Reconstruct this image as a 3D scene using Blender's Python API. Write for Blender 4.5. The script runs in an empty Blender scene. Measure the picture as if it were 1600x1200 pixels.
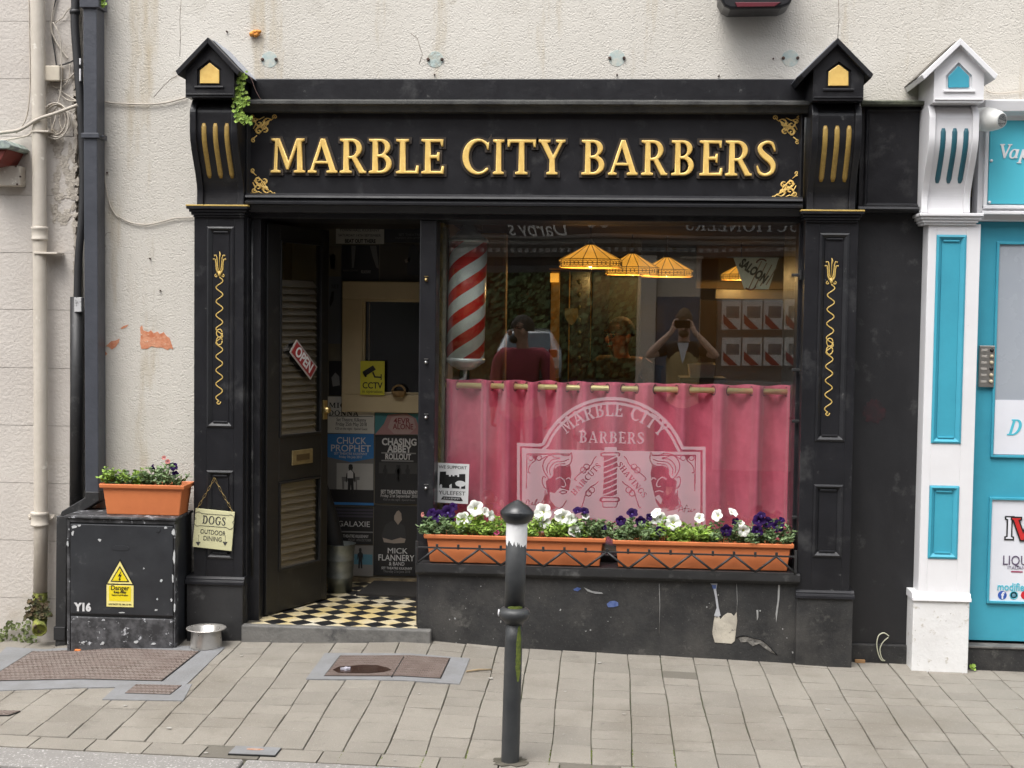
import bpy, bmesh, math, random
import numpy as np
from mathutils import Vector, Matrix
SC = bpy.context.scene
COL = SC.collection
PI = math.pi
rnd = random.Random(7)
# ------------------------------------------------------------------ camera, sky, sun, exposure
CAM = Vector((0, -6.56, 1.62)); YAW, PIT, ROLL, FPX = .0702, .0478, .0133, 2100.0
ROT = Matrix.Rotation(YAW, 3, 'Z') @ Matrix.Rotation(PI/2-PIT, 3, 'X') @ Matrix.Rotation(ROLL, 3, 'Z')
cd = bpy.data.cameras.new('camera'); cam = bpy.data.objects.new('camera', cd); COL.objects.link(cam)
cam.matrix_world = Matrix.Translation(CAM) @ ROT.to_4x4()
cd.sensor_width = 36; cd.lens = 36*FPX/1600; cd.clip_start = .02; cd.clip_end = 500
SC.camera = cam
SUN_EL, SUN_AZ = math.radians(62), math.radians(210)     # azimuth clockwise from +Y
w = bpy.data.worlds.new('World'); SC.world = w; w.use_nodes = True
nt = w.node_tree; nt.nodes.clear()
sky = nt.nodes.new('ShaderNodeTexSky'); sky.sky_type = 'NISHITA'; sky.sun_disc = False
sky.sun_elevation = SUN_EL; sky.sun_rotation = SUN_AZ; sky.dust_density = 4; sky.air_density = 1.2
hs = nt.nodes.new('ShaderNodeHueSaturation'); hs.inputs['Saturation'].default_value = .22
bg = nt.nodes.new('ShaderNodeBackground'); bg.inputs['Strength'].default_value = .15
ou = nt.nodes.new('ShaderNodeOutputWorld')
nt.links.new(sky.outputs[0], hs.inputs['Color']); nt.links.new(hs.outputs[0], bg.inputs[0]); nt.links.new(bg.outputs[0], ou.inputs[0])
sd = bpy.data.lights.new('sun', 'SUN'); sd.energy = .9; sd.angle = math.radians(38); sd.color = (1, .97, .93)
sun = bpy.data.objects.new('sun', sd); COL.objects.link(sun)
sv = Vector((math.sin(SUN_AZ)*math.cos(SUN_EL), math.cos(SUN_AZ)*math.cos(SUN_EL), math.sin(SUN_EL)))
sun.rotation_euler = sv.to_track_quat('Z', 'Y').to_euler()
SC.view_settings.view_transform = 'Standard'; SC.view_settings.look = 'None'
SC.view_settings.exposure = 1.17; SC.view_settings.gamma = 1
SC.cycles.max_bounces = 8; SC.cycles.transparent_max_bounces = 16
SC.cycles.caustics_reflective = False; SC.cycles.caustics_refractive = False
# ------------------------------------------------------------------ measuring: photograph pixel + known plane -> metres
def ray(px, py): return ROT @ Vector(((px-800)/FPX, -(py-600)/FPX, -1))
def P(px, py, Y=0.0):
    d = ray(px, py); t = (Y-CAM.y)/d.y; return CAM + d*t
def Xp(px, py, Y=0): return P(px, py, Y).x
def Zp(px, py, Y=0): return P(px, py, Y).z
def rect(x0, y0, x1, y1, Y):
    a, b, c, d = P(x0, y0, Y), P(x1, y0, Y), P(x0, y1, Y), P(x1, y1, Y)
    return (a.x+c.x)/2, (b.x+d.x)/2, (c.z+d.z)/2, (a.z+b.z)/2      # x0,x1,z0,z1
_gx = [-30, -2.74, -2.3, -1.76, -.89, -.47, .93, 1.19, 1.73, 4, 30]
_gz = [.0, -.035, .015, .034, .062, .036, .0, -.006, -.016, -.05, -.1]
KERB = -1.585
def KB(x): return -1.665-.042*(min(max(x, -6), 6)+2.28)
def gz(x, y):
    z = float(np.interp(x, _gx, _gz)); t = min(max((-.12-y)/1.45, 0), 1)
    return z*(1-t) + (-.03-.012*x*0)*t
def G(px, py):                                # point on the pavement under a pixel
    d = ray(px, py); z = 0
    for _ in range(8):
        t = (z-CAM.z)/d.z; q = CAM + d*t; z = gz(q.x, q.y)
    return q
# ------------------------------------------------------------------ materials
MATS = {}
def lin(c):
    if isinstance(c, str):
        v = [int(c[i:i+2], 16)/255 for i in (0, 2, 4)]
        return tuple(x/12.92 if x <= .04045 else ((x+.055)/1.055)**2.4 for x in v)
    return tuple(c)
def mat(name, col, rough=.6, metal=0, col2=None, vs=6, vmix=.5, bump=0, bs=80, bd=.01, chips=None, spec=.5, emit=None, trans=0, alpha=1, clear=0, streak=0, island=0, coord='Object'):
    """procedural surface. chips: list of (colour, noise scale, threshold, softness)"""
    if name in MATS: return MATS[name]
    m = bpy.data.materials.new(name); m.use_nodes = True; n = m.node_tree.nodes; L = m.node_tree.links
    b = n['Principled BSDF']; c = lin(col); c2 = lin(col2) if col2 else tuple(x*.72 for x in c)
    tc = n.new('ShaderNodeTexCoord'); co = tc.outputs[coord]
    if streak:
        mp = n.new('ShaderNodeMapping'); mp.inputs['Scale'].default_value = (1, 1, 1/streak); L.new(co, mp.inputs[0]); vco = mp.outputs[0]
    else: vco = co
    def noise(s, det=4, r=.6, vec=co):
        x = n.new('ShaderNodeTexNoise'); x.inputs['Scale'].default_value = s; x.inputs['Detail'].default_value = det; x.inputs['Roughness'].default_value = r
        L.new(vec, x.inputs['Vector']); return x.outputs[0]
    def ramp(v, lo, hi, k=1.0):
        x = n.new('ShaderNodeMapRange'); x.inputs[1].default_value = lo; x.inputs[2].default_value = hi; x.inputs[4].default_value = k; L.new(v, x.inputs[0]); return x.outputs[0]
    def mix(f, a, bb):
        x = n.new('ShaderNodeMix'); x.data_type = 'RGBA'
        L.new(f, x.inputs[0]) if not isinstance(f, (int, float)) else setattr(x.inputs[0], 'default_value', f)
        for v, i in ((a, 6), (bb, 7)):
            if isinstance(v, tuple): x.inputs[i].default_value = (*v[:3], 1)
            else: L.new(v, x.inputs[i])
        return x.outputs[2]
    out = mix(ramp(noise(vs, 5, .65, vco), .35, .68, vmix*1.6), c, c2)
    if island:
        g = n.new('ShaderNodeNewGeometry')
        out = mix(ramp(g.outputs['Random Per Island'], 0, 1, 1), out, out)
        h = n.new('ShaderNodeHueSaturation'); L.new(out, h.inputs['Color'])
        L.new(ramp(g.outputs['Random Per Island'], 0, 1, island), (q := n.new('ShaderNodeMath')).inputs[1]); q.operation = 'ADD'; q.inputs[0].default_value = 1-island/2
        L.new(q.outputs[0], h.inputs['Value']); out = h.outputs[0]
    rv = None
    for ch in (chips or []):
        cc, s, th, sf = ch[:4]
        f = ramp(noise(s, 6, .7, vco if len(ch) > 4 else co), th, th+sf)
        out = mix(f, out, lin(cc))
    L.new(out, b.inputs['Base Color'])
    rr = n.new('ShaderNodeMapRange'); rr.inputs[3].default_value = max(rough-.08, .02); rr.inputs[4].default_value = min(rough+.12, 1)
    L.new(noise(vs*3), rr.inputs[0]); L.new(rr.outputs[0], b.inputs['Roughness'])
    b.inputs['Metallic'].default_value = metal
    b.inputs['Specular IOR Level'].default_value = spec
    if clear: b.inputs['Coat Weight'].default_value = clear
    if trans: b.inputs['Transmission Weight'].default_value = trans
    if emit: b.inputs['Emission Color'].default_value = (*lin(emit[0]), 1); b.inputs['Emission Strength'].default_value = emit[1]
    if bump:
        bp = n.new('ShaderNodeBump'); bp.inputs['Strength'].default_value = bump; bp.inputs['Distance'].default_value = bd
        L.new(noise(bs, 5, .6), bp.inputs['Height']); L.new(bp.outputs[0], b.inputs['Normal'])
    MATS[name] = m; return m
def painted(name, col, rough=.5, **k): return mat(name, col, rough, vs=14, vmix=.25, **k)
# ------------------------------------------------------------------ objects
ORG = {}
def tag(o, label=None, cat=None, group=None, kind=None):
    if label: o['label'] = label
    if cat: o['category'] = cat
    if group: o['group'] = group
    if kind: o['kind'] = kind
    return o
def thing(name, base, label, cat, group=None):
    o = bpy.data.objects.new(name, None); o.empty_display_size = .05; COL.objects.link(o); o.location = base
    ORG[o.name] = Vector(base); return tag(o, label, cat, group)
def link(name, me, m, parent=None, org=None):
    o = bpy.data.objects.new(name, me); COL.objects.link(o)
    if m: me.materials.clear(); me.materials.append(m)
    if parent is not None:
        o.parent = parent; ORG[o.name] = ORG[parent.name]
        me.transform(Matrix.Translation(-ORG[o.name]))
    else:
        if org is None:
            bb = [v.co for v in me.vertices]
            org = Vector(((min(v.x for v in bb)+max(v.x for v in bb))/2, (min(v.y for v in bb)+max(v.y for v in bb))/2, min(v.z for v in bb)))
        org = Vector(org); me.transform(Matrix.Translation(-org)); o.location = org; ORG[o.name] = org
    return o
class MB:
    def __init__(s): s.v = []; s.f = []; s.sm = []
    def add(s, vs, fs, smooth=False):
        k = len(s.v); s.v += [tuple(v) for v in vs]; s.f += [tuple(i+k for i in f) for f in fs]; s.sm += [smooth]*len(fs); return s
    def box(s, x0, x1, y0, y1, z0, z1):
        x0, x1 = sorted((x0, x1)); y0, y1 = sorted((y0, y1)); z0, z1 = sorted((z0, z1))
        return s.add([(x0,y0,z0),(x1,y0,z0),(x1,y1,z0),(x0,y1,z0),(x0,y0,z1),(x1,y0,z1),(x1,y1,z1),(x0,y1,z1)],
                     [(0,3,2,1),(4,5,6,7),(0,1,5,4),(1,2,6,5),(2,3,7,6),(3,0,4,7)])
    def prism(s, pts, y0, y1, smooth=False):
        """polygon in XZ, y0 (front) .. y1"""
        a = sum(p[0]*q[1]-q[0]*p[1] for p, q in zip(pts, pts[1:]+pts[:1]))
        if a < 0: pts = pts[::-1]
        n = len(pts); y0, y1 = min(y0, y1), max(y0, y1)
        s.add([(p[0], y0, p[1]) for p in pts]+[(p[0], y1, p[1]) for p in pts], [tuple(range(n)), tuple(range(2*n-1, n-1, -1))])
        k = len(s.v)-2*n
        for i in range(n):
            j = (i+1) % n; s.f.append((k+i, k+n+i, k+n+j, k+j)); s.sm.append(smooth)
        return s
    def extr(s, prof, axis, a, b):
        """closed profile: axis 'X': (y,z) pairs from x=a..b ; axis 'Z': (x,y) pairs from z=a..b"""
        n = len(prof)
        if axis == 'X': A = [(a, p[0], p[1]) for p in prof]; B = [(b, p[0], p[1]) for p in prof]
        else: A = [(p[0], p[1], a) for p in prof]; B = [(p[0], p[1], b) for p in prof]
        return s.add(A+B, [tuple(range(n-1, -1, -1)), tuple(range(n, 2*n))]+[(i, (i+1) % n, n+(i+1) % n, n+i) for i in range(n)])
    def tube(s, pts, r, n=8, caps=True, closed=False, flat=1.0):
        pts = [Vector(p) for p in pts]; m = len(pts); rs = r if isinstance(r, (list, tuple)) else [r]*m
        up = Vector((0, -1, 0.01)); vs = []; prev = None
        for i, p in enumerate(pts):
            if closed: t = pts[(i+1) % m]-pts[i-1]
            else: t = pts[min(i+1, m-1)]-pts[max(i-1, 0)]
            t.normalize()
            a = prev if prev is not None else (up if abs(t.dot(up)) < .95 else Vector((1, 0, 0)))
            a = (a-t*a.dot(t))
            if a.length < 1e-6: a = t.orthogonal()
            a.normalize(); b = t.cross(a); prev = a
            for k in range(n):
                an = 2*PI*k/n; vs.append(p+(a*math.cos(an)*flat+b*math.sin(an))*rs[i])
        fs = []
        for i in range(m if closed else m-1):
            j = (i+1) % m
            for k in range(n): fs.append((i*n+k, i*n+(k+1) % n, j*n+(k+1) % n, j*n+k))
        k0 = len(s.v); s.add(vs, fs, True)
        if caps and not closed:
            s.f.append(tuple(k0+i for i in range(n-1, -1, -1))); s.f.append(tuple(k0+(m-1)*n+i for i in range(n))); s.sm += [False]*2
        return s
    def lathe(s, prof, c, n=32, ax='Z', smooth=True, sx=1, sy=1, ang=2*PI):
        """prof: (r, h)"""
        c = Vector(c); vs = []
        for r, h in prof:
            for k in range(n):
                a = ang*k/n; x, y = r*math.cos(a)*sx, r*math.sin(a)*sy
                vs.append(c+(Vector((x, y, h)) if ax == 'Z' else Vector((x, -h, y)) if ax == 'Y' else Vector((h, x, y))))
        fs = [(i*n+k, i*n+(k+1) % n, (i+1)*n+(k+1) % n, (i+1)*n+k) for i in range(len(prof)-1) for k in range(n)]
        k0 = len(s.v); s.add(vs, fs, smooth)
        if prof[0][0] > 1e-4: s.f.append(tuple(k0+k for k in range(n-1, -1, -1))); s.sm.append(False)
        if prof[-1][0] > 1e-4: s.f.append(tuple(k0+(len(prof)-1)*n+k for k in range(n))); s.sm.append(False)
        return s
    def sphere(s, c, r, n=12, sc=(1, 1, 1)):
        pr = [(max(math.sin(PI*i/n), 1e-5), -math.cos(PI*i/n)) for i in range(n+1)]; c = Vector(c); vs = []
        for q, h in pr:
            for k in range(n): vs.append(c+Vector((q*math.cos(2*PI*k/n)*sc[0], q*math.sin(2*PI*k/n)*sc[1], h*sc[2]))*r)
        return s.add(vs, [(i*n+k, i*n+(k+1) % n, (i+1)*n+(k+1) % n, (i+1)*n+k) for i in range(n) for k in range(n)], True)
    def xf(s, M): s.v = [tuple(M @ Vector(v)) for v in s.v]; return s
    def build(s, name, m, parent=None, bevel=0, org=None, seg=2, fixn=True, **tg):
        me = bpy.data.meshes.new(name); me.from_pydata(s.v, [], s.f); me.validate()
        if len(me.polygons) == len(s.sm): me.polygons.foreach_set('use_smooth', s.sm)
        if fixn:
            bm = bmesh.new(); bm.from_mesh(me); bmesh.ops.recalc_face_normals(bm, faces=bm.faces); bm.to_mesh(me); bm.free()
        o = link(name, me, m, parent, org)
        if bevel:
            b = o.modifiers.new('bevel', 'BEVEL'); b.width = bevel; b.segments = seg; b.limit_method = 'ANGLE'; b.angle_limit = math.radians(40)
        if tg: tag(o, **tg)
        return o
def box(name, m, parent, x0, x1, y0, y1, z0, z1, bevel=.003, **k): return MB().box(x0, x1, y0, y1, z0, z1).build(name, m, parent, bevel, **k)
def frame_ring(mb, x0, x1, z0, z1, w, y0, y1):
    """mitred rectangular moulding with sloped face: outer edge at y0, inner at y1"""
    o = [(x0, z0), (x1, z0), (x1, z1), (x0, z1)]; i_ = [(x0+w, z0+w), (x1-w, z0+w), (x1-w, z1-w), (x0+w, z1-w)]
    h = w*.35; mdl = [(x0+h, z0+h), (x1-h, z0+h), (x1-h, z1-h), (x0+h, z1-h)]
    yb = max(y0, y1)+.012
    vs = [(a, yb, b) for a, b in o]+[(a, y0, b) for a, b in o]+[(a, y0-.004, b) for a, b in mdl]+[(a, y1, b) for a, b in i_]+[(a, yb, b) for a, b in i_]
    fs = []
    for r in range(4):
        for k in range(4): fs.append((r*4+k, r*4+(k+1) % 4, (r+1)*4+(k+1) % 4, (r+1)*4+k))
    return mb.add(vs, fs)
def jag(cx, cz, rx, rz, n=22, j=.3, seed=0):
    r = random.Random(seed); k = [1+r.uniform(-j, j) for _ in range(n)]
    return [(cx+rx*k[i]*math.cos(2*PI*i/n), cz+rz*k[i]*math.sin(2*PI*i/n)) for i in range(n)]
def crom(pts, k=6, closed=False):
    pts = [Vector(p) for p in pts]; n = len(pts); out = []
    for i in range(n if closed else n-1):
        if closed: a, b, c, d = pts[i-1], pts[i], pts[(i+1) % n], pts[(i+2) % n]
        else: a, b, c, d = pts[max(i-1, 0)], pts[i], pts[i+1], pts[min(i+2, n-1)]
        for j in range(k):
            t = j/k; out.append(.5*((2*b)+(c-a)*t+(2*a-5*b+4*c-d)*t*t+(3*b-a-3*c+d)*t**3))
    if not closed: out.append(pts[-1])
    return out
# ------------------------------------------------------------------ lettering
def arc(cx, cy, rx, ry, a0, a1, n=12): return [(cx+rx*math.cos(math.radians(a0+(a1-a0)*i/n)), cy+ry*math.sin(math.radians(a0+(a1-a0)*i/n))) for i in range(n+1)]
def stroke(pts, k=5):
    """variable-width stroke: (x, y, w) control points -> outline"""
    c = crom([(p[0], p[1], p[2]) for p in pts], k); Lf = []; Rt = []
    for i, p in enumerate(c):
        t = (c[min(i+1, len(c)-1)]-c[max(i-1, 0)]).xy.normalized(); nrm = Vector((-t.y, t.x))*p.z/2
        Lf.append((p.x+nrm.x, p.y+nrm.y)); Rt.append((p.x-nrm.x, p.y-nrm.y))
    return Lf+Rt[::-1]
def bowl(cx, cy, rx, ry, a0, a1, n=14): return arc(cx, cy, rx, ry, a0, a1, n)
SER = {
 'I': (.38, [[(0,0),(.38,0),(.38,.07),(.285,.1),(.285,.9),(.38,.93),(.38,1),(0,1),(0,.93),(.1,.9),(.1,.1),(0,.07)]]),
 'T': (.86, [[(.24,0),(.62,0),(.62,.07),(.52,.1),(.52,.905),(.75,.905),(.785,.78),(.86,.78),(.86,1),(0,1),(0,.78),(.075,.78),(.11,.905),(.34,.905),(.34,.1),(.24,.07)]]),
 'L': (.68, [[(0,0),(.68,0),(.68,.24),(.61,.24),(.575,.09),(.29,.09),(.29,.9),(.39,.93),(.39,1),(0,1),(0,.93),(.11,.9),(.11,.1),(0,.07)]]),
 'E': (.69, [[(0,0),(.69,0),(.69,.23),(.62,.23),(.585,.09),(.29,.09),(.29,.45),(.46,.45),(.485,.37),(.55,.37),(.55,.63),(.485,.63),(.46,.545),(.29,.545),(.29,.91),(.56,.91),(.595,.79),(.66,.79),(.66,1),(0,1),(0,.93),(.11,.9),(.11,.1),(0,.07)]]),
 'F': (.66, [[(0,0),(.39,0),(.39,.07),(.29,.1),(.29,.45),(.46,.45),(.485,.37),(.55,.37),(.55,.63),(.485,.63),(.46,.545),(.29,.545),(.29,.91),(.56,.91),(.595,.79),(.66,.79),(.66,1),(0,1),(0,.93),(.11,.9),(.11,.1),(0,.07)]]),
 'H': (.9, [[(0,0),(.38,0),(.38,.07),(.28,.1),(.28,.46),(.62,.46),(.62,.1),(.52,.07),(.52,0),(.9,0),(.9,.07),(.8,.1),(.8,.9),(.9,.93),(.9,1),(.52,1),(.52,.93),(.62,.9),(.62,.55),(.28,.55),(.28,.9),(.38,.93),(.38,1),(0,1),(0,.93),(.1,.9),(.1,.1),(0,.07)]]),
 'M': (1.03, [[(0,0),(.3,0),(.3,.07),(.195,.1),(.225,.76),(.465,.09),(.545,.09),(.785,.76),(.79,.1),(.69,.07),(.69,0),(1.03,0),(1.03,.07),(.955,.1),(.93,.9),(1.01,.93),(1.01,1),(.765,1),(.535,.34),(.27,1),(.02,1),(.02,.93),(.125,.9),(.095,.1),(0,.07)]]),
 'N': (.92, [[(0,0),(.3,0),(.3,.07),(.19,.1),(.19,.74),(.7,0),(.82,0),(.82,.9),(.92,.93),(.92,1),(.62,1),(.62,.93),(.73,.9),(.73,.3),(.27,1),(0,1),(0,.93),(.1,.88),(.1,.1),(0,.07)]]),
 'A': (.89, [[(0,0),(.27,0),(.27,.07),(.175,.1),(.235,.27),(.595,.27),(.655,.1),(.56,.07),(.56,0),(.89,0),(.89,.07),(.83,.1),(.515,1),(.385,1),(.08,.1),(0,.07)], [(.267,.355),(.41,.77),(.562,.355)]]),
 'V': (.89, [[(0,1),(.36,1),(.36,.93),(.26,.9),(.47,.3),(.68,.9),(.58,.93),(.58,1),(.89,1),(.89,.93),(.8,.9),(.5,0),(.38,0),(.07,.9),(0,.93)]]),
 'Y': (.83, [[(.25,0),(.6,0),(.6,.07),(.515,.1),(.515,.45),(.75,.9),(.83,.93),(.83,1),(.53,1),(.53,.93),(.63,.9),(.45,.55),(.28,.9),(.37,.93),(.37,1),(0,1),(0,.93),(.07,.9),(.335,.43),(.335,.1),(.25,.07)]]),
 'R': (.82, [[(0,0),(.38,0),(.38,.07),(.29,.1),(.29,.42),(.37,.42),(.6,0),(.82,0),(.82,.07),(.75,.09),(.53,.465)]+arc(.38,.72,.31,.28,-50,90,12)+[(0,1),(0,.93),(.11,.9),(.11,.1),(0,.07)], [(.29,.505)]+arc(.35,.707,.165,.203,-90,90,12)+[(.29,.91)]]),
 'B': (.73, [[(0,0)]+arc(.38,.285,.34,.285,-90,62,12)+arc(.37,.765,.3,.235,-58,90,12)+[(0,1),(0,.93),(.11,.9),(.11,.1),(0,.07)], [(.29,.085)]+arc(.35,.277,.19,.192,-90,90,10)+[(.29,.469)], [(.29,.55)]+arc(.34,.735,.155,.18,-90,90,10)+[(.29,.915)]]),
 'P': (.7, [[(0,0),(.38,0),(.38,.07),(.29,.1),(.29,.42)]+arc(.38,.71,.32,.29,-90,90,12)+[(0,1),(0,.93),(.11,.9),(.11,.1),(0,.07)], [(.29,.505)]+arc(.35,.707,.175,.203,-90,90,12)+[(.29,.91)]]),
 'D': (.82, [[(0,0)]+arc(.36,.5,.46,.5,-90,90,18)+[(0,1),(0,.93),(.11,.9),(.11,.1),(0,.07)], [(.29,.09)]+arc(.34,.5,.28,.41,-90,90,16)+[(.29,.91)]]),
 'C': (.79, [arc(.46,.5,.46,.52,50,315,26)+[(.76,.2)]+arc(.5,.5,.3,.43,-48,-305,22)+[(.71,.80),(.725,.70),(.79,.70),(.79,.95)]]),
 'O': (.92, [arc(.46,.5,.46,.52,0,360,30)[:-1], arc(.46,.5,.27,.43,0,360,26)[:-1]]),
 'U': (.88, [[(0,1),(.36,1),(.36,.93),(.27,.9),(.27,.33)]+arc(.47,.32,.2,.24,180,350,10)+[(.68,.9),(.58,.93),(.58,1),(.88,1),(.88,.93),(.78,.9),(.78,.3)]+arc(.44,.3,.34,.32,0,-180,14)+[(.09,.9),(0,.93)]]),
 'G': (.88, [arc(.46,.5,.46,.52,50,300,24)+[(.8,.1),(.8,.36),(.88,.39),(.88,.46),(.5,.46),(.5,.39),(.62,.36),(.62,.1)]+arc(.5,.5,.3,.43,-75,-305,20)+[(.71,.80),(.725,.70),(.79,.70),(.79,.95)]]),
 'S': (.62, [stroke([(.565,.70,.045),(.55,.76,.07),(.47,.92,.1),(.3,.955,.09),(.135,.86,.13),(.115,.73,.16),(.24,.585,.185),(.42,.45,.19),(.515,.3,.17),(.48,.13,.13),(.3,.04,.09),(.12,.09,.1),(.045,.24,.065),(.035,.30,.045)],5)]),
}
def poly_curve(polys, extrude, bevel=0, offset=0, res=2):
    cu = bpy.data.curves.new('tmp', 'CURVE'); cu.dimensions = '2D'; cu.fill_mode = 'BOTH'; cu.extrude = extrude; cu.bevel_depth = bevel; cu.offset = offset; cu.bevel_resolution = res
    for p in polys:
        s = cu.splines.new('POLY'); s.points.add(len(p)-1); s.use_cyclic_u = True
        for i, q in enumerate(p): s.points[i].co = (q[0], q[1], 0, 1)
    o = bpy.data.objects.new('tmp', cu); me = bpy.data.meshes.new_from_object(o)
    bpy.data.objects.remove(o); bpy.data.curves.remove(cu)
    return me
def wall_xf(x, y, z, ang=0, sx=1, sz=1):     # local XY drawing -> facing the street
    return Matrix.Translation((x, y, z)) @ Matrix.Rotation(ang, 4, 'Y') @ Matrix.Rotation(PI/2, 4, 'X') @ Matrix.Diagonal((sx, sz, 1, 1))
def ser_polys(ch, h, w=None, x=0, z=0):
    ww, ps = SER[ch]; k = (w/ww) if w else h
    return [[(x+p[0]*k, z+p[1]*h) for p in q] for q in ps]
def ser_text(txt, h, gap=.14, sp=.4, squeeze=1.0, width=None):
    x = 0; out = []
    for ch in txt:
        if ch == ' ': x += sp*h*squeeze; continue
        out += ser_polys(ch, h, SER[ch][0]*h*squeeze, x); x += (SER[ch][0]+gap)*h*squeeze
    x -= gap*h*squeeze
    if width: out = [[(p[0]*width/x, p[1]) for p in q] for q in out]; x = width
    return out, x
def poly_obj(name, polys, m, parent, x, y, z, ext=.0008, ang=0, bevel=0, offset=0, M=None, **k):
    me = poly_curve(polys, ext, bevel, offset); me.transform(M if M is not None else wall_xf(x, y, z, ang)); return link(name, me, m, parent, **k)
def text_mesh(txt, size, width=None, ext=.0006, align='CENTER', shear=0, bold=0, spacing=1, line=1):
    cu = bpy.data.curves.new('tmp', 'FONT'); cu.body = txt; cu.size = size; cu.extrude = ext; cu.align_x = align; cu.align_y = 'CENTER'
    cu.shear = shear; cu.offset = bold; cu.space_character = spacing; cu.space_line = line; cu.resolution_u = 3
    o = bpy.data.objects.new('tmp', cu); me = bpy.data.meshes.new_from_object(o); bpy.data.objects.remove(o); bpy.data.curves.remove(cu)
    if width and len(me.vertices):
        xs = [v.co.x for v in me.vertices]; w_ = max(xs)-min(xs); k = width/max(w_, 1e-6); me.transform(Matrix.Diagonal((k, 1, 1, 1)))
    return me
def text(txt, m, parent, x, y, z, size, width=None, ang=0, name='lettering', M=None, **k):
    me = text_mesh(txt, size, width, **k)
    me.transform(M if M is not None else wall_xf(x, y, z, ang)); return link(name, me, m, parent)
# ------------------------------------------------------------------ shared materials
BLACK = mat('black_paint', (.0085, .0085, .0105), .36, col2=(.016, .016, .019), vs=5, bump=.35, bs=25, bd=.003, chips=[((.045, .045, .046), 6, .56, .16), ((.09, .09, .088), 15, .66, .06), ((.32, .32, .31), 42, .725, .02)], spec=.45)
BLACKW = mat('worn_black_paint', (.014, .014, .015), .5, col2=(.03, .03, .031), vs=4, bump=.35, bs=40, bd=.004, chips=[((.10, .10, .098), 7, .56, .14), ((.38, .38, .36), 46, .71, .02)])
BLACKR = mat('sooty_plinth_paint', (.012, .012, .0125), .62, col2=(.032, .032, .032), vs=5, bump=.6, bs=70, bd=.004, chips=[((.055, .052, .048), 3.5, .46, .26), ((.14, .13, .12), 130, .63, .06), ((.11, .105, .095), 8, .61, .14), ((.4, .39, .36), 60, .755, .02)])
GOLD = mat('gold_leaf', (.92, .64, .20), .38, metal=.15, col2=(.80, .50, .13), vs=30, bump=.1, bs=90, bd=.002, spec=.6)
GOLDP = mat('gold_paint', (.60, .42, .12), .4, col2=(.42, .28, .07), vs=40, bump=.1, bs=90, bd=.001)
GOLDD = mat('dulled_gold_paint', (.44, .29, .075), .45, metal=.1, col2=(.30, .19, .05), vs=60, bump=.2, bs=150, bd=.001)
RENDERW = mat('cream_render', (.62, .59, .535), .92, col2=(.56, .53, .475), vs=1.6, vmix=.7, bump=.42, bs=170, bd=.008,
              chips=[((.47, .44, .385), 2.3, .56, .2), ((.34, .29, .22), 5.5, .64, .16), ((.44, .37, .26), 3.2, .56, .14, 1), ((.33, .29, .22), 7, .64, .1, 1)], streak=8)
_n = RENDERW.node_tree.nodes; _L = RENDERW.node_tree.links; _bp = [x for x in _n if x.type == 'BUMP'][0]; _tc = [x for x in _n if x.type == 'TEX_COORD'][0]
_a = _n.new('ShaderNodeTexNoise'); _a.inputs['Scale'].default_value = 34; _a.inputs['Detail'].default_value = 3; _L.new(_tc.outputs['Object'], _a.inputs['Vector'])
_r = _n.new('ShaderNodeMapRange'); _r.inputs[1].default_value = .38; _r.inputs[2].default_value = .62; _r.inputs[3].default_value = .15; _L.new(_a.outputs[0], _r.inputs[0])
_v = _n.new('ShaderNodeTexVoronoi'); _v.inputs['Scale'].default_value = 120; _L.new(_tc.outputs['Object'], _v.inputs['Vector'])
_s = _n.new('ShaderNodeMath'); _s.operation = 'SUBTRACT'; _L.new(_bp.inputs['Height'].links[0].from_socket, _s.inputs[0]); _L.new(_v.outputs['Distance'], _s.inputs[1])
_m = _n.new('ShaderNodeMath'); _m.operation = 'MULTIPLY'; _L.new(_s.outputs[0], _m.inputs[0]); _L.new(_r.outputs[0], _m.inputs[1]); _L.new(_m.outputs[0], _bp.inputs['Height'])
BLOCKW = mat('painted_block_render', (.57, .53, .485), .9, col2=(.51, .47, .43), vs=2, vmix=.7, bump=.6, bs=60, bd=.008, chips=[((.46, .41, .35), 3, .58, .18), ((.26, .23, .20), 14, .70, .05)])
WHITE = mat('white_gloss_paint', (.76, .755, .77), .4, col2=(.68, .67, .68), vs=4, vmix=.4, bump=.15, bs=30, bd=.003, chips=[((.45, .44, .43), 13, .69, .05)])
WHITEB = mat('scuffed_white_paint', (.78, .78, .775), .55, col2=(.66, .65, .64), vs=4, vmix=.5, bump=.5, bs=40, bd=.004, chips=[((.42, .38, .31), 20, .58, .1), ((.2, .17, .13), 50, .66, .05)])
TEAL = mat('turquoise_paint', (.055, .36, .48), .4, col2=(.045, .30, .41), vs=4, vmix=.5, bump=.2, bs=30, bd=.003, chips=[((.035, .2, .27), 18, .70, .05)])
TEALS = mat('turquoise_sign', (.09, .50, .62), .3, col2=(.08, .46, .58), vs=3, vmix=.4)
STEEL = mat('steel', (.55, .55, .54), .3, metal=1, col2=(.45, .45, .44), vs=14)
CHROME = mat('chrome', (.75, .75, .76), .16, metal=1, vs=9)
LEAD = mat('lead_sheet', (.40, .42, .47), .5, metal=.1, col2=(.28, .30, .34), vs=8, vmix=.8, bump=.3, bs=30, bd=.004)
BRASS = mat('brass', (.60, .45, .20), .3, metal=.9, col2=(.40, .28, .10), vs=20)
CABLE = mat('painted_cable', (.52, .47, .40), .7, vs=20)
CABLED = mat('dark_cable', (.03, .03, .032), .5, vs=20)
LEAF = mat('leaf', (.13, .24, .045), .55, col2=(.055, .12, .02), vs=30, vmix=.7, island=.8)
LEAFY = mat('bright_leaf', (.30, .44, .07), .55, col2=(.17, .29, .04), vs=30, vmix=.6, island=.7)
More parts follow.
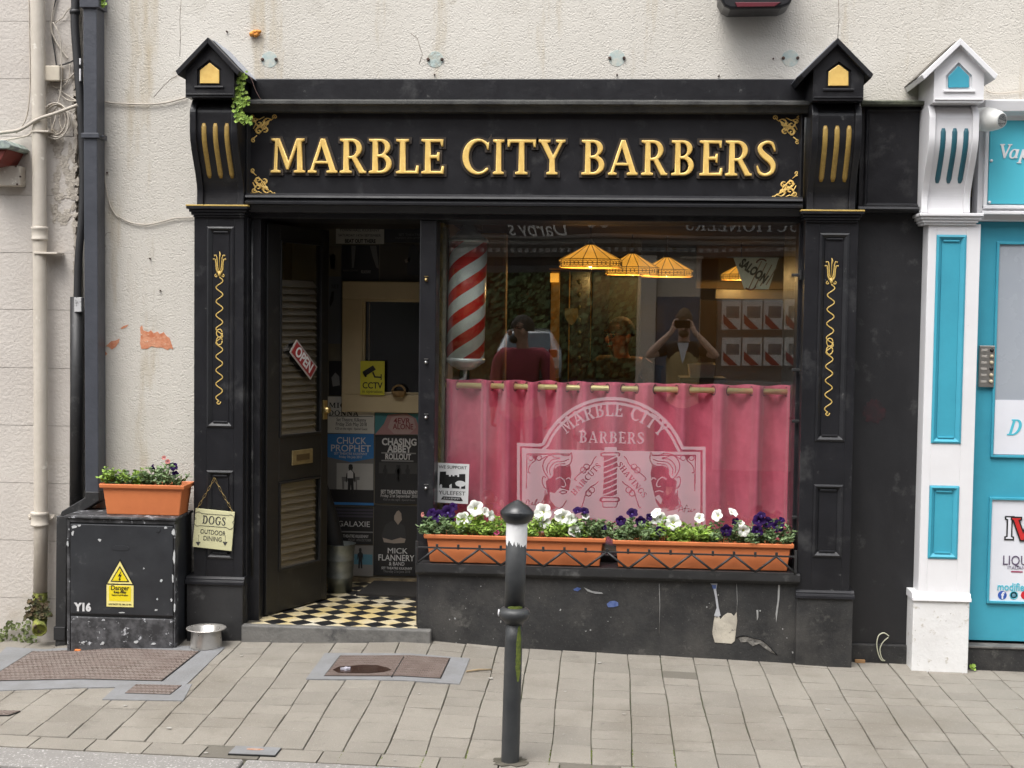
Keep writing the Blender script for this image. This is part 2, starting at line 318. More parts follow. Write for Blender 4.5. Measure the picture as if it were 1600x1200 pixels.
LEAFG = mat('grey_green_leaf', (.20, .28, .13), .6, col2=(.10, .17, .06), vs=30, vmix=.6, island=.8)
SOIL = mat('potting_soil', (.03, .02, .013), .95, bump=.8, bs=80, bd=.01)
# ------------------------------------------------------------------ pavement: setts as real stones over a bed
def ground_sheet(name, x0, x1, y0, y1, nx, ny, dz, m, zf=gz):
    mb = MB(); vs = []
    for j in range(ny+1):
        for i in range(nx+1):
            x = x0+(x1-x0)*i/nx; y = y0+(y1-y0)*j/ny; vs.append((x, y, zf(x, y)+dz))
    mb.add(vs, [(j*(nx+1)+i, j*(nx+1)+i+1, (j+1)*(nx+1)+i+1, (j+1)*(nx+1)+i) for j in range(ny) for i in range(nx)])
    return mb.build(name, m, kind='structure')
JOINT = mat('joint_sand', (.10, .09, .07), .95, col2=(.05, .07, .02), vs=7, vmix=.8, bump=.5, bs=90)
mb = MB(); vs = []
for j in range(19):
    for i in range(91): x = -6+i*12/90; y = KB(x)-.02+(.32-KB(x))*j/18; vs.append((x, y, gz(x, y)-.010))
mb.add(vs, [(j*91+i, j*91+i+1, (j+1)*91+i+1, (j+1)*91+i) for j in range(18) for i in range(90)]).build('pavement_bed', JOINT, kind='structure')
SETT = mat('concrete_sett', (.245, .224, .19), .85, col2=(.205, .187, .158), vs=3, vmix=.6, bump=.8, bs=150, bd=.003, island=.18,
           chips=[((.17, .155, .13), 4.5, .58, .16), ((.185, .165, .135), 1.3, .50, .16), ((.40, .38, .35), 230, .60, .06), ((.12, .11, .10), 190, .60, .07), ((.17, .155, .13), 26, .62, .10), ((.55, .53, .50), 30, .775, .012)])
mb = MB(); r = random.Random(3); x = -6.0; ci = 0
while x < 6:
    wv = lambda t, c=ci: .0035*math.sin(t*3.1+c*1.7)+.002*math.sin(t*9+c*2.9); wv2 = lambda t, c=ci+1: .0035*math.sin(t*3.1+c*1.7)+.002*math.sin(t*9+c*2.9); ci += 1
    wd = .157; y = KB(x)+.14; off = r.uniform(0, .1)
    y -= off*0
    first = True
    while y < .3:
        ln = r.choice([.105, .105, .105, .157, .157, .21]) if not first else r.uniform(.1, .22); first = False
        y2 = min(y+ln, .34); g = .0026; gx = .0020+r.uniform(0, .0012)
        a, b = x+gx, x+wd-gx*.4; c, d = y+g, y2-g*.5
        dz = r.uniform(-.0015, .0015); tl = r.uniform(-.0012, .0012); wob = [wv(y)+r.uniform(-.0008, .0008), wv2(y)+r.uniform(-.0008, .0008), wv2(y2)+r.uniform(-.0008, .0008), wv(y2)+r.uniform(-.0008, .0008)]
        q = [(a+wob[0], c), (b+wob[1], c), (b+wob[2], d), (a+wob[3], d)]
        top = [(px_+(.002 if k in (0, 3) else -.002), py_+(.0015 if k < 2 else -.0015), gz(px_, py_)+dz+(tl if k in (0, 3) else -tl)) for k, (px_, py_) in enumerate(q)]
        mid = [(px_, py_, gz(px_, py_)+dz-.0025) for px_, py_ in q]
        bot = [(px_, py_, gz(px_, py_)-.014) for px_, py_ in q]
        vs = top+mid+bot
        mb.add(vs, [(0, 1, 2, 3)]+[(4+k, 4+(k+1) % 4, (k+1) % 4, k) for k in range(4)]+[(8+k, 8+(k+1) % 4, 4+(k+1) % 4, 4+k) for k in range(4)])
        y = y2
    x += wd
x = -6
while x < 6:                                   # border course beside the kerb
    ln = .225; ka, kb_ = KB(x), KB(x+ln); g = .003
    q = [(x+g, ka+.010), (x+ln-g, kb_+.010), (x+ln-g, kb_+.136), (x+g, ka+.136)]
    mb.add([(a, b, gz(a, b)+r.uniform(-.001, .001)) for a, b in q]+[(a, b, gz(a, b)-.014) for a, b in q], [(0, 1, 2, 3)]+[(4+k, 4+(k+1) % 4, (k+1) % 4, k) for k in range(4)])
    x += ln
mb.build('pavement', SETT, kind='structure')
_n = SETT.node_tree.nodes; _L = SETT.node_tree.links; _b = _n['Principled BSDF']; _src = _b.inputs['Base Color'].links[0].from_socket
_g = _n.new('ShaderNodeNewGeometry'); _c = _n.new('ShaderNodeMath'); _c.operation = 'LESS_THAN'; _c.inputs[1].default_value = .03; _L.new(_g.outputs['Random Per Island'], _c.inputs[0])
_k = _n.new('ShaderNodeMath'); _k.operation = 'MULTIPLY'; _k.inputs[1].default_value = .75; _L.new(_c.outputs[0], _k.inputs[0])
_x = _n.new('ShaderNodeMix'); _x.data_type = 'RGBA'; _x.inputs[7].default_value = (.11, .10, .08, 1); _L.new(_k.outputs[0], _x.inputs[0]); _L.new(_src, _x.inputs[6]); _L.new(_x.outputs[2], _b.inputs['Base Color'])
GRAN = mat('granite_kerb', (.235, .225, .21), .8, col2=(.20, .19, .18), vs=6, bump=.4, bs=120, bd=.003, chips=[((.50, .48, .46), 95, .57, .06), ((.07, .065, .06), 120, .60, .05)])
mb = MB(); x = -6.0
while x < 6:
    ln = 1.17
    ka, kb_ = KB(x), KB(x+ln); z_ = gz(x, ka)+.001; q = [(x+.004, ka-.19), (x+ln-.004, kb_-.19), (x+ln-.004, kb_+.006), (x+.004, ka+.006)]; mb.add([(a, b, z_-.25) for a, b in q]+[(a, b, z_) for a, b in q], [(0, 3, 2, 1), (4, 5, 6, 7), (0, 1, 5, 4), (1, 2, 6, 5), (2, 3, 7, 6), (3, 0, 4, 7)]); x += ln
mb.build('kerb', GRAN, bevel=.012, seg=3, kind='structure')
ROADM = mat('asphalt', (.055, .055, .056), .9, col2=(.04, .04, .04), vs=3, bump=.8, bs=140, bd=.006, chips=[((.12, .12, .115), 120, .6, .05)])
ground_sheet('road', -60, 60, -60, -1.60, 60, 40, 0, ROADM, zf=lambda x, y: -.14)
# ------------------------------------------------------------------ main rendered wall with an opening for the shopfront
xL, xR = Xp(298, 500), Xp(1440, 500); xN = Xp(129, 500)
zT = Zp(800, 123, 0)
xsL, xsR = xL+.03, Xp(1590, 500)+.9
wb = thing('rendered_building_wall', (0, 0, 0), 'cream roughcast rendered wall above and left of the black barber shopfront', 'wall')
mb = MB(); zb = -.1
zo = zT-.10                                           # the opening top lies behind the fascia
mb.box(xN-.02, xsL, 0, .35, zb, 6.5); mb.box(xsL, xR+1.6, 0, .35, zo, 6.5)
mb.box(xR+1.45, 6, 0, .35, zb, zo)
mb.build('wall', RENDERW, wb)
BRICKX = mat('exposed_brick', (.52, .17, .08), .9, col2=(.62, .30, .18), vs=22, vmix=.8, bump=.6, bs=60, bd=.006, chips=[((.62, .55, .45), 60, .6, .06)])
def patch(px_pts, m, parent, Y=0, name='plaster_patch', t=.002):
    MB().prism([(P(a, b, Y).x, P(a, b, Y).z) for a, b in px_pts], Y-t, Y+.002).build(name, m, parent)
patch([(219,512),(222,508),(224,516),(232,519),(236,516),(240,521),(246,518),(250,522),(256,519),(260,525),(265,528),(268,537),(271,546),(266,544),(262,547),(254,543),(245,543),(237,541),(230,545),(221,545),(219,536),(220,524)], BRICKX, wb, name='exposed_brick')
patch([(165,541),(170,537),(174,533),(181,532),(187,529),(186,535),(181,542),(175,546),(170,542)], BRICKX, wb, name='exposed_brick')
patch([(158,549),(163,547),(168,553),(163,557),(158,554)], BRICKX, wb, name='exposed_brick')
patch([(188,513),(194,509),(201,507),(198,511),(191,514)], BRICKX, wb, name='exposed_brick')
patch([(279,772),(284,770),(287,776),(286,790),(281,788)], BRICKX, wb, name='exposed_brick')
CRACK = mat('crack', (.16, .13, .10), .9)
for pts in ([(160,365),(163,370),(167,364),(173,363)], [(163,370),(162,378),(165,386)], [(1310,0),(1311,30),(1308,70)], [(281,88),(282,60),(281,30),(283,0)], [(240,152),(252,138),(266,124),(277,118)], [(642,52),(652,60),(660,85),(655,100)]):
    MB().tube([P(a, b, 0) for a, b in pts], .0012, 5).build('crack', CRACK, wb)
PLATE = mat('verdigris_plate_paint', (.34, .45, .45), .7, col2=(.52, .52, .46), vs=22, vmix=.8, bump=.5, bs=70, bd=.003, chips=[((.25, .17, .11), 30, .64, .06)])
RUST = mat('rusty_bolt', (.10, .06, .045), .8, col2=(.05, .035, .03), vs=40, bump=.5, bs=90)
pl = ['leftmost of the four pale blue round tie plates, above the left end of the sign', 'flaking grey tie plate above the word marble, mostly bare of blue paint', 'pale blue round tie plate on the render above the word barbers', 'rightmost of the four pale blue round tie plates, beside the right gable cap']
for i, (a, b) in enumerate([(421, 93), (680, 93), (964, 91), (1235, 91)]):
    c = P(a, b); t = thing('wall_tie_plate', (c.x, 0, c.z), pl[i], 'tie plate', 'round tie plates on the wall above the fascia')
    MB().lathe([(.040, 0), (.039, .0015), (.0001, .002)], (c.x, 0, c.z), 28, 'Y', smooth=False).build('disc', PLATE if i != 1 else mat('bare_plate', (.40, .37, .30), .85, col2=(.42, .50, .48), vs=26, vmix=.9, bump=.6, bs=60), t)
    for s in (-1, 1): MB().lathe([(.008, 0), (.008, .008), (.005, .011)], (c.x+s*.034, -.001, c.z), 8, 'Y').build('bolt', RUST, t)
for a, b in [(679, 117), (964, 117), (1123, 119), (235, 404), (251, 454), (1208, 92), (355, 50), (168, 270)]:
    c = P(a, b); MB().lathe([(.004, 0), (.004, .012), (.001, .014)], (c.x, 0, c.z), 7, 'Y').build('nail', RUST, wb)
c = P(400, 53); mb = MB()
for i in range(14): mb.sphere((c.x+rnd.uniform(-.022, .022), -.008+rnd.uniform(-.01, .006), c.z+rnd.uniform(-.010, .010)), rnd.uniform(.009, .016), 8, (1, 1, .8))
tag(mb.build('foam_blob', mat('expanding_foam', (.72, .30, .06), .8, col2=(.5, .2, .03), vs=30, bump=.6, bs=60)), 'small orange lump of expanding foam stuck to the cream wall', 'foam lump')
# ------------------------------------------------------------------ neighbouring wall on the left
nb = thing('neighbouring_building_wall', (-3.5, -.03, 0), 'pinkish cream painted wall with shallow block joints at the far left', 'wall')
zs = [Zp(60, y, -.03) for y in (1040, 935, 845, 755, 665, 575, 484, 395, 305, 213, 123, 33, -57, -147, -240, -330, -420, -520, -640, -800)]
mb = MB(); r = random.Random(5); xe = Xp(117, 500, -.03)
ragx = lambda: xe+r.uniform(-.008, .006)
for a, b in zip(zs[:-1], zs[1:]):
    n = 9; pts = [(-8, a+.0012), (-8, b-.0012)]+[(ragx(), b-.0012-(b-a-.0024)*k/n) for k in range(n+1)]
    mb.prism(pts, -.03, .3)
mb.build('wall', BLOCKW, nb)
mb = MB().box(-8, xe-.02, -.0245, .25, -.1, 6.5); mb.build('joint_mortar', mat('joint_mortar', (.36, .32, .27), .9, bump=.5), nb)
mb = MB().box(xe-.05, xN, -.006, .3, -.1, 6.5); mb.build('rough_edge', mat('broken_plaster', (.50, .46, .40), .95, col2=(.30, .27, .23), vs=14, vmix=.9, bump=1, bs=35, bd=.02, chips=[((.10, .09, .08), 22, .62, .05)]), nb)
mb = MB()
for i in range(60):
    z = 2.95-i*.040; mb.prism(jag(xe+r.uniform(-.006, .010), z, r.uniform(.006, .014), r.uniform(.012, .03), 11, .45, i), -.034+r.uniform(0, .004), -.01)
for i in range(22):
    q = P(r.uniform(84, 114), r.uniform(205, 345), -.03); mb.prism(jag(q.x, q.z, r.uniform(.012, .03), r.uniform(.02, .05), 15, .4, i+99), -.0315-r.uniform(0, .0015), -.02)
mb.build('crumbling_plaster', mat('crumbled_plaster', (.56, .51, .44), .95, col2=(.38, .34, .29), vs=30, vmix=.8, bump=1, bs=70, bd=.01), nb)
# ------------------------------------------------------------------ shopfront
zG = {}
sf = thing('barber_shopfront', (0, -.1, 0), 'black painted barber shopfront with gold lettering, pilasters and a large display window', 'shopfront')
YF, YP = -.10, -.14
fx0, fx1, fz0, fz1 = rect(385, 165, 1256, 325, YF)
# top board, lead-dusted ledge, panel, mouldings
a = rect(392, 123, 1264, 156, -.06); TOPZ = a[3]
box('top_board', BLACK, sf, a[0], a[1], -.062, .01, a[2]-.02, a[3], .004)
LEDGE = mat('dusty_ledge', (.025, .025, .025), .7, col2=(.065, .065, .06), vs=9, vmix=.9, bump=.4, bs=50, chips=[((.42, .42, .40), 26, .70, .03)])
zl0, zl1 = Zp(800, 163, -.19), Zp(800, 152, -.13)
MB().extr([(0, zl0-.03), (-.15, zl0-.03), (-.165, zl0-.004), (-.19, zl0), (-.19, zl0+.016), (-.062, zl1), (0, zl1)], 'X', fx0-.01, fx1+.01).build('ledge', LEDGE, sf, .002)
box('fascia_panel', BLACK, sf, fx0, fx1, YF, 0, fz0-.02, zl0-.015, 0)
ix0, ix1, iz0, iz1 = rect(392, 175, 1246, 308, YF)
mb = MB(); frame_ring(mb, ix0-.022, ix1+.022, iz0-.01, iz1+.012, .022, YF-.018, YF+.001); mb.build('panel_moulding', BLACK, sf, .0015)
zc = [Zp(800, y, YF) for y in (309, 314, 319, 324, 331)]
prof = [(0, zc[4]-.012), (-.11, zc[4]-.012), (-.118, zc[4]), (-.132, zc[3]), (-.148, zc[3]+.003), (-.15, zc[2]+.002), (-.135, zc[2]+.003), (-.13, zc[1]), (-.148, zc[1]+.004), (-.142, zc[0]), (-.12, zc[0]+.012), (0, zc[0]+.02)]
BLACKG = mat('glossy_black_paint', (.012, .012, .015), .5, col2=(.02, .02, .022), vs=6, bump=.2, bs=30, bd=.002, chips=[((.2, .2, .2), 36, .73, .03)], spec=.35)
MB().extr(prof, 'X', fx0+.005, fx1-.005).build('lower_cornice', BLACKG, sf, .002)
# letters
LPX = [('M',422,476.3),('A',480,527),('R',530,572),('B',575.5,612.7),('L',618,654.2),('E',657.5,694),('C',721.7,764),('I',769.5,788),('T',792,837.5),('Y',840.7,883.7),
       ('B',908,945.7),('A',949.5,997.5),('R',1001.7,1044),('B',1048.7,1085.8),('E',1092.5,1130),('R',1133,1176.3),('S',1181.5,1214.6)]
YL = YF-.030
BACKL = mat('letter_backing', (.050, .038, .028), .5, vs=20)
for ch, a, b in LPX:
    t = (a-422)/(1215-422); yt, ybt = 215.8+3.8*t, 269.8+5.6*t
    p0, p1 = P(a, ybt, YL), P(b, yt, YL); h = p1.z-p0.z; W = p1.x-p0.x
    polys = ser_polys(ch, h, W)
    e = .0055
    o = poly_obj('letter', polys, GOLD, sf, p0.x, YL+.013, p0.z, ext=.005, bevel=.0050, offset=-.0056)
    c0 = P(a, ybt, YF-.006)
    me = poly_curve(polys, .005, 0, .0105); me.transform(wall_xf(p0.x, YF-.005, p0.z)); k = link('letter_backing', me, BACKL, o)
# corner scroll ornaments
def spiral(cx, cz, r0, turns, a0, d=1, n=26): return [(cx+r0*(1-.75*i/n)*math.cos(a0+d*turns*2*PI*i/n), cz+r0*(1-.75*i/n)*math.sin(a0+d*turns*2*PI*i/n)) for i in range(n+1)]
def ornament(px, py, sx, sz):
    c = P(px, py, YF-.002); mb = MB(); u = .0105
    def tb(pts, r=.0017): mb.tube([(c.x+sx*(a*1.5+.004), YF-.0025-.0003*rnd.random(), c.z+sz*b*1.5) for a, b in pts], r*1.7, 6)
    # knot body: two lobed coils joined by diagonal bands, with small curls at the tips
    for q in ((-.012, -.012), (.014, .016)):
        for k in range(3): tb(spiral(q[0], q[1], .015-.004*k, .97, .6+k, 1), .0016)
    for k in range(5): tb([(-.026+.009*k, .002+.004*k-.012), (-.012+.008*k, .012+.003*k-.006), (.002+.006*k, .004+.006*k)], .0017)
    for k in range(4): tb([(-.012+.006*k, -.022+.006*k), (.0+.004*k, -.008+.004*k), (-.008+.004*k, .012+.004*k)], .0015)
    tb(spiral(.040, .034, .008, 1.2, 3.6, -1), .0015); tb([(.026, .022), (.034, .028), (.043, .040)], .0015)
    tb(spiral(-.030, -.042, .008, 1.2, 1, 1), .0015); tb([(-.018, -.026), (-.028, -.034), (-.036, -.046)], .0015)
    for k in range(2): tb(spiral(-.012, .013, .013-.005*k, .95, 2+k, 1), .0016); tb(spiral(.010, -.006, .010-.004*k, .95, 4+k, 1), .0016)
    tb([(-.03, .03), (-.022, .012), (-.03, -.004)], .0016); tb([(-.03, .03), (-.010, .026), (.006, .034)], .0016)
    tb(spiral(-.026, .022, .009, 1.1, 0, 1), .0018); tb(spiral(-.034, .034, .006, 1.1, 0, 1), .0015)
    mb.build('scroll_ornament', GOLD, sf)
ornament(409, 199, 1, 1); ornament(408, 287, 1, -1); ornament(1232, 201, -1, 1); ornament(1230, 292, -1, -1)

def pilaster(parent, sh, cap, base, up, low, m, mbase, mpanel, gold, YP, fill_right=None):
    """sh=(x0,y0,x1,y1) px shaft; cap, base the same; up/low panels"""
    x0, x1, z0, z1 = rect(*sh, YP)
    box('pilaster_shaft', m, parent, x0, x1, YP+.012, .05, z0, z1, .003)
    pr = [rect(*q, YP) for q in (up, low)]
    # face board with two real recesses
    mb = MB(); xa, xb = (pr[0][0]+pr[1][0])/2, (pr[0][1]+pr[1][1])/2
    mb.box(x0, xa, YP, YP+.0122, z0, z1); mb.box(xb, x1, YP, YP+.0122, z0, z1)
    for a_, b_ in ((pr[0][3], z1), (pr[1][3], pr[0][2]), (z0, pr[1][2])): mb.box(xa, xb, YP, YP+.0122, a_, b_)
    mb.build('face_board', m, parent, .0015)
    for q in pr:
        mb = MB(); frame_ring(mb, xa, xb, q[2], q[3], (xb-xa)*.2, YP-.004, YP+.009)
        mb.build('panel_moulding', mpanel, parent, .001)
        w_ = (xb-xa)*.2
        mb = MB(); mb.box(xa+w_, xb-w_, YP+.006, YP+.0118, q[2]+w_, q[3]-w_); mb.build('panel', mpanel, parent)
        for zz in (q[2]+w_, q[3]-w_): MB().box(xa+w_*1.15, xb-w_*1.15, YP-.001, YP+.008, zz-.004, zz+.004).build('panel_bead', mpanel, parent, .0015)
    # capital
    cx0, cx1, cz0, cz1 = rect(*cap, YP-.03)
    H = cz1-cz0
    mb = MB()
    for k, (o, a_, b_) in enumerate(((0, .72, 1.0), (.010, .45, .72), (.018, .2, .45), (.026, 0, .2))):
        mb.box(cx0+o, cx1-o, YP-.045+o*1.2, .04, cz0+H*a_, cz0+H*b_)
    mb.build('capital', m, parent, .003)
    if gold: box('capital_gilding', GOLDP, parent, cx0-.001, cx1+.001, YP-.047, YP-.01, cz1-.001, cz1+.006, .001)
    bx0, bx1, bz0, bz1 = rect(*base, YP-.02); bz0 = min(gz(bx0, YP), gz(bx1, YP))-.03
    box('pilaster_base', mbase, parent, bx0, bx1, YP-.018, .06, bz0, bz1, .004)
    mb = MB().extr([(0, bz1+.032), (YP-.002, bz1+.032), (YP-.012, bz1+.024), (YP-.014, bz1+.014), (YP-.026, bz1+.010), (YP-.028, bz1-.004), (0, bz1-.004)], 'X', bx0-.006, bx1+.006)
    mb.build('base_moulding', m, parent, .0015)
    return x0, x1, z0, z1
def console(parent, cx0, cx1, zbot, ztop, m, groove_m, ytop, ybot, flute_px):
    """S-profile bracket with side cheeks, plus three flutes lying on its curve"""
    H = ztop-zbot
    def yy(t, inset=0):     # t 0 bottom .. 1 top
        u_ = min(max((t-.12)/.58, 0), 1); s_ = u_*u_*(3-2*u_); top_ = max(0, (t-.86)/.14)
        return ybot+(ytop-ybot)*s_-.012*math.sin(PI*min(1, t/.25))*(-1)*.4+.045*top_*top_+inset
    N = 40
    def prof(inset): return [(0.02, zbot)]+[(yy(i/N, inset), zbot+H*i/N) for i in range(N+1)]+[(0.02, ztop)]
    W = cx1-cx0; ch = W*.13
    mb = MB().extr(prof(.016), 'X', cx0+ch, cx1-ch); mb.build('console', m, parent, .001)
    for a_, b_ in ((cx0, cx0+ch), (cx1-ch, cx1)): MB().extr(prof(0), 'X', a_, b_).build('console_cheek', m, parent, .003)
    for f, (z0_, z1_) in flute_px:
        pts = []
        for i in range(15):
            z = z0_+(z1_-z0_)*i/14; t = (z-zbot)/H; pts.append((cx0+W*f, yy(t, .0165), z))
        rr = [.0125*min(1, .6+.4*min(i, 14-i)) for i in range(15)]
        MB().tube(pts, rr, 8, flat=.45).build('flute', groove_m, parent)
def gable(parent, apex, eL, eR, box_px, win, m, mwin, YB, lead=None):
    """little pitched roof over the console, back to the wall"""
    ap = P(*apex, YB-.03); l = P(*eL, YB-.03); r_ = P(*eR, YB-.03)
    bx0, bx1, bz0, _ = rect(*box_px, YB)
    cx = ap.x; ez = (l.z+r_.z)/2; hw = (r_.x-l.x)/2
    th = .022
    slope = (ap.z-ez)/hw; zi = lambda x, z: z
    top = ap.z-th*1.4
    body = [(bx0, bz0), (bx1, bz0), (bx1, top-(bx1-cx)*slope+0.002), (cx, top+.002), (bx0, top-(cx-bx0)*slope+.002)]
    MB().prism(body, YB+.012, .02).build('gable_box', m, parent, .002)
    # front face with window recess cut: five pieces round a pentagon
    wp = [P(a, b, YB) for a, b in win]; wp = [(q.x, q.z) for q in wp]     # bl, br, tr, apex, tl
    face = [body[0], body[1], body[2], body[3], body[4]]
    mb = MB()
    for i in range(5):
        j = (i+1) % 5
        mb.prism([face[i], face[j], wp[j], wp[i]], YB, YB+.0124)
    mb.build('gable_face', m, parent, 0)
    c = (sum(p[0] for p in wp)/5, sum(p[1] for p in wp)/5)
    inn = [(c[0]+(p[0]-c[0])*.80, c[1]+(p[1]-c[1])*.80) for p in wp]
    MB().prism(inn, YB+.003, YB+.0118).build('gable_window', mwin, parent, .003)
    box('gable_sill', m, parent, wp[0][0]-.012, wp[1][0]+.012, YB-.008, YB+.004, wp[0][1]-.012, wp[0][1]-.002, .002)
    box('gable_ledge', m, parent, bx0+.004, bx1-.004, YB-.006, YB+.003, bz0+.010, bz0+.016, .001)
    for s_ in (-1, 1):
        p1 = (cx, ap.z); p2 = (cx+s_*hw, ez); q1 = (cx, ap.z-th*1.35); q2 = (cx+s_*(hw-.012), ez-th)
        MB().prism([p1, p2, q2, q1], YB-.035, .015).build('roof_slope', m if not lead else m, parent, .003)
        if lead: MB().prism([(cx+s_*.004, ap.z+.004), (cx+s_*(hw+.004), ez+.004), (cx+s_*(hw+.002), ez+.001), (cx+s_*.002, ap.z+.001)], YB+.045, .012).build('lead_cover', lead, parent, .001)
    return bx0, bx1, bz0
YB = -.31
# left pier
LPi = pilaster(sf, (303, 338, 380, 905), (292, 322, 388, 339), (291, 912, 379, 1003), (325, 354, 367, 668), (321, 735, 363, 873), BLACK, BLACKW, BLACK, True, YP)
RPi = pilaster(sf, (1252, 346, 1334, 925), (1251, 330, 1350, 347), (1244, 934, 1332, 1040), (1277, 364, 1325, 690), (1270, 757, 1315, 871), BLACK, BLACKR, BLACK, True, YP)
def flz(px, y0, y1, Y): return (Zp(px, y1, Y), Zp(px, y0, Y))
for (bpx, apex, eL, eR, win, fl) in (((290, 70, 366, 152), (325, 58), (272, 109), (373, 113), [(308, 134), (346, 134), (346, 108), (327, 93), (308, 108)], (194, 276)),
                                     ((1271, 70, 1350, 157), (1309, 59), (1255, 112), (1369, 120), [(1290, 138), (1330, 138), (1330, 110), (1311, 96), (1291, 110)], (198, 282))):
    gx = gable(sf, apex, eL, eR, bpx, win, BLACK, GOLD, YB, LEAD)
    capz = rect(292, 322, 388, 339, YP-.03)[3] if bpx[0] < 600 else rect(1251, 330, 1350, 347, YP-.03)[3]
    x0, x1 = gx[0]+.002, gx[1]-.002
    z_ = flz((bpx[0]+bpx[2])/2, fl[0], fl[1], -.22)
    console(sf, x0+.004, x1+.006, capz+.006, gx[2], BLACK, GOLDD, -.268, -.155, [(f, z_) for f in (.28, .52, .76)])
# painted gold vine ornaments on the two upper pilaster panels
def vine(cxt, cxb, yt, yb_):
    Yv = YP+.0045; mb = MB()
    top, bot = P(cxt, yt, Yv), P(cxb, yb_, Yv); H = top.z-bot.z
    cx = (top.x+bot.x)/2; zt = top.z
    def T(pts, r=.0030): mb.tube([(cx+a, Yv+.0006-.0004*(i % 2), zt+b) for i, (a, b) in enumerate(pts)], r, 6, flat=.5)
    # crown flower
    T([(0, 0), (.003, -.014), (0, -.03), (0, -.085)], [.0012, .0045, .0025, .0022])
    for s_ in (-1, 1):
        T([(s_*.024, -.024), (s_*.026, -.019), (s_*.018, -.017), (s_*.013, -.03), (s_*.011, -.06), (s_*.008, -.085), (0, -.098)], [.003, .0038, .003, .003, .003, .0035, .004])
        T([(s_*.030, -.042), (s_*.030, -.036), (s_*.022, -.037), (s_*.018, -.055), (s_*.016, -.085), (s_*.010, -.10), (0, -.105)], [.003, .0036, .0028, .003, .0036, .005, .005])
        T(spiral(s_*.016, -.118, .0085, .9, 1.6 if s_ > 0 else 1.54, -s_, 12), .0028)
    T([(0, -.096), (0, -.112), (0, -.122)], [.010, .008, .004])
    # serpentine with a figure of eight midway
    L = H-.125; n = 200; pts = []
    cyc = 8.5
    for i in range(n+1):
        t = i/n; pts.append((.0165*math.sin(t*9*2*PI), -.125-L*t*.955))
    for sgn in (1,): T([(sgn*a, b) for a, b in pts], .0031)
    mid = -.125-L*.46
    for k in (-1, 1):
        T([(.0145*math.cos(2*PI*i/16), mid+k*.019+.019*math.sin(2*PI*i/16)) for i in range(17)], .003)
    T(spiral(-.004, -.125-L*.965, .011, .9, .4, -1, 12), .0033)
    mb.build('vine_ornament', GOLDP, sf)
vine(344.5, 341, 393, 636); vine(1299.5, 1294, 403, 654)
# board beyond the right pier: upper panel, ledge and flat boarding
ex0, ex1, ez0, ez1 = rect(1350, 166, 1449, 331, -.07)
box('end_panel', BLACK, sf, ex0-.02, ex1, -.07, .02, ez0+.01, ez1, 0)
mb = MB(); frame_ring(mb, ex0+.002, ex1-.005, ez0+.022, ez1-.012, .02, -.084, -.069); mb.build('panel_moulding', BLACK, sf, .0015)
MOSSL = mat('mossy_ledge', (.06, .065, .05), .85, col2=(.12, .13, .09), vs=12, vmix=.9, bump=.6, bs=50, chips=[((.4, .4, .36), 30, .70, .03)])
MB().extr([(.02, ez1-.002), (-.13, ez1-.002), (-.135, ez1+.014), (-.02, ez1+.036), (.02, ez1+.036)], 'X', ex0-.03, ex1+.004).build('ledge', MOSSL, sf, .003)
MB().extr([(.02, ez0-.006), (-.10, ez0-.006), (-.125, ez0+.008), (-.12, ez0+.02), (-.09, ez0+.024), (.02, ez0+.024)], 'X', ex0-.03, ex1).build('lower_cornice', BLACKG, sf, .002)
bxx = rect(1333, 336, 1447, 1040, -.03)
SIDEB = mat('black_boarding', (.012, .012, .0135), .42, col2=(.02, .02, .022), vs=5, bump=.35, bs=22, bd=.003, chips=[((.05, .05, .05), 9, .60, .12), ((.32, .32, .3), 50, .735, .015)], streak=3)
x_l, x_r = RPi[1]-.03, Xp(1447, 350, -.03)
box('side_boarding', SIDEB, sf, x_l, x_r, -.03, .06, -.06, ez0, 0)
a = rect(1335, 1007, 1424, 1045, -.045); box('skirting', BLACKR, sf, x_l, a[1], -.048, .0, -.08, a[3], .006)
q = P(1366, 643, -.031); SM = mat('red_scuff', (.032, .009, .012), .5, col2=(.014, .009, .011), vs=30, vmix=1)
MB().prism(jag(q.x, q.z, .05, .055, 40, .22, 6), -.0315, -.029).build('red_scuff', SM, sf)
CAB2 = mat('white_flex', (.55, .55, .42), .5)
MB().tube(crom([P(a, b, -.058) for a, b in ((1389, 994), (1381, 989), (1373, 993), (1370, 1005), (1372, 1020), (1377, 1031), (1383, 1032))]), .0028, 6).build('loose_wire', CAB2, sf)
MB().tube(crom([P(a, b, -.062) for a, b in ((1388, 996), (1380, 1003), (1375, 1014), (1377, 1026), (1381, 1032))]), .0024, 6).build('loose_wire', CAB2, sf)
box('mud_filler', mat('broken_filler', (.35, .2, .09), .9), sf, Xp(1336, 1030, -.06), Xp(1352, 1030, -.06), -.062, -.04, Zp(1340, 1036, -.06), Zp(1340, 1031, -.06), .002)
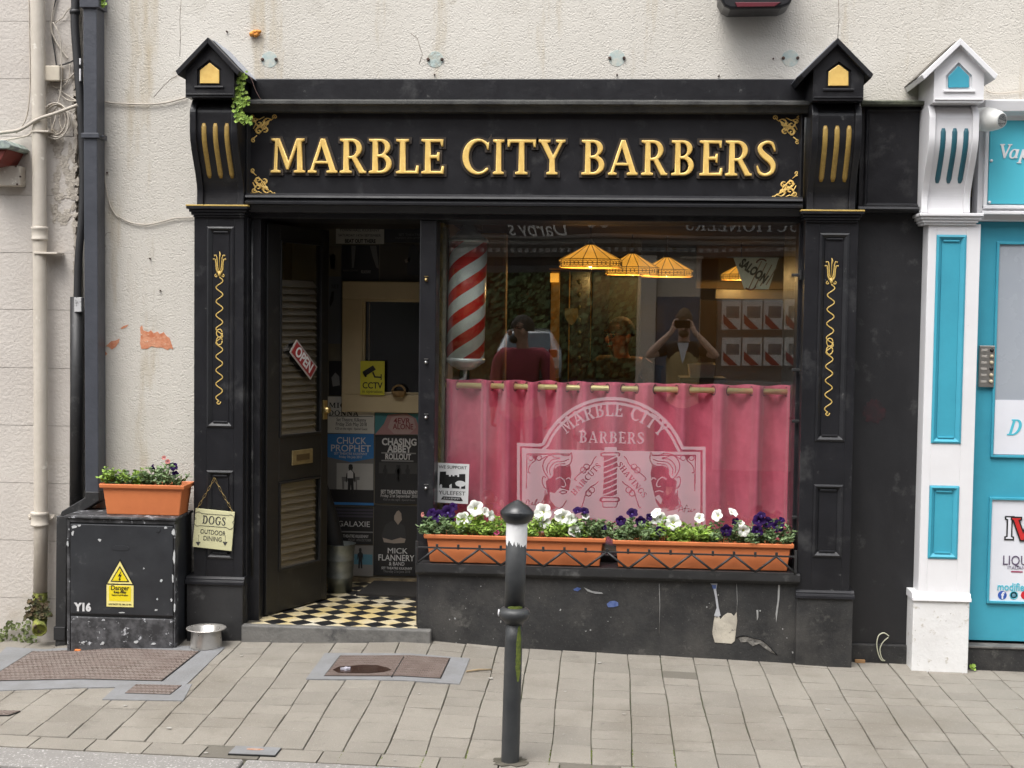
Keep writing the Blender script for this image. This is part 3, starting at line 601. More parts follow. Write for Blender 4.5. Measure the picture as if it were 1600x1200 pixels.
# ---- stall riser, sill
sx0, sx1 = Xp(652, 950, YP), Xp(1246, 950, YP)
zs1, zs0 = Zp(950, 889, YP-.02), Zp(950, 902, YP-.02)
pts = [(sx0, gz(sx0, YP)+.05), (sx0, zs0), (sx1+.01, zs0), (sx1+.01, -.08), (sx0+.10, -.08), (sx0+.05, gz(sx0, YP)+.0), (sx0+.012, gz(sx0, YP)+.022)]
MB().prism(pts, YP+.006, .30).build('stall_riser', BLACKR, sf, .006)
MB().extr([(.30, zs0-.012), (YP-.012, zs0-.012), (YP-.026, zs0+.002), (YP-.028, zs1-.004), (YP-.02, zs1), (.30, zs1+.004)], 'X', sx0-.008, sx1+.006).build('sill', BLACKW, sf, .003)
PEEL = mat('peeled_plaster', (.50, .46, .38), .9, col2=(.34, .31, .26), vs=9, vmix=.9, bump=.5, bs=60, bd=.004, chips=[((.15, .14, .13), 22, .64, .05), ((.6, .6, .6), 30, .66, .03)])
def rp(pts, m, name='paint_loss', t=.003): MB().prism([(P(a, b, YP).x, P(a, b, YP).z) for a, b in pts], YP+.006-t, YP+.012).build(name, m, sf)
rp([(1115,972),(1117,963),(1124,964),(1126,968),(1131,962),(1137,958),(1143,959),(1147,963),(1151,957),(1152,970),(1150,985),(1148,1002),(1143,1006),(1130,1005),(1117,1004),(1113,990)], PEEL)
rp([(1110,912),(1121,912),(1119,922),(1121,934),(1123,948),(1126,962),(1120,966),(1116,962),(1120,950),(1118,936),(1116,926),(1114,916)], mat('bare_primer', (.42, .43, .45), .8, col2=(.3, .3, .33), vs=20))
BLUEC = mat('old_blue_paint', (.035, .07, .22), .7, col2=(.1, .14, .3), vs=30, vmix=.8)
rp([(948,944),(953,940),(960,939),(966,942),(966,947),(958,949),(950,949)], BLUEC); rp([(896,921),(902,918),(908,920),(903,924),(897,923)], BLUEC)
rp([(1112,914),(1119,914),(1119,920),(1114,920)], BLUEC, t=.004)
GREYC = mat('flaked_paint', (.34, .34, .33), .8, col2=(.2, .2, .2), vs=30)
rp([(912,918),(925,924),(940,926),(942,928),(930,928),(918,924)], GREYC)
rp([(1216,914),(1219,914),(1218,935),(1215,958),(1213,973),(1212,960),(1215,940)], GREYC); rp([(1182,954),(1185,953),(1185,965),(1183,970)], GREYC)
rp([(1153,997),(1165,995),(1178,997),(1188,1000),(1196,1006),(1206,1014),(1213,1022),(1206,1020),(1196,1014),(1186,1006),(1176,1010),(1168,1003),(1158,1004)], mat('cracked_render', (.09, .085, .08), .9, col2=(.2, .19, .17), vs=30, vmix=.9, bump=1, bs=50))
MB().tube(crom([P(a, b, YP+.003) for a, b in ((1150, 996), (1162, 993), (1178, 997), (1190, 1000), (1202, 1010), (1214, 1023))]), .003, 6).build('crack', mat('deep_crack', (.01, .01, .01), .9), sf)
MB().tube([P(a, b, YP+.005) for a, b in ((1030, 912), (1031, 945), (1030, 990))], .0012, 5).build('drip_line', GREYC, sf)
MB().tube([P(a, b, YP+.005) for a, b in ((1151, 912), (1152, 940), (1151, 960))], .0010, 5).build('drip_line', GREYC, sf)
r = random.Random(11)
for i in range(26):
    a, b = r.uniform(660, 1240), r.uniform(915, 1000) if i % 3 else r.uniform(940, 1020); q = P(a, b, YP); s_ = r.uniform(.0015, .004)
    MB().prism(jag(q.x, q.z, s_, s_*r.uniform(.6, 1.8), 7, .4, i), YP+.004, YP+.01).build('paint_chip', GREYC, sf)
# ---- window frame, lintel, posts
YW = -.02
zl = Zp(800, 345, YW); zsill = zs1
wx0, wx1 = Xp(680, 450, YW), Xp(1246, 450, YW)
box('lintel', BLACK, sf, LPi[1]-.02, RPi[0]+.02, -.06, .28, zl, fz0, .003)
jx0, jx1 = Xp(655, 600, YW), Xp(681, 600, YW)
box('window_post', BLACK, sf, jx0, jx1, -.05, .10, gz(jx0, 0), zl, .006)
box('window_post', BLACK, sf, wx1-.002, RPi[0]+.02, -.05, .14, zsill-.01, zl, .004)
box('window_bottom_rail', BLACK, sf, jx1, wx1, .02, .14, zsill-.01, zsill+.035, .004)
for y_ in (437, 566, 652, 762):
    q = P(666, y_, -.05); t = MB().lathe([(.009, 0), (.010, .006), (.006, .012), (.0075, .020), (.001, .024)], (q.x, -.05, q.z), 12, 'Y')
    t.box(q.x-.010, q.x+.010, -.056, -.05, q.z+.014, q.z+.018); t.build('shutter_stud', STEEL if y_ != 437 else BRASS, sf)
for y_ in (430, 578, 658, 808):
    q = P(1246, y_, -.06); MB().box(q.x-.028, q.x+.014, -.075, -.06, q.z-.007, q.z+.007).box(q.x+.008, q.x+.018, -.08, -.045, q.z-.022, q.z+.022).build('shutter_bracket', BLACKW, sf, .002)
# doorway reveals
dx0, dx1 = Xp(385, 600, -.05), Xp(409, 600, -.02)
box('door_jamb', BLACK, sf, LPi[1]-.01, dx0+.02, -.10, .12, .0, zl, .004)
box('door_jamb', BLACK, sf, dx0, dx1, -.05, .12, .0, zl, .004)
MB().tube([P(394, y, -.055) for y in (345, 500, 700, 900)], .006, 6).build('beading', BLACKW, sf)
# glass pane
YG0, YG1 = .128, .033
GLASS = bpy.data.materials.new('window_glass'); GLASS.use_nodes = True; n = GLASS.node_tree.nodes; L = GLASS.node_tree.links; n.clear()
o_ = n.new('ShaderNodeOutputMaterial'); tr = n.new('ShaderNodeBsdfTransparent'); gl = n.new('ShaderNodeBsdfGlossy'); mx = n.new('ShaderNodeMixShader'); lw = n.new('ShaderNodeLayerWeight')
lw.inputs[0].default_value = .5; gl.inputs['Roughness'].default_value = 0.0; tr.inputs[0].default_value = (.95, .97, .95, 1)
mp = n.new('ShaderNodeMath'); mp.operation = 'POWER'; mp.inputs[1].default_value = 5; ma = n.new('ShaderNodeMath'); ma.operation = 'MULTIPLY_ADD'; ma.inputs[1].default_value = .9; ma.inputs[2].default_value = .145
L.new(lw.outputs['Facing'], mp.inputs[0]); L.new(mp.outputs[0], ma.inputs[0]); L.new(ma.outputs[0], mx.inputs[0])
nz = n.new('ShaderNodeTexNoise'); nz.inputs['Scale'].default_value = 1.3; nz.inputs['Detail'].default_value = 1; tcc = n.new('ShaderNodeTexCoord'); L.new(tcc.outputs['Object'], nz.inputs['Vector'])
bp = n.new('ShaderNodeBump'); bp.inputs['Distance'].default_value = .004; bp.inputs['Strength'].default_value = .35; L.new(nz.outputs[0], bp.inputs['Height']); L.new(bp.outputs[0], gl.inputs['Normal'])
L.new(tr.outputs[0], mx.inputs[1]); L.new(gl.outputs[0], mx.inputs[2]); L.new(mx.outputs[0], o_.inputs[0])
glx0, glx1 = jx1-.004, wx1+.004
def yglass(x): return YG0+(YG1-YG0)*(x-glx0)/(glx1-glx0)
GLANG = math.atan2(YG1-YG0, glx1-glx0)
t_ = .003
MB().add([(glx0, YG0-t_, zsill+.02), (glx1, YG1-t_, zsill+.02), (glx1, YG1+t_, zsill+.02), (glx0, YG0+t_, zsill+.02), (glx0, YG0-t_, zl+.005), (glx1, YG1-t_, zl+.005), (glx1, YG1+t_, zl+.005), (glx0, YG0+t_, zl+.005)],
         [(0, 3, 2, 1), (4, 5, 6, 7), (0, 1, 5, 4), (1, 2, 6, 5), (2, 3, 7, 6), (3, 0, 4, 7)]).build('window_glass', GLASS, sf)
# mirror helper: a street point seen reflected in the pane at a photograph pixel
GN = Vector((math.sin(GLANG), -math.cos(GLANG), 0)); GC = Vector((glx0, YG0, 0))
def R(px, py, Y):
    d = ray(px, py).normalized(); t = (GC-CAM).dot(GN)/d.dot(GN); h = CAM+d*t; d2 = d-2*d.dot(GN)*GN
    return h+d2*((Y-h.y)/d2.y)
# ---- raised step and tiled lobby floor
STEP = mat('worn_stone_step', (.075, .073, .07), .8, col2=(.15, .145, .135), vs=7, vmix=.9, bump=.6, bs=50, bd=.006, chips=[((.05, .05, .05), 8, .6, .1), ((.4, .38, .35), 60, .66, .05)])
stx0, stx1 = Xp(378, 985, -.17), Xp(655, 985, -.15); zst = Zp(520, 981, -.185)
a = MB().box(stx0, stx1+.06, -.185, -.135, -.02, zst); a.build('door_step', STEP, sf, .008, seg=3)
YV = .98
vx1 = Xp(700, 600, YV)
fl = MB(); tw = .088; A = tw/math.sqrt(2); FB = mat('floor_tile_cream', (.62, .58, .47), .35, col2=(.56, .44, .20), vs=2.2, vmix=.9, bump=.1, bs=30, chips=[((.2, .17, .12), 9, .66, .1)]); FK = mat('floor_tile_black', (.012, .012, .014), .3, col2=(.03, .03, .03), vs=10)
fx_0, fx_1 = dx0-.02, jx0-.06
zfl = zst-.004
lo = thing('lobby_floor', (-1.3, .4, zfl), 'black and cream diamond tiled floor of the entrance lobby', 'floor'); lo['kind'] = 'structure'
wt, bk = MB(), MB()
for i in range(-40, 41):
    for j in range(-6, 40):
        cx = -1.3+i*A; cy = -.135+j*A
        if (i+j) % 2: continue
        q = [(cx-A, cy), (cx, cy-A), (cx+A, cy), (cx, cy+A)]
        if cx-A < fx_0 or cx-A*.9 > fx_1+.1 or cy+A > 1.15 or cy < -.2: continue
        g = .975
        tgt = wt if j % 2 == 0 else bk
        q = [(min(cx+(a-cx)*g, fx_1+.1), max(cy+(b-cy)*g, -.134)) for a, b in q]
        tgt.add([(a, b, zfl) for a, b in q]+[(a, b, zfl-.006) for a, b in q], [(0, 1, 2, 3)]+[(4+k, 4+(k+1) % 4, (k+1) % 4, k) for k in range(4)])
wt.build('cream_tiles', FB, lo); bk.build('black_tiles', FK, lo)
MB().box(fx_0, fx_1+.1, -.134, 1.1, zfl-.05, zfl-.003).build('grout_bed', mat('grout', (.10, .09, .07), .9), lo)
# ------------------------------------------------------------------ door leaf, folded inwards
hx, hy = dx1-.004, .03                                     # hinge
zd0 = zfl+.008
e_ = P(507, 700, .48); dvec = Vector((e_.x-hx, .48-hy, 0)); DW = dvec.length; dang = math.atan2(dvec.y, dvec.x)
DM = Matrix.Translation((hx, hy, 0)) @ Matrix.Rotation(dang, 4, 'Z')      # local x along the leaf, -y = street-side face
dr = sf
def dxl(px, py):                                           # photograph pixel -> leaf-local (x, z)
    d = ray(px, py); nn = Vector((-dvec.y, dvec.x, 0)).normalized(); t = (Vector((hx, hy, 0))-CAM).dot(nn)/d.dot(nn); q = CAM+d*t
    return (q-Vector((hx, hy, 0))).dot(dvec.normalized()), q.z
DOORM = mat('black_door_paint', (.010, .010, .011), .36, col2=(.018, .018, .017), vs=4, bump=.3, bs=30, bd=.003, chips=[((.05, .048, .042), 7, .60, .15), ((.3, .28, .24), 60, .73, .02)])
door = thing('door', (hx, hy, zd0), None, None); door.parent = sf; ORG['door'] = Vector((hx, hy, zd0)); door.location = Vector((hx, hy, zd0))-ORG['barber_shopfront']
_, zt_ = dxl(450, 372); ux0, uz0 = dxl(431, 684); ux1, _ = dxl(497, 684); lx0, lz1 = dxl(427, 755); lx1, lz0 = dxl(492, 878); _, lz1b = dxl(492, 742); lz1 = (lz1+lz1b)/2; _, uz1 = dxl(470, 378)
dz1 = zl-.02
def DB(mb, name, m, bev=.003): return mb.xf(DM).build(name, m, door, bev)
mb = MB().box(0, ux0, -.022, .022, zd0, dz1).box(ux1, DW, -.022, .022, zd0, dz1)
for a, b in ((zd0, lz0), (lz1, uz0), (uz1, dz1)): mb.box(ux0-.001, ux1+.001, -.0215, .0215, a, b)
DB(mb, 'door_frame', DOORM)
mb = MB()
for z0_, z1_ in ((lz0, lz1), (uz0, uz1)):
    for a, b, c, d in ((ux0, ux0+.012, z0_, z1_), (ux1-.012, ux1, z0_, z1_), (ux0+.012, ux1-.012, z0_, z0_+.012), (ux0+.012, ux1-.012, z1_-.012, z1_)): mb.box(a, b, -.028, -.012, c, d)
DB(mb, 'glazing_bead', DOORM, .002)
DG = GLASS
for z0_, z1_ in ((lz0, lz1), (uz0, uz1)): DB(MB().box(ux0+.002, ux1-.002, -.012, -.008, z0_+.002, z1_-.002), 'door_glass', DG, 0)
SLAT = mat('louvre_slat', (.23, .19, .175), .6, col2=(.16, .13, .12), vs=8, chips=[((.3, .26, .2), 20, .68, .05)])
for z0_, z1_ in ((lz0, lz1-.02), (uz0, dxl(460, 437)[1])):
    mb = MB(); z = z0_+.01
    while z < z1_-.01:
        mb.add([(ux0+.006, -.004, z), (ux1-.02, -.004, z), (ux1-.02, .026, z+.034), (ux0+.006, .026, z+.034), (ux0+.006, .000, z-.002), (ux1-.02, .000, z-.002), (ux1-.02, .030, z+.032), (ux0+.006, .030, z+.032)],
               [(0, 1, 2, 3), (7, 6, 5, 4), (0, 4, 5, 1), (1, 5, 6, 2), (2, 6, 7, 3), (3, 7, 4, 0)]); z += .036
    DB(mb, 'louvre_blind', SLAT, 0); DB(MB().box(ux0+.004, ux1-.004, .034, .038, z0_, z1_), 'blind_backing', BLACK, 0)
a, c = dxl(450, 727); b, d = dxl(482, 700)
mb = MB().box(a, b, -.030, -.021, c, d); DB(mb, 'letterbox', mat('aged_brass', (.32, .25, .12), .45, metal=.6, col2=(.2, .15, .07), vs=30), .003)
DB(MB().box(a+.03, b-.03, -.033, -.029, c+.022, d-.022), 'letterbox_flap', mat('flap_brass', (.12, .08, .035), .5, metal=.5), .002)
k0, kz = dxl(500, 640); DB(MB().box(DW-.05, DW-.02, -.034, -.021, kz-.05, kz+.05).lathe([(.02, 0), (.02, .02), (.012, .03)], (DW-.035, -.03, kz), 14, 'Y'), 'door_lock', BRASS, .002)
# OPEN sign hanging askew inside the door glass
RED = mat('sign_red', (.33, .03, .03), .45, vs=8); SWHITE = mat('sign_white', (.72, .72, .70), .5, vs=8, vmix=.15); INK = mat('sign_black', (.012, .012, .012), .5)
p0 = dxl(449, 534); p1 = dxl(482, 573)
cx, cz = dxl(467, 562)
c0 = dxl(453, 543); c1 = dxl(481, 580); ln = math.hypot(c1[0]-c0[0], c1[1]-c0[1])+.03; an = math.atan2(c1[1]-c0[1], c1[0]-c0[0])
OM = DM @ Matrix.Translation((cx, -.030, cz)) @ Matrix.Rotation(-an, 4, 'Y')
hh = .043
op = MB().box(-ln/2, ln/2, -.002, .002, -hh, hh).xf(OM).build('open_sign', SWHITE, None, .0006)
op.data.materials.clear(); op.data.materials.append(mat('aged_sign_white', (.42, .38, .35), .5)); tag(op, 'small red and white open sign hanging tilted on the door glass', 'sign')
MB().box(-ln/2+.009, ln/2-.009, -.0032, -.0018, -hh+.009, hh-.009).xf(OM).build('red_field', RED, op)
me = text_mesh('OPEN', .075, ln*.72, bold=.002); me.transform(OM @ Matrix.Translation((0, -.0036, 0)) @ Matrix.Rotation(PI/2, 4, 'X')); link('lettering', me, SWHITE, op)
# ------------------------------------------------------------------ lobby walls
lb = thing('lobby_walls', (-1.3, 1, 0), 'dim painted walls and ceiling of the shop entrance lobby behind the door', 'wall')
LW = mat('lobby_paint', (.18, .16, .12), .7, col2=(.09, .08, .06), vs=4); DARKW = mat('dark_wood_panel', (.035, .026, .02), .5, col2=(.02, .015, .012), vs=5, streak=8)
MB().box(dx0-.1, vx1+.12, YV, YV+.08, zfl-.03, zl+.2).build('back_wall', LW, lb)
MB().box(dx0-.12, dx0-.02, .12, YV, zfl-.03, zl+.2).build('side_wall', DARKW, lb)
pxw = jx0+.02
MB().box(pxw+.02, pxw+.07, .16, YV, zfl-.03, zl+.2).build('partition', mat('partition_paint', (.42, .30, .12), .7, col2=(.30, .22, .10), vs=3), lb)
MB().box(dx0-.1, jx0+.2, .28, YV+.08, zl+.02, zl+.06).build('ceiling', DARKW, lb)
MB().box(dx0-.02, pxw+.02, YV-.012, YV+.01, zfl-.01, Zp(560, 902, YV)).build('skirting', mat('dirty_skirting', (.25, .19, .11), .8, col2=(.1, .08, .05), vs=12, vmix=.9), lb)
# hatch window with cream frame
CREAMF = mat('cream_frame_paint', (.58, .48, .30), .5, col2=(.50, .41, .25), vs=5)
x0, x1, z0, z1 = rect(534, 440, 700, 645, YV-.04); hx0, _, hz0, hz1 = rect(566, 468, 700, 617, YV-.04)
ht = thing('hatch_window', (x0, YV, z0), 'cream framed hatch window in the lobby with a yellow camera notice in its corner', 'window')
x1 = min(x1, pxw+.015)
mb = MB().box(x0, x1, YV-.04, YV-.002, z0, hz0).box(x0, x1, YV-.04, YV-.002, hz1, z1).box(x0, hx0, YV-.0395, YV-.002, hz0-.001, hz1+.001); mb.build('frame', CREAMF, ht, .005)
mb = MB().box(hx0, x1, YV-.03, YV-.004, hz0, hz0+.014).box(hx0, x1, YV-.03, YV-.004, hz1-.014, hz1).box(hx0, hx0+.014, YV-.03, YV-.004, hz0+.014, hz1-.014); mb.build('bead', CREAMF, ht, .004)
box('dark_pane', mat('dark_pane', (.012, .010, .009), .12, vs=4), ht, hx0+.01, x1, YV-.008, YV-.003, hz0+.01, hz1-.01, 0)
MB().box(hx0+.032, hx0+.035, YV-.012, YV-.009, hz0+.02, hz1-.02).build('cord', CABLE, ht)
q = P(623, 612, YV-.06); bs_ = MB().tube([(q.x+.036*math.cos(t*PI/10), YV-.06, q.z+.036*math.sin(t*PI/10)) for t in range(11)], .006, 6)
bs_.lathe([(.03, -.03), (.042, 0), (.040, .004)], (q.x, YV-.06, q.z), 18, sy=.6)
tag(bs_.build('wicker_basket', mat('wicker', (.35, .22, .09), .7, bump=.8, bs=120)), 'small wicker basket with a hooped handle on the hatch window ledge', 'basket')
# ---- posters
YQ = YV-.006
def poster(px, base, label, m):
    x0, x1, z0, z1 = rect(*px, YQ)
    x1 = min(x1, pxw+.014)
    t = thing('poster', (x0, YQ, z0), label, 'poster', 'gig posters on the lobby wall')
    box('sheet', m, t, x0, x1, YQ-.0015, YQ+.0015, z0, z1, 0)
    return t, x0, x1, z0, z1
def pfill(t, px, m, d=.0022, name='printed_area', pts=None):
    if pts: return MB().prism([(P(a, b, YQ).x, P(a, b, YQ).z) for a, b in pts], YQ-d, YQ-.001).build(name, m, t)
    x0, x1, z0, z1 = rect(*px, YQ); return MB().box(x0, min(x1, pxw+.014), YQ-d, YQ-.001, z0, z1).build(name, m, t)
def ptext(t, s, cx, cy, wpx, hpx, m, bold=0.0, d=.0032):
    q = P(cx, cy, YQ); k = P(cx+wpx/2, cy, YQ).x-P(cx-wpx/2, cy, YQ).x; h = abs(P(cx, cy-hpx/2, YQ).z-P(cx, cy+hpx/2, YQ).z)
    text(s, m, t, q.x, YQ-d, q.z, h*1.35, width=k, bold=bold)
def pc(n_, c, r_=.55): return mat('poster_'+n_, c, r_, vs=6, vmix=.3)
PW, PB, PBL, PG, PLG = pc('white', (.60, .59, .54)), pc('black', (.018, .018, .020), .4), pc('blue', (.035, .18, .46)), pc('grey', (.16, .16, .16)), pc('pale_grey', (.40, .40, .39))
TW = pc('print_white', (.60, .60, .60)); TG = pc('print_grey', (.22, .22, .22)); SK = pc('portrait', (.30, .25, .21)); PR = pc('red', (.20, .02, .025)); PT = pc('teal', (.05, .20, .22)); PK = pc('pink', (.36, .20, .20)); PBR = pc('brown', (.05, .042, .03))
def figure(t, px, py, h, m, d=.0028):              # tiny printed silhouette
    u = h
    pts = [(0,-1),(.10,-.98),(.13,-.88),(.09,-.80),(.16,-.76),(.24,-.70),(.27,-.45),(.22,-.42),(.19,-.60),(.16,-.42),(.19,0),(.06,0),(.01,-.36),(-.05,0),(-.18,0),(-.15,-.42),(-.19,-.60),(-.23,-.42),(-.28,-.45),(-.24,-.70),(-.15,-.76),(-.09,-.80),(-.13,-.88),(-.10,-.98)]
    pfill(t, None, m, d, 'printed_figure', [(px+a*u*.55, py+b*u) for a, b in pts])
t, *_ = poster((525, 343, 600, 381), 0, 'white gig poster with a dark red band at the very top of the lobby wall', PW)
pfill(t, (525, 346, 600, 354), PR); ptext(t, 'KINGSTON', 563, 350, 40, 6, TW)
ptext(t, 'TOWN HALL KILKENNY', 562, 360, 62, 4, INK); ptext(t, 'SATURDAY 14TH SEPTEMBER', 562, 368, 66, 4, INK); ptext(t, 'BEAT OUT THERE', 563, 377, 48, 6, INK, .001)
t, *_ = poster((601, 338, 659, 379), 0, 'black gig poster with a tiny face and small print, top right of the lobby wall', PB)
ptext(t, 'SET THEATRE', 640, 367, 34, 4, TG); ptext(t, 'THURSDAY 28TH SEPTEMBER', 640, 372, 46, 3, TG); pfill(t, None, SK, pts=[(626,342),(631,340),(635,345),(634,353),(629,356),(625,350)])
t, *_ = poster((534, 383, 592, 438), 0, 'near black poster with small white print above the left of the hatch frame', PB)
ptext(t, 'KILKENNY', 572, 425, 15, 5, TW); ptext(t, 'FRIDAY 12TH MAY', 548, 423, 24, 3, TG); pfill(t, None, PG, pts=[(549,384),(556,384),(553,418),(550,419)]); pfill(t, None, PG, pts=[(578,384),(588,384),(592,420),(588,418),(582,400)])
t, *_ = poster((594, 382, 659, 438), 0, 'brownish poster of a man in a black coat above the hatch frame', PBR)
pfill(t, None, PB, pts=[(640,386),(646,382),(652,386),(656,400),(657,430),(636,430),(637,404)]); pfill(t, None, SK, pts=[(632,406),(640,402),(641,408),(634,411)])
t, *_ = poster((513, 384, 533, 537), 0, 'long narrow grey poster strip left of the cream hatch frame', pc('cool_grey', (.10, .11, .13)))
pfill(t, (513, 384, 533, 432), pc('tan', (.14, .12, .085))); pfill(t, None, INK, pts=[(515,400),(521,396),(524,400),(523,420),(517,420)]); pfill(t, None, INK, pts=[(518,456),(522,455),(521,470),(516,480),(515,474)]); ptext(t, 'SET', 524, 448, 12, 6, INK)
t, *_ = poster((514, 564, 533, 618), 0, 'small black and white photo poster below the narrow grey strip', PB)
pfill(t, None, TG, pts=[(518,590),(524,582),(530,588),(531,602),(520,604)])
t, *_ = poster((512, 620, 585, 677), 0, 'white poster with black serif heading tucked under the hatch frame', PW)
ME, _w = ser_text('MIC', .055, width=None)
for s_, yy, wpx in (('MIC', 633, 26), ('DONNA', 645, 46)):
    q = P(514, yy+4, YQ); kx = P(514+wpx, yy, YQ).x-q.x; hz = P(514, yy-4, YQ).z-q.z; ps, _ = ser_text(s_, hz, width=kx)
    poly_obj('lettering', ps, INK, t, q.x, YQ-.0028, q.z, .0006)
pfill(t, (514, 650, 583, 651), INK); ptext(t, 'Set Theatre, Kilkenny', 549, 656, 46, 6, INK); ptext(t, 'Friday 25th May 2018', 549, 663, 48, 6, INK); ptext(t, '€20 on the night - Special Guest', 549, 670, 50, 4, INK)
t, *_ = poster((586, 646, 655, 679), 0, 'teal and pink poster reading 4evr alone in red', PT)
pfill(t, None, PK, pts=[(586,679),(600,662),(606,648),(636,646),(650,654),(655,668),(655,679)]); pfill(t, None, pc('pale_pink', (.42, .30, .28)), d=.0026, pts=[(606,668),(612,652),(630,647),(646,654),(650,668),(640,678),(616,678)])
ptext(t, '4EVR', 628, 658, 26, 9, PR, .0006); ptext(t, 'ALONE', 630, 667, 32, 9, PR, .0006)
t, *_ = poster((512, 678, 584, 789), 0, 'blue topped chuck prophet poster with a grey photo of a person beside a piano', PG)
pfill(t, None, PBL, pts=[(512,678),(584,678),(584,716),(548,722),(512,714)]); pfill(t, (526, 724, 583, 765), PLG, .0020); pfill(t, (512, 765, 584, 785), PB, .0018); pfill(t, (512, 785, 584, 789), PBL)
ptext(t, 'CHUCK', 549, 689, 46, 11, TW, .0004); ptext(t, 'PROPHET', 548, 701, 62, 11, TW, .0004); ptext(t, 'SET THEATRE KILKENNY', 548, 709, 52, 4, TW); ptext(t, 'Friday 7th July 2017', 548, 714, 36, 4, TW)
figure(t, 548, 775, 50, PB); pfill(t, None, PG, pts=[(534,745),(562,745),(562,750),(558,750),(558,765),(556,765),(556,752),(538,752),(538,764),(535,764)]); pfill(t, None, TW, d=.0034, pts=[(543,737),(548,734),(552,738),(552,747),(543,747)])
t, *_ = poster((586, 681, 654, 787), 0, 'black chasing abbey rollout poster with a dim band photo', PB)
ptext(t, 'CHASING', 624, 691, 54, 11, TW, .0018); ptext(t, 'ABBEY', 624, 702, 38, 11, TW, .0018); pfill(t, (596, 707, 650, 709), TG); ptext(t, 'ROLLOUT', 622, 714, 40, 9, TW, .0014); pfill(t, (596, 719, 646, 721), TG)
pfill(t, (592, 723, 652, 740), pc('dim_grey', (.05, .05, .05)))
for a in (602, 621, 624, 637): figure(t, a, 752, 26, PB, .0030)
ptext(t, 'SET THEATRE KILKENNY', 624, 769, 58, 6, TW, .0004); ptext(t, 'Friday 21st September 2018', 624, 775, 58, 5, TW); ptext(t, '€20 on the night - Special Guest', 624, 781, 50, 3, TG)
t, *_ = poster((523, 792, 583, 850), 0, 'dark galaxie poster with thin grey stripes beside the bucket', PB)
for y_ in (795, 800, 805): pfill(t, (524, y_, 583, y_+3), pc('violet_grey', (.06, .055, .08)))
pfill(t, (524, 830, 583, 832), TG); ptext(t, 'GALAXIE', 553, 819, 50, 9, TW); ptext(t, 'THEATRE KILKENNY', 556, 838, 40, 5, TW); ptext(t, 'FRIDAY 14TH OCTOBER', 562, 844, 36, 4, TG)
t, *_ = poster((584, 790, 652, 900), 0, 'black mick flannery and band poster with a seated man, folded hands', PB)
pfill(t, None, pc('shirt', (.035, .035, .038)), pts=[(596,838),(602,820),(612,814),(622,816),(632,822),(634,840),(632,846),(600,848)]); pfill(t, None, SK, d=.0030, pts=[(616,798),(622,796),(627,802),(628,812),(622,820),(616,812)])
pfill(t, None, PB, d=.0034, pts=[(611,795),(620,792),(626,796),(620,799),(616,806),(616,816),(611,810)]); pfill(t, None, SK, d=.0032, pts=[(598,840),(612,844),(626,840),(634,842),(632,848),(616,849),(600,847)])
ptext(t, 'MICK', 621, 861, 31, 9, TW); ptext(t, 'FLANNERY', 619, 872, 56, 10, TW, .0003); ptext(t, '& BAND', 620, 881, 24, 6, TW); ptext(t, 'SET THEATRE KILKENNY', 620, 888, 48, 4, TW); ptext(t, 'Thursday 21st June 2018', 620, 893, 42, 4, TG)
t, *_ = poster((540, 852, 583, 900), 0, 'pale poster of a figure by railings, lowest on the wall behind the bucket', pc('pale', (.2, .19, .18)))
pfill(t, (553, 866, 582, 882), pc('sea', (.08, .20, .26))); figure(t, 563, 888, 32, PB)
# CCTV notice on the hatch frame
x0, x1, z0, z1 = rect(563, 564, 601, 617, YV-.055)
YELL = mat('notice_yellow', (.62, .58, .04), .5, vs=8, vmix=.15)
cc = tag(MB().box(x0, x1, YV-.057, YV-.053, z0, z1).build('camera_notice', YELL), 'yellow notice with a camera pictogram and the word cctv on the hatch frame', 'sign')
cx = (x0+x1)/2; cw = x1-x0; chh = z1-z0
text('CCTV', INK, cc, cx, YV-.0578, z0+chh*.27, chh*.26, width=cw*.82, bold=.0008); text('in operation', INK, cc, cx, YV-.0578, z0+chh*.10, chh*.13, width=cw*.82)
u = cw
def sg(pts, Y_=YV-.0580): MB().prism([(cx+a*u, z0+chh*.69+b*u) for a, b in pts], Y_, Y_+.0012).build('pictogram', INK, cc)
sg([(-.42, -.02), (.02, .25), (.14, .08), (-.30, -.20)]); sg([(-.40, -.08), (-.30, -.24), (-.22, -.2), (-.32, -.04)]); sg([(-.02, -.04), (.04, 0), (.12, -.19), (.34, -.20), (.34, -.10), (.38, -.10), (.38, -.34), (.34, -.34), (.34, -.26), (.08, -.25)])
# ---- bucket, umbrella, mat
q = P(531, 908, .70); q.z = zfl; top = P(531, 850, .70)
bh = top.z-zfl; GALV = mat('galvanised_steel', (.30, .32, .31), .42, metal=.75, col2=(.20, .22, .21), vs=9, vmix=.9)
t = thing('metal_bucket', (q.x, .70, zfl), 'galvanised metal bucket holding a folded black umbrella in the lobby corner', 'bucket')
r1 = (P(554, 850, .7).x-P(508, 850, .7).x)/2; r0 = r1*.78
MB().lathe([(.001, .004), (r0, .004), (r0+.002, .0), (r0+(r1-r0)*.3, bh*.3), (r0+(r1-r0)*.31+.003, bh*.32), (r0+(r1-r0)*.33, bh*.34), (r0+(r1-r0)*.66, bh*.66), (r0+(r1-r0)*.67+.003, bh*.68), (r0+(r1-r0)*.7, bh*.7), (r1, bh), (r1+.004, bh+.004), (r1-.002, bh+.003), (r0-.002, .01), (.001, .01)], (q.x, .70, zfl), 40).build('pail', GALV, t)
um = thing('folded_umbrella', (q.x-.03, .70, zfl+.01), 'folded black umbrella standing in the metal bucket', 'umbrella')
BF = mat('black_fabric', (.008, .008, .009), .7)
a0, a1 = Vector((q.x+.01, .70, zfl+.03)), P(505, 745, .74)
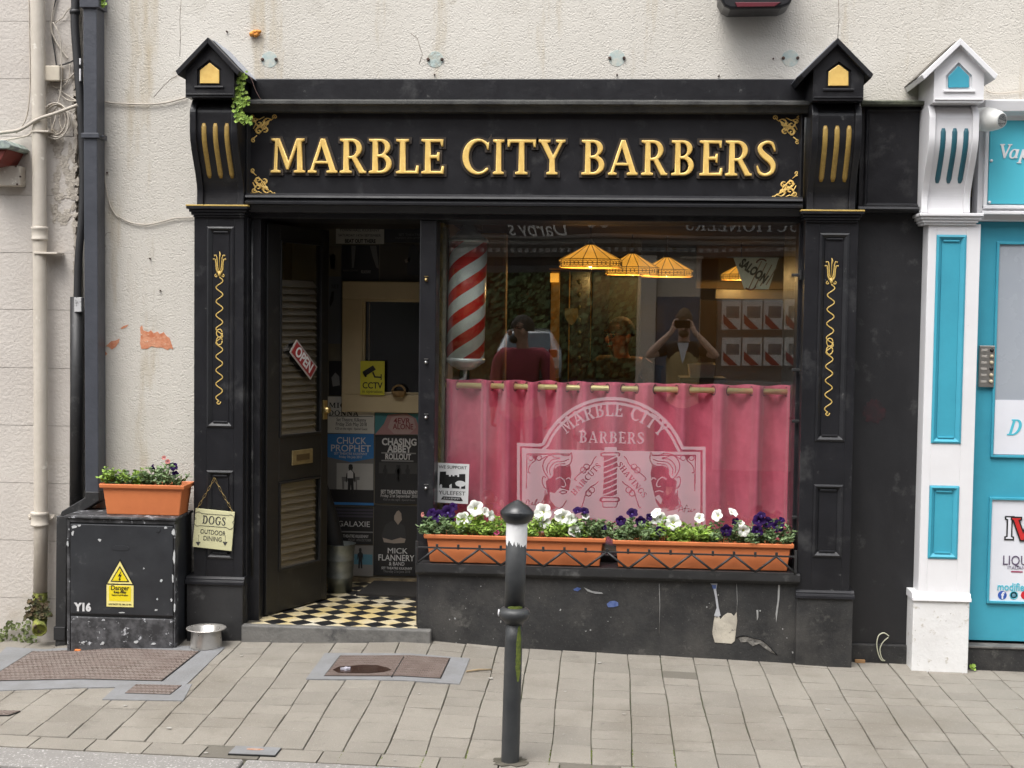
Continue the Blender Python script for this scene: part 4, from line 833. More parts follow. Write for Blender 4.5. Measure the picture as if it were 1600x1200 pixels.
MB().tube([a0.lerp(a1, k/8) for k in range(9)], [.008, .03, .045, .05, .05, .045, .035, .022, .01], 10).build('canopy', BF, um); MB().tube([a1, a1+(a1-a0)*.25], .007, 8).build('handle', BF, um)
mm = MB(); cs = [G(0, 0)]*0
def FP(px, py, z):
    d = ray(px, py); t = (z-CAM.z)/d.z; return CAM+d*t
qs = [FP(a, b, zfl) for a, b in ((556, 931), (592, 905), (668, 909), (668, 936))]
mm.add([(q.x, q.y, zfl+.012) for q in qs]+[(q.x, q.y, zfl+.0005) for q in qs], [(0, 1, 2, 3)]+[(4+k, 4+(k+1) % 4, (k+1) % 4, k) for k in range(4)])
tag(mm.build('door_mat', mat('mat_fibre', (.03, .027, .025), .95, bump=1, bs=150)), 'dark brown rubber doormat on the diamond tiled lobby floor', 'doormat')
# ------------------------------------------------------------------ window display: rod, curtain
YR = .195
rl, rr_ = P(684, 601.5, YR), P(1238, 612.5, YR)
rod = MB().tube([rl, rr_], .0145, 14).lathe([(.001, -.02), (.014, -.016), (.019, 0), (.014, .012), (.010, .016)], (rl.x, rl.y, rl.z), 14, 'X')
rodo = rod.build('curtain_rod', mat('brass_rod', (.92, .78, .40), .3, metal=.3, col2=(.8, .62, .28), vs=20)); tag(rodo, 'brass curtain rod threaded through the pink curtain', 'curtain rod')
PINK = mat('pink_velvet', (.87, .175, .285), .75, col2=(.70, .11, .20), vs=12, vmix=.6, bump=.35, bs=140, bd=.002)
PINK.node_tree.nodes['Principled BSDF'].inputs['Sheen Weight'].default_value = .9; PINK.node_tree.nodes['Principled BSDF'].inputs['Sheen Roughness'].default_value = .45; PINK.node_tree.nodes['Principled BSDF'].inputs['Sheen Tint'].default_value = (1, .55, .65, 1)
cr = [(683, 681), (697, 715), (752, 768), (787, 805), (824, 842), (870, 886), (905, 925), (950, 973), (995, 1024), (1058, 1079), (1115, 1138), (1175, 1194), (1230, 1238)]
bp_x, bp_p = [], []
for k, (a, b) in enumerate(cr):
    if k == 0: continue
    bp_x += [Xp(a, 600, YR), Xp(b, 600, YR)]; bp_p += [2*PI*k, 2*PI*k+PI]
cx0, cx1 = Xp(684, 600, YR), Xp(1238, 600, YR)
bp_x = [Xp(681, 600, YR)]+bp_x; bp_p = [PI*1.0]+bp_p
NX, NZ = 560, 44; vs = []; rodz = lambda x: rl.z+(rr_.z-rl.z)*(x-rl.x)/(rr_.x-rl.x)
zbc = zsill+.06
for j in range(NZ+1):
    for i in range(NX+1):
        x = cx0+(cx1-cx0)*i/NX; t = j/NZ; ztop = rodz(x)+.030+.004*math.sin(x*37); z = ztop+(zbc-ztop)*t
        ph = float(np.interp(x+.004*math.sin(z*7+x*3)*t, bp_x, bp_p)); s_ = math.sin(ph)
        amp = .046*(1-.3*t); y = YR-amp*(abs(s_)**1.0)*(1 if s_ > 0 else -1)
        y += .006*math.sin(x*23+z*4+2)*t+.003*math.sin(x*61+z*11)*t+.0045*math.sin(ph*2+1.1+z*1.5)*(.4+.6*t)+.0012*math.sin(z*46+x*17)*math.sin(x*9+z*5)+.0010*math.sin(x*190+z*21)*t
        vs.append((x, y, z))
cm = MB().add(vs, [(j*(NX+1)+i, j*(NX+1)+i+1, (j+1)*(NX+1)+i+1, (j+1)*(NX+1)+i) for j in range(NZ) for i in range(NX)], True)
ct = thing('pink_curtain', (0, YR, zbc), 'pink velvet half curtain hanging in folds behind the barber window', 'curtain')
co = cm.build('cloth', PINK, ct, fixn=False); so = co.modifiers.new('thick', 'SOLIDIFY'); so.thickness = .0015
GR = mat('eyelet_metal', (.14, .09, .06), .4, metal=.6)
for k, (a, b) in enumerate(cr[1:]):
    for e, px in ((-1, a), (1, b)):
        if px > 1232: continue
        x = Xp(px, 600, YR); c = Vector((x, YR, rodz(x))); pts = []
        for i in range(20):
            an = 2*PI*i/20; pts.append(c+Vector((.011*math.cos(an)*e, .020*math.cos(an), .022*math.sin(an))))
        MB().tube(pts, .0035, 6, closed=True).build('eyelet', GR, ct)
# ------------------------------------------------------------------ etched window logo: rasterised line art on the pane
def gpt(px, py):                                            # pixel on the pane -> (u along pane, z)
    d = ray(px, py); t = (GC-CAM).dot(GN)/d.dot(GN); h = CAM+d*t; return ((h-GC).dot(Vector((math.cos(GLANG), math.sin(GLANG), 0))), h.z)
ZO = zsill+.04
lx0_, ly0_, lx1_, ly1_ = 800, 612, 1110, 835                # working area in drawing units (one unit = one 1600-px pixel)
S_ = 3; GW, GH = (lx1_-lx0_)*S_//2, (ly1_-ly0_)*S_//2
XX, YY = np.meshgrid(lx0_+(np.arange(GW)+.5)*2/S_, ly0_+(np.arange(GH)+.5)*2/S_)
def inpoly(pts):
    m = np.zeros(XX.shape, bool); n_ = len(pts)
    xs = [p[0] for p in pts]; ys = [p[1] for p in pts]
    i0, i1 = max(int((min(xs)-lx0_)*S_/2)-1, 0), min(int((max(xs)-lx0_)*S_/2)+2, GW); j0, j1 = max(int((min(ys)-ly0_)*S_/2)-1, 0), min(int((max(ys)-ly0_)*S_/2)+2, GH)
    if i1 <= i0 or j1 <= j0: return m
    X_, Y_ = XX[j0:j1, i0:i1], YY[j0:j1, i0:i1]; mm_ = m[j0:j1, i0:i1]
    for k in range(n_):
        (xa, ya), (xb, yb2) = pts[k], pts[(k+1) % n_]
        if ya == yb2: continue
        c = ((Y_ < ya) != (Y_ < yb2)); mm_ ^= c & (X_ < (xb-xa)*(Y_-ya)/(yb2-ya)+xa)
    return m
def polys(ps):
    m = np.zeros(XX.shape, bool)
    for p in ps: m ^= inpoly(p)
    return m
def line(pts, w_=1.6, smooth=True):
    if smooth and len(pts) > 2: pts = [(p.x, p.y) for p in crom([(a, b, 0) for a, b in pts], 6)]
    m = np.zeros(XX.shape, bool)
    for (xa, ya), (xb, yb2) in zip(pts[:-1], pts[1:]):
        dx, dy = xb-xa, yb2-ya; l2 = dx*dx+dy*dy+1e-9; t = np.clip(((XX-xa)*dx+(YY-ya)*dy)/l2, 0, 1)
        m |= (XX-xa-t*dx)**2+(YY-ya-t*dy)**2 < (w_/2)**2
    return m
def stext(s, cx_, cy_, h, width=None, ang=0, gap=.14, squeeze=.9):
    ps, wd = ser_text(s, h, gap, squeeze=squeeze, width=width); ca, sa = math.cos(ang), math.sin(ang); out = []
    for p in ps: out.append([(cx_+(a-wd/2)*ca+(b-h/2)*sa, cy_+(a-wd/2)*sa-(b-h/2)*ca) for a, b in p])
    return polys(out)
def arctext(s, cx_, cy_, rad, h, a0, a1, squeeze=.85):      # along the top of a circle, degrees clockwise from up
    m = np.zeros(XX.shape, bool); chs = [c for c in s]; ws = [SER[c][0] if c != ' ' else .45 for c in chs]; tot = sum(ws)+.16*(len(chs)-1); x = 0
    for c, w0 in zip(chs, ws):
        t = (x+w0/2)/tot; an = math.radians(a0+(a1-a0)*t)
        if c != ' ':
            px_, py_ = cx_+rad*math.sin(an), cy_-rad*math.cos(an); ca, sa = math.cos(an), math.sin(an)
            m ^= polys([[(px_+((a-w0/2)*h*squeeze)*ca+(b-.5)*h*sa, py_+((a-w0/2)*h*squeeze)*sa-(b-.5)*h*ca) for a, b in p] for p in SER[c][1]])
        x += w0+.16
    return m
M_ = np.zeros(XX.shape, bool)
cxL, cyL, Ra = 956, 733, 113
def outline(o):
    pts = [(808+o, 838), (808+o, 691.5+o), (842+o*.6, 692.5+o)]
    pts += [(957+(118-o)*math.sin(math.radians(a))*1.0, 735-(115-o)*math.cos(math.radians(a))) for a in np.linspace(-68, 68, 60)]
    pts += [(1069-o*.6, 697+o), (1103-o, 697.5+o), (1103-o, 838)]
    return pts
sh = [inpoly(outline(o)) for o in (0, 5, 8, 12)]
M_ |= sh[0] & ~sh[1]; M_ |= sh[2] & ~sh[3]
field = inpoly([(816, 838), (816, 701), (940, 703), (1092, 706), (1096, 838)]); M_ |= field
arch_in = sh[3] & (YY < 702)
M_ |= arctext('MARBLE CITY', 957, 752, 113, 22, -43, 47)
M_ |= stext('BARBERS', 957, 683, 18, width=101, ang=.02)
# cut-outs in the frosted field
C_ = np.zeros(XX.shape, bool)
C_ |= line([(824, 709), (890, 709)], 1.6, 0) | line([(824, 709), (823, 762)], 1.6, 0) | line([(1020, 711), (1087, 711)], 1.6, 0) | line([(1087, 711), (1086, 766)], 1.6, 0)
for s_, ox in ((1, 824), (-1, 1087)):
    f = lambda a, b: (ox+s_*a, 711+b)
    for a in (6, 19):
        C_ |= line([f(a+4*math.cos(t*PI/6), 4+4*math.sin(t*PI/6)) for t in range(13)], 1.2, 0)
    C_ |= line([f(23, 6), f(30, 2), f(38, 0), f(44, 3), f(52, 4)], 1.3) | line([f(13, 8), f(6, 14), f(3, 20), f(2, 26), f(5, 27)], 1.3) | inpoly([f(9, 0), f(17, 0), f(13, 9)])
# central pole
C_ |= polys([[(942.5, 706), (968, 706), (971, 708), (971, 711), (968, 713), (942, 713), (939.5, 711), (939.5, 708)]]) & ~polys([[(943, 708), (967, 708), (968, 710), (967, 711.5), (943, 711.5), (941.5, 710)]])
C_ |= inpoly([(945, 713), (966, 713), (965, 775), (944, 775)])
for k in range(8): C_ &= ~line([(945, 721+k*8.6), (955, 717+k*8.6), (966, 712+k*8.6)], 2.2)
C_ |= polys([[(941, 776), (968, 776), (970, 779), (970, 782), (967, 784), (941, 784), (938, 782), (938, 779)]]) & ~polys([[(942, 778), (966, 778), (967, 780), (966, 782), (942, 782)]])
C_ |= line([(943, 784), (944, 791), (948, 792), (961, 792), (965, 790), (966, 784)], 1.4)
M_ |= inpoly([(946, 698), (965, 698), (966, 706), (946, 706)])
# words along diagonals and flourishes
C_ |= stext('HAIRCUTS', 917, 748, 9, width=62, ang=-.84); C_ |= stext('SHAVINGS', 989, 749, 9, width=66, ang=.90)
for s_, ox in ((-1, 940), (1, 970)):
    g_ = lambda a, b: (ox+s_*a, b)
    C_ |= line([g_(7, 713), g_(10, 716), g_(14, 724), g_(20, 731), g_(28, 736), g_(36, 742), g_(41, 748), g_(38, 750)], 1.4)
    for a, b in ((22, 729), (27, 734)): C_ |= line([g_(a+4.6*math.cos(t*PI/6), b+4.6*math.sin(t*PI/6)) for t in range(13)], 1.2, 0)
    C_ |= line([g_(4, 752), g_(8, 756), g_(15, 760), g_(22, 768), g_(26, 780), g_(30, 792), g_(33, 792)], 1.4)
    for a, b in ((14, 765), (19, 770)): C_ |= line([g_(a+4.6*math.cos(t*PI/6), b+4.6*math.sin(t*PI/6)) for t in range(13)], 1.2, 0)
# two heads drawn in line
def head(ox, s_, beard):
    f = lambda a, b: (ox+s_*a, b); out = np.zeros(XX.shape, bool)
    hair = [f(4,738),f(1,728),f(4,718),f(12,710),f(24,708),f(34,711),f(42,711),f(46,707),f(47,716),f(44,724),f(36,728),f(26,728),f(20,734),f(17,744),f(12,748),f(8,744)]
    face = [f(20,733),f(28,728),f(38,729),f(44,726),f(46,738),f(45,752),f(42,766),f(38,782),f(31,792),f(22,792),f(12,780),f(9,768),f(7,752),f(12,748),f(17,744)]
    out |= line(hair+[hair[0]], 1.5)
    for q in ([f(8,738),f(8,728),f(16,718),f(28,716)], [f(13,742),f(12,732),f(20,722),f(34,720),f(42,717)], [f(18,736),f(22,726),f(36,724)]): out |= line(q, 1.3)
    fm = inpoly(face)
    if beard: fm &= ~inpoly([f(12,768),f(20,770),f(28,762),f(36,764),f(42,766),f(38,782),f(31,792),f(22,792),f(12,780)])
    else: fm &= ~inpoly([f(40,776),f(33,772),f(28,780),f(30,788)])
    out |= fm; out |= line(face[7:]+[face[0]], 1.5)
    for q in ([f(22,748),f(28,745),f(33,748)], [f(38,748),f(42,746),f(45,749)], [f(34,748),f(37,757),f(34,760),f(31,759)], [f(27,768),f(33,766),f(39,768)]): out &= ~line(q, 1.6)
    if beard: out |= line([f(27,768),f(33,766),f(39,768),f(33,771),f(27,768)], 1.6)
    ear = [f(6,746),f(2,744),f(0,751),f(3,760),f(8,764)]; out |= line(ear, 1.5)
    out |= inpoly([f(7,768),f(12,782),f(22,794),f(12,796),f(2,788),f(4,778)]); out |= line([f(5,766),f(4,776),f(0,786),f(6,794),f(20,797)], 1.4)
    return out
C_ |= head(848, 1, True); C_ |= head(1064, -1, False)
C_ |= line([(822,789),(824,781),(828,782),(826,785),(828,787),(825,790),(821,789)], 1) | line([(830,787),(833,784),(832,788),(836,787),(838,781),(840,780),(837,789),(841,786),(843,784),(842,788),(845,786),(847,784),(848,787)], .95)
C_ |= line([(1060,799),(1064,790),(1066,790),(1068,799)], 1) | line([(1061,796),(1068,796)], .9) | line([(1070,800),(1073,789),(1075,790)], .9) | line([(1069,794),(1077,794),(1076,799),(1079,798),(1081,795),(1080,799),(1083,798),(1085,795),(1087,796)], .95)
MBT = None
M_ &= ~(C_ & field)
# bold word line under the picture, partly hidden by the flowers
bw = text_mesh('Traditional Shaves & Hot Towels', 1, None)
ls = np.zeros(XX.shape, bool)
for ed in bw.polygons:
    pts = [(bw.vertices[v].co.x, bw.vertices[v].co.y) for v in ed.vertices]
    if abs(ed.normal.z) > .9 and bw.vertices[ed.vertices[0]].co.z > 0: ls |= inpoly([(955+a*17.2, 816-b*17.2) for a, b in pts])
bpy.data.meshes.remove(bw); M_ &= ~ls
# runs of cells -> thin quads on the pane
vsl, fsl = [], []
ax = Vector((math.cos(GLANG), math.sin(GLANG), 0)); base = [gpt(lx0_, ly0_), gpt(lx1_, ly0_), gpt(lx0_, ly1_), gpt(lx1_, ly1_)]
def gp(i, j):
    a, b = i/GW, j/GH; u_ = (base[0][0]*(1-a)+base[1][0]*a)*(1-b)+(base[2][0]*(1-a)+base[3][0]*a)*b; z_ = (base[0][1]*(1-a)+base[1][1]*a)*(1-b)+(base[2][1]*(1-a)+base[3][1]*a)*b
    return GC+ax*u_+GN*.0045+Vector((0, 0, z_))
for j in range(GH):
    row = np.concatenate([[0], M_[j].astype(int), [0]]); dd = np.diff(row); st = np.where(dd == 1)[0]; en = np.where(dd == -1)[0]
    for a, b in zip(st, en):
        if gp(a, j).z < ZO: continue
        k = len(vsl); vsl += [tuple(gp(a, j)), tuple(gp(b, j)), tuple(gp(b, j+1)), tuple(gp(a, j+1))]; fsl.append((k, k+1, k+2, k+3))
FROST = bpy.data.materials.new('etched_frost'); FROST.use_nodes = True; n = FROST.node_tree.nodes; L = FROST.node_tree.links; n.clear()
o_ = n.new('ShaderNodeOutputMaterial'); tr = n.new('ShaderNodeBsdfTransparent'); df = n.new('ShaderNodeBsdfDiffuse'); mx = n.new('ShaderNodeMixShader'); mx.inputs[0].default_value = .42
df.inputs[0].default_value = (.60, .50, .53, 1); L.new(tr.outputs[0], mx.inputs[1]); L.new(df.outputs[0], mx.inputs[2]); L.new(mx.outputs[0], o_.inputs[0])
MB().add(vsl, fsl).build('etched_logo', FROST, bpy.data.objects['window_glass'], fixn=False)
# sticker on the pane
def on_pane(px, py, off=.005): a = gpt(px, py); return GC+ax*a[0]+GN*off+Vector((0, 0, a[1]))
def PM(px, py, off=.005, ang=0): p = on_pane(px, py, off); return Matrix.Translation(p) @ Matrix.Rotation(GLANG, 4, 'Z') @ Matrix.Rotation(ang, 4, 'Y') @ Matrix.Rotation(PI/2, 4, 'X')
st_w, st_h = (on_pane(733, 755)-on_pane(682, 755)).length, (on_pane(706, 724)-on_pane(706, 786)).length
def flat(M, pts, m, parent, name, d=0, t=.0006, org=None, **k):
    n_ = len(pts); vs = [M @ Vector((a, b, d)) for a, b in pts]+[M @ Vector((a, b, d-t)) for a, b in pts]
    return MB().add(vs, [tuple(range(n_)), tuple(range(2*n_-1, n_-1, -1))]+[(i, (i+1) % n_, n_+(i+1) % n_, n_+i) for i in range(n_)]).build(name, m, parent, org=org, **k)
SM_ = PM(707, 755, .005, .02); a, b = st_w/2, st_h/2
STW = mat('sticker_white', (.72, .72, .72), .5, vs=5, vmix=.1)
stk = flat(SM_, [(-a, -b), (a, -b), (a, b), (-a, b)], STW, None, 'window_sticker'); tag(stk, 'white rectangular sticker with a black castle and tree on the lower left of the window', 'sticker')
def stt(s, y, w_, h, bold=0): me = text_mesh(s, h*1.4, st_w*w_, ext=.0003, bold=bold); me.transform(SM_ @ Matrix.Translation((0, y*st_h, .0008))); link('lettering', me, INK, stk)
stt('WE SUPPORT', .40, .86, .016); stt('YULEFEST', -.25, .82, .02)
flat(SM_, [(-a*.78, b*.56), (-a*.4, b*.58), (-a*.4, b*.42), (-a*.22, b*.42), (-a*.22, b*.34), (-.1*a, b*.34), (-.1*a, b*.42), (0, b*.42), (0, b*.36), (a*.12, b*.36), (a*.12, b*.42), (a*.3, b*.42), (a*.3, b*.34), (a*.4, b*.34), (a*.4, b*.48), (a*.78, b*.5), (a*.8, -b*.25), (-a*.8, -b*.25)], INK, stk, 'castle_print', .0009)
flat(SM_, [(a*.5+a*.34*math.cos(t*.42)*(1 if t % 2 else .92), -b*.02+b*.15*math.sin(t*.42)+b*.02) for t in range(15)], STW, stk, 'tree_print', .0013); flat(SM_, [(a*.45, -b*.25), (a*.55, -b*.25), (a*.53, 0), (a*.47, 0)], STW, stk, 'tree_print', .0014)
flat(SM_, [(-a*.78, -b*.25), (-a*.62, -b*.25), (-a*.62, -b*.12), (-a*.68, -b*.06), (-a*.78, -b*.14)], STW, stk, 'deer_print', .0013); flat(SM_, [(-a*.16, -b*.25), (-.02*a, -b*.25), (-.04*a, -b*.02), (-a*.18, -b*.1)], STW, stk, 'deer_print', .0013)
flat(SM_, [(-a*.55, -b*.68), (a*.55, -b*.68), (a*.68, -b*.86), (a*.5, -b*.88), (-a*.5, -b*.84), (-a*.68, -b*.84), (-a*.6, -b*.76)], INK, stk, 'ribbon_print', .0009)
me = text_mesh('KILKENNY', .013, st_w*.5, ext=.0003); me.transform(SM_ @ Matrix.Translation((0, -.385*st_h, .0013))); link('lettering', me, STW, stk)
# ------------------------------------------------------------------ planters and petunias
TERRA = mat('terracotta_plastic', (.62, .19, .065), .5, col2=(.52, .15, .05), vs=5, vmix=.5, bump=.1, bs=30, chips=[((.45, .2, .1), 16, .68, .08)])
def planter(x0, x1, zr, zb_, yf, yb, taper, label):
    t = thing('planter', ((x0+x1)/2, (yf+yb)/2, zb_), label, 'planter', 'terracotta coloured plastic planters')
    rim = .022; mb = MB(); k = .018
    def ring(inx, iny, z): return [(x0+inx, yf+iny, z), (x1-inx, yf+iny, z), (x1-inx, yb-iny, z), (x0+inx, yb-iny, z)]
    rs = [ring(taper+.012, .022, zb_), ring(.016, .014, zr-rim), ring(.002, .002, zr-rim+.002), ring(0, 0, zr), ring(.008, .008, zr+.001), ring(.018, .018, zr-.03), ring(taper+.02, .03, zb_+.02)]
    vs = [v for q in rs for v in q]; fs = [(3, 2, 1, 0)]+[(i*4+j, i*4+(j+1) % 4, (i+1)*4+(j+1) % 4, (i+1)*4+j) for i in range(len(rs)-1) for j in range(4)]+[(24, 25, 26, 27)]
    mb.add(vs, fs).build('trough', TERRA, t, .004, fixn=False)
    mb = MB(); n_ = 30; r = random.Random(int(x0*100)); vs = []
    for j in range(4):
        for i in range(n_+1): vs.append((x0+.02+(x1-x0-.04)*i/n_, yf+.02+(yb-yf-.04)*j/3, zr-.02+r.uniform(-.004, .008)))
    mb.add(vs, [(j*(n_+1)+i, j*(n_+1)+i+1, (j+1)*(n_+1)+i+1, (j+1)*(n_+1)+i) for j in range(3) for i in range(n_)]).build('soil', SOIL, t)
    return t
PETW = mat('white_petal', (.78, .78, .74), .6, col2=(.66, .68, .60), vs=30, vmix=.4); PETP = mat('purple_petal', (.022, .003, .062), .7, col2=(.012, .002, .034), vs=40, vmix=.8, spec=.15); PETM = mat('magenta_petal', (.35, .02, .10), .6); PETF = mat('faded_petal', (.45, .18, .15), .7, col2=(.3, .1, .08)); THR = mat('flower_throat', (.45, .50, .12), .6); THRP = mat('purple_throat', (.10, .06, .25), .6)
def leafq(mb, p, d, L_, w_, r):
    d = Vector(d).normalized(); s_ = d.cross(Vector((r.uniform(-1, 1), r.uniform(-1, 1), r.uniform(-.3, 1)))).normalized()*w_/2; b_ = d.cross(s_).normalized()*L_*.12
    p = Vector(p); mb.add([p, p+d*L_*.35+s_+b_, p+d*L_*.75+s_*.8+b_, p+d*L_, p+d*L_*.75-s_*.8+b_, p+d*L_*.35-s_+b_], [(0, 1, 2, 3), (0, 3, 4, 5)])
def plant(name, c, hw, dep, h, label, m, n=40, LL=.028, LW_=.011, flowers=(), group='petunia plants in the planters', cat='plant', seed=0, upright=.55, stems=True):
    r = random.Random(seed); t = thing(name, c, label, cat, group); mb = MB(); sb = MB(); c = Vector(c)
    for i in range(n):
        a = r.uniform(-1, 1); q = c+Vector((a*hw*.7, r.uniform(-1, 1)*dep*.6, -.01)); d = Vector((a*.55+r.uniform(-.4, .4), r.uniform(-.7, .5), r.uniform(.5, 1.2))).normalized()
        ln = h*r.uniform(.45, 1.05)*(1-.35*abs(a)); pts = [q+d*ln*k/5+Vector((0, 0, -.10*ln*(k/5)**2)) for k in range(6)]
        if stems: sb.tube(pts, .0016, 4)
        for k in range(2, 6):
            for e in range(3 if k < 5 else 4):
                an = r.uniform(0, 2*PI); dd = Vector((math.cos(an), math.sin(an)*.9, r.uniform(-.1, upright*1.4)))
                leafq(mb, pts[k], dd, LL*r.uniform(.6, 1.15), LW_*r.uniform(.7, 1.3), r)
    if stems: sb.build('stems', mat('plant_stem', (.12, .2, .05), .6), t)
    mb.build('foliage', m, t, fixn=False)
    for (fx, fy, fyy, size, pm_, face) in flowers: flower(t, P(fx, fy, fyy), size, pm_, face, r)
    return t
def flower(t, c, R_, m, face, r):
    """five-lobed trumpet; face = direction it looks"""
    f = Vector(face).normalized(); q = f.to_track_quat('Z', 'Y').to_matrix().to_4x4(); M = Matrix.Translation(c) @ q @ Matrix.Rotation(r.uniform(0, 2), 4, 'Z')
    n_ = 40; vs = []; prof = [(.10, -.85), (.16, -.55), (.25, -.28), (.55, -.08), (.85, .0), (1.0, -.03)]
    for k, (rr, z) in enumerate(prof):
        for i in range(n_):
            a = 2*PI*i/n_; lob = 1-(.17*(abs(math.cos(2.5*a))**4))*(k/5)**2; z2 = z+.07*math.sin(5*a+1)*(k/5)+.03*math.sin(15*a)*(k/5)
            vs.append(M @ Vector((rr*lob*math.cos(a)*R_, rr*lob*math.sin(a)*R_, z2*R_)))
    fl_ = MB().add(vs, [(k*n_+i, k*n_+(i+1) % n_, (k+1)*n_+(i+1) % n_, (k+1)*n_+i) for k in range(5) for i in range(n_)], True).build('flower', m, t, fixn=False)
    tm = THR if m is PETW else THRP
    MB().add([M @ Vector((.17*math.cos(2*PI*i/10)*R_, .17*math.sin(2*PI*i/10)*R_, -.40*R_)) for i in range(10)]+[M @ Vector((0, 0, -.3*R_))], [(i, (i+1) % 10, 10) for i in range(10)]).build('throat', tm, fl_, fixn=False)
YPL = -.085
zrl, zrr = Zp(805, 838, YPL-.05), Zp(1100, 847, YPL-.05)
x0, x1 = Xp(662, 835, YPL-.05), Xp(947, 840, YPL-.05); xb0, xb1 = Xp(957, 845, YPL-.05), Xp(1241, 848, YPL-.05)
zsurf = zs1+.004
pa = planter(x0, x1, zrl, zsurf, -.145, .005, .018, 'long orange window planter on the left half of the sill, behind the bollard')
pb_ = planter(xb0, xb1, zrr, zsurf, -.145, .005, .018, 'long orange window planter on the right half of the sill')
F_ = lambda a, b, s=.032, m=PETW, f=(0, -1, .25), Y=-.09: (a, b, Y, s*1.12, m, f)
def pl_(px, zr, hwpx, hpx, label, m, fl, n, sd, LL=.028, LW_=.011, Y=-.07):
    s_ = 3.18; plant('petunia_plant', (Xp(px, 838, Y), Y, zr-.012), hwpx/318, .055, hpx/318, label, m, n, LL, LW_, fl, seed=sd)
pl_(692, zrl, 34, 42, 'trailing purple petunia at the left end of the left window planter', LEAFG, [F_(700, 800, .034, PETP, (.1, -1, .5)), F_(683, 806, .03, PETP, (-.4, -1, .4)), F_(701, 812, .026, PETP, (0, -1, 0)), F_(674, 802, .026, PETP, (-.5, -1, .6), -.07), F_(708, 792, .022, PETP, (.2, -1, .6), -.06), F_(660, 804, .012, PETF, (-1, -1, .2))], 44, 1)
pl_(738, zrl, 30, 46, 'white petunia with two large blooms beside the sticker, left window planter', LEAFY, [F_(743, 794, .037, PETW, (.1, -1, .2)), F_(724, 812, .036, PETW, (-.1, -1, .1)), F_(760, 800, .024, PETW, (.8, -.5, .3)), F_(768, 806, .026, PETW, (1, -.6, .2))], 42, 2)
pl_(788, zrl, 34, 38, 'bushy green petunia with one small magenta bloom left of the bollard head', LEAFY, [F_(776, 832, .013, PETM, (0, -1, .5), -.13)], 50, 3)
pl_(850, zrl, 32, 46, 'white petunia with double blooms right of the bollard head, left window planter', LEAFY, [F_(848, 800, .040, PETW, (0, -1, .2)), F_(850, 816, .030, PETW, (.1, -1, 0)), F_(842, 806, .024, PETW, (-.5, -1, .2))], 42, 4)
pl_(885, zrl, 28, 42, 'white petunia with a bright cluster and a lower bloom, left window planter', LEAFY, [F_(880, 808, .038, PETW, (.1, -1, .2)), F_(893, 812, .028, PETW, (.4, -1, .1)), F_(897, 829, .027, PETW, (.1, -1, .2), -.12), F_(872, 800, .018, PETW, (-.4, -.6, 1))], 38, 5)
pl_(922, zrl, 28, 44, 'grey green petunia with two small purple blooms at the right end of the left planter', LEAFG, [F_(902, 797, .021, PETP, (-.2, -.8, .9)), F_(914, 798, .020, PETP, (.3, -.8, .8)), F_(915, 806, .017, PETW, (.2, -1, .6)), F_(944, 825, .014, PETP, (.3, -1, .2))], 44, 6)
pl_(990, zrr, 38, 46, 'purple petunia with four dark blooms at the left end of the right window planter', LEAFG, [F_(988, 801, .026, PETP, (0, -.9, .8)), F_(970, 814, .024, PETP, (-.2, -1, .1)), F_(1001, 815, .025, PETP, (.2, -1, .1)), F_(1015, 808, .018, PETP, (.4, -.9, .3)), F_(1031, 830, .024, PETP, (0, -1, .1), -.12)], 56, 7)
pl_(1042, zrr, 30, 46, 'white petunia with open trumpets in the middle of the right window planter', LEAFY, [F_(1025, 801, .027, PETW, (-.5, -.6, .8)), F_(1033, 809, .026, PETW, (.3, -1, .1)), F_(1023, 813, .018, PETW, (-.3, -1, .1)), F_(1052, 816, .036, PETW, (0, -1, .2))], 40, 8)
pl_(1082, zrr, 30, 36, 'leafy green petunia with a single white bloom, right window planter', LEAFY, [F_(1093, 809, .023, PETW, (0, -1, .3))], 54, 9)
pl_(1138, zrr, 34, 46, 'mixed petunia with sideways white trumpets and a round purple bloom', LEAFG, [F_(1120, 805, .028, PETW, (-.6, -.8, .4)), F_(1146, 800, .025, PETW, (.5, -.5, .8)), F_(1135, 829, .027, PETP, (-.1, -1, 0), -.12), F_(1150, 816, .020, PETP, (.2, -1, .2)), F_(1162, 830, .028, PETW, (.1, -1, -.2), -.12), F_(1158, 818, .016, PETW, (0, -.8, .5))], 46, 10)
pl_(1203, zrr, 36, 46, 'purple petunia with a dense dark cluster at the right end of the right planter', LEAFG, [F_(1186, 813, .030, PETP, (-.1, -.9, .5)), F_(1200, 816, .026, PETP, (.2, -1, .4)), F_(1183, 830, .027, PETP, (0, -1, .1), -.12), F_(1216, 822, .028, PETP, (.2, -1, .2), -.11), F_(1190, 804, .020, PETP, (0, -.7, .9)), F_(1222, 812, .016, PETP, (.4, -.7, .8))], 50, 11)
# railing
IRON = mat('black_iron', (.014, .014, .015), .45, col2=(.03, .03, .03), vs=9, bump=.3, bs=60, chips=[((.16, .15, .14), 30, .70, .05)])
YRl = -.162
rg = thing('window_box_railing', (0, YRl, zs1), 'low black iron zigzag railing along the sill in front of the orange planters', 'railing')
za = lambda px: Zp(px, 854.5+(px-650)*.0265, YRl); zb2 = lambda px: Zp(px, 882.5+(px-650)*.022, YRl)
xr0, xr1 = Xp(651, 860, YRl), Xp(1243, 880, YRl)
MB().box(xr0, xr1, YRl-.005, YRl+.005, (za(651)+za(1243))/2-.004, (za(651)+za(1243))/2+.004).build('top_bar', IRON, rg, .001)
zt2 = (za(651)+za(1243))/2; zb3 = (zb2(651)+zb2(1243))/2
MB().box(xr0, xr1, YRl-.006, YRl+.006, zb3-.006, zb3+.004).build('bottom_bar', IRON, rg, .001)
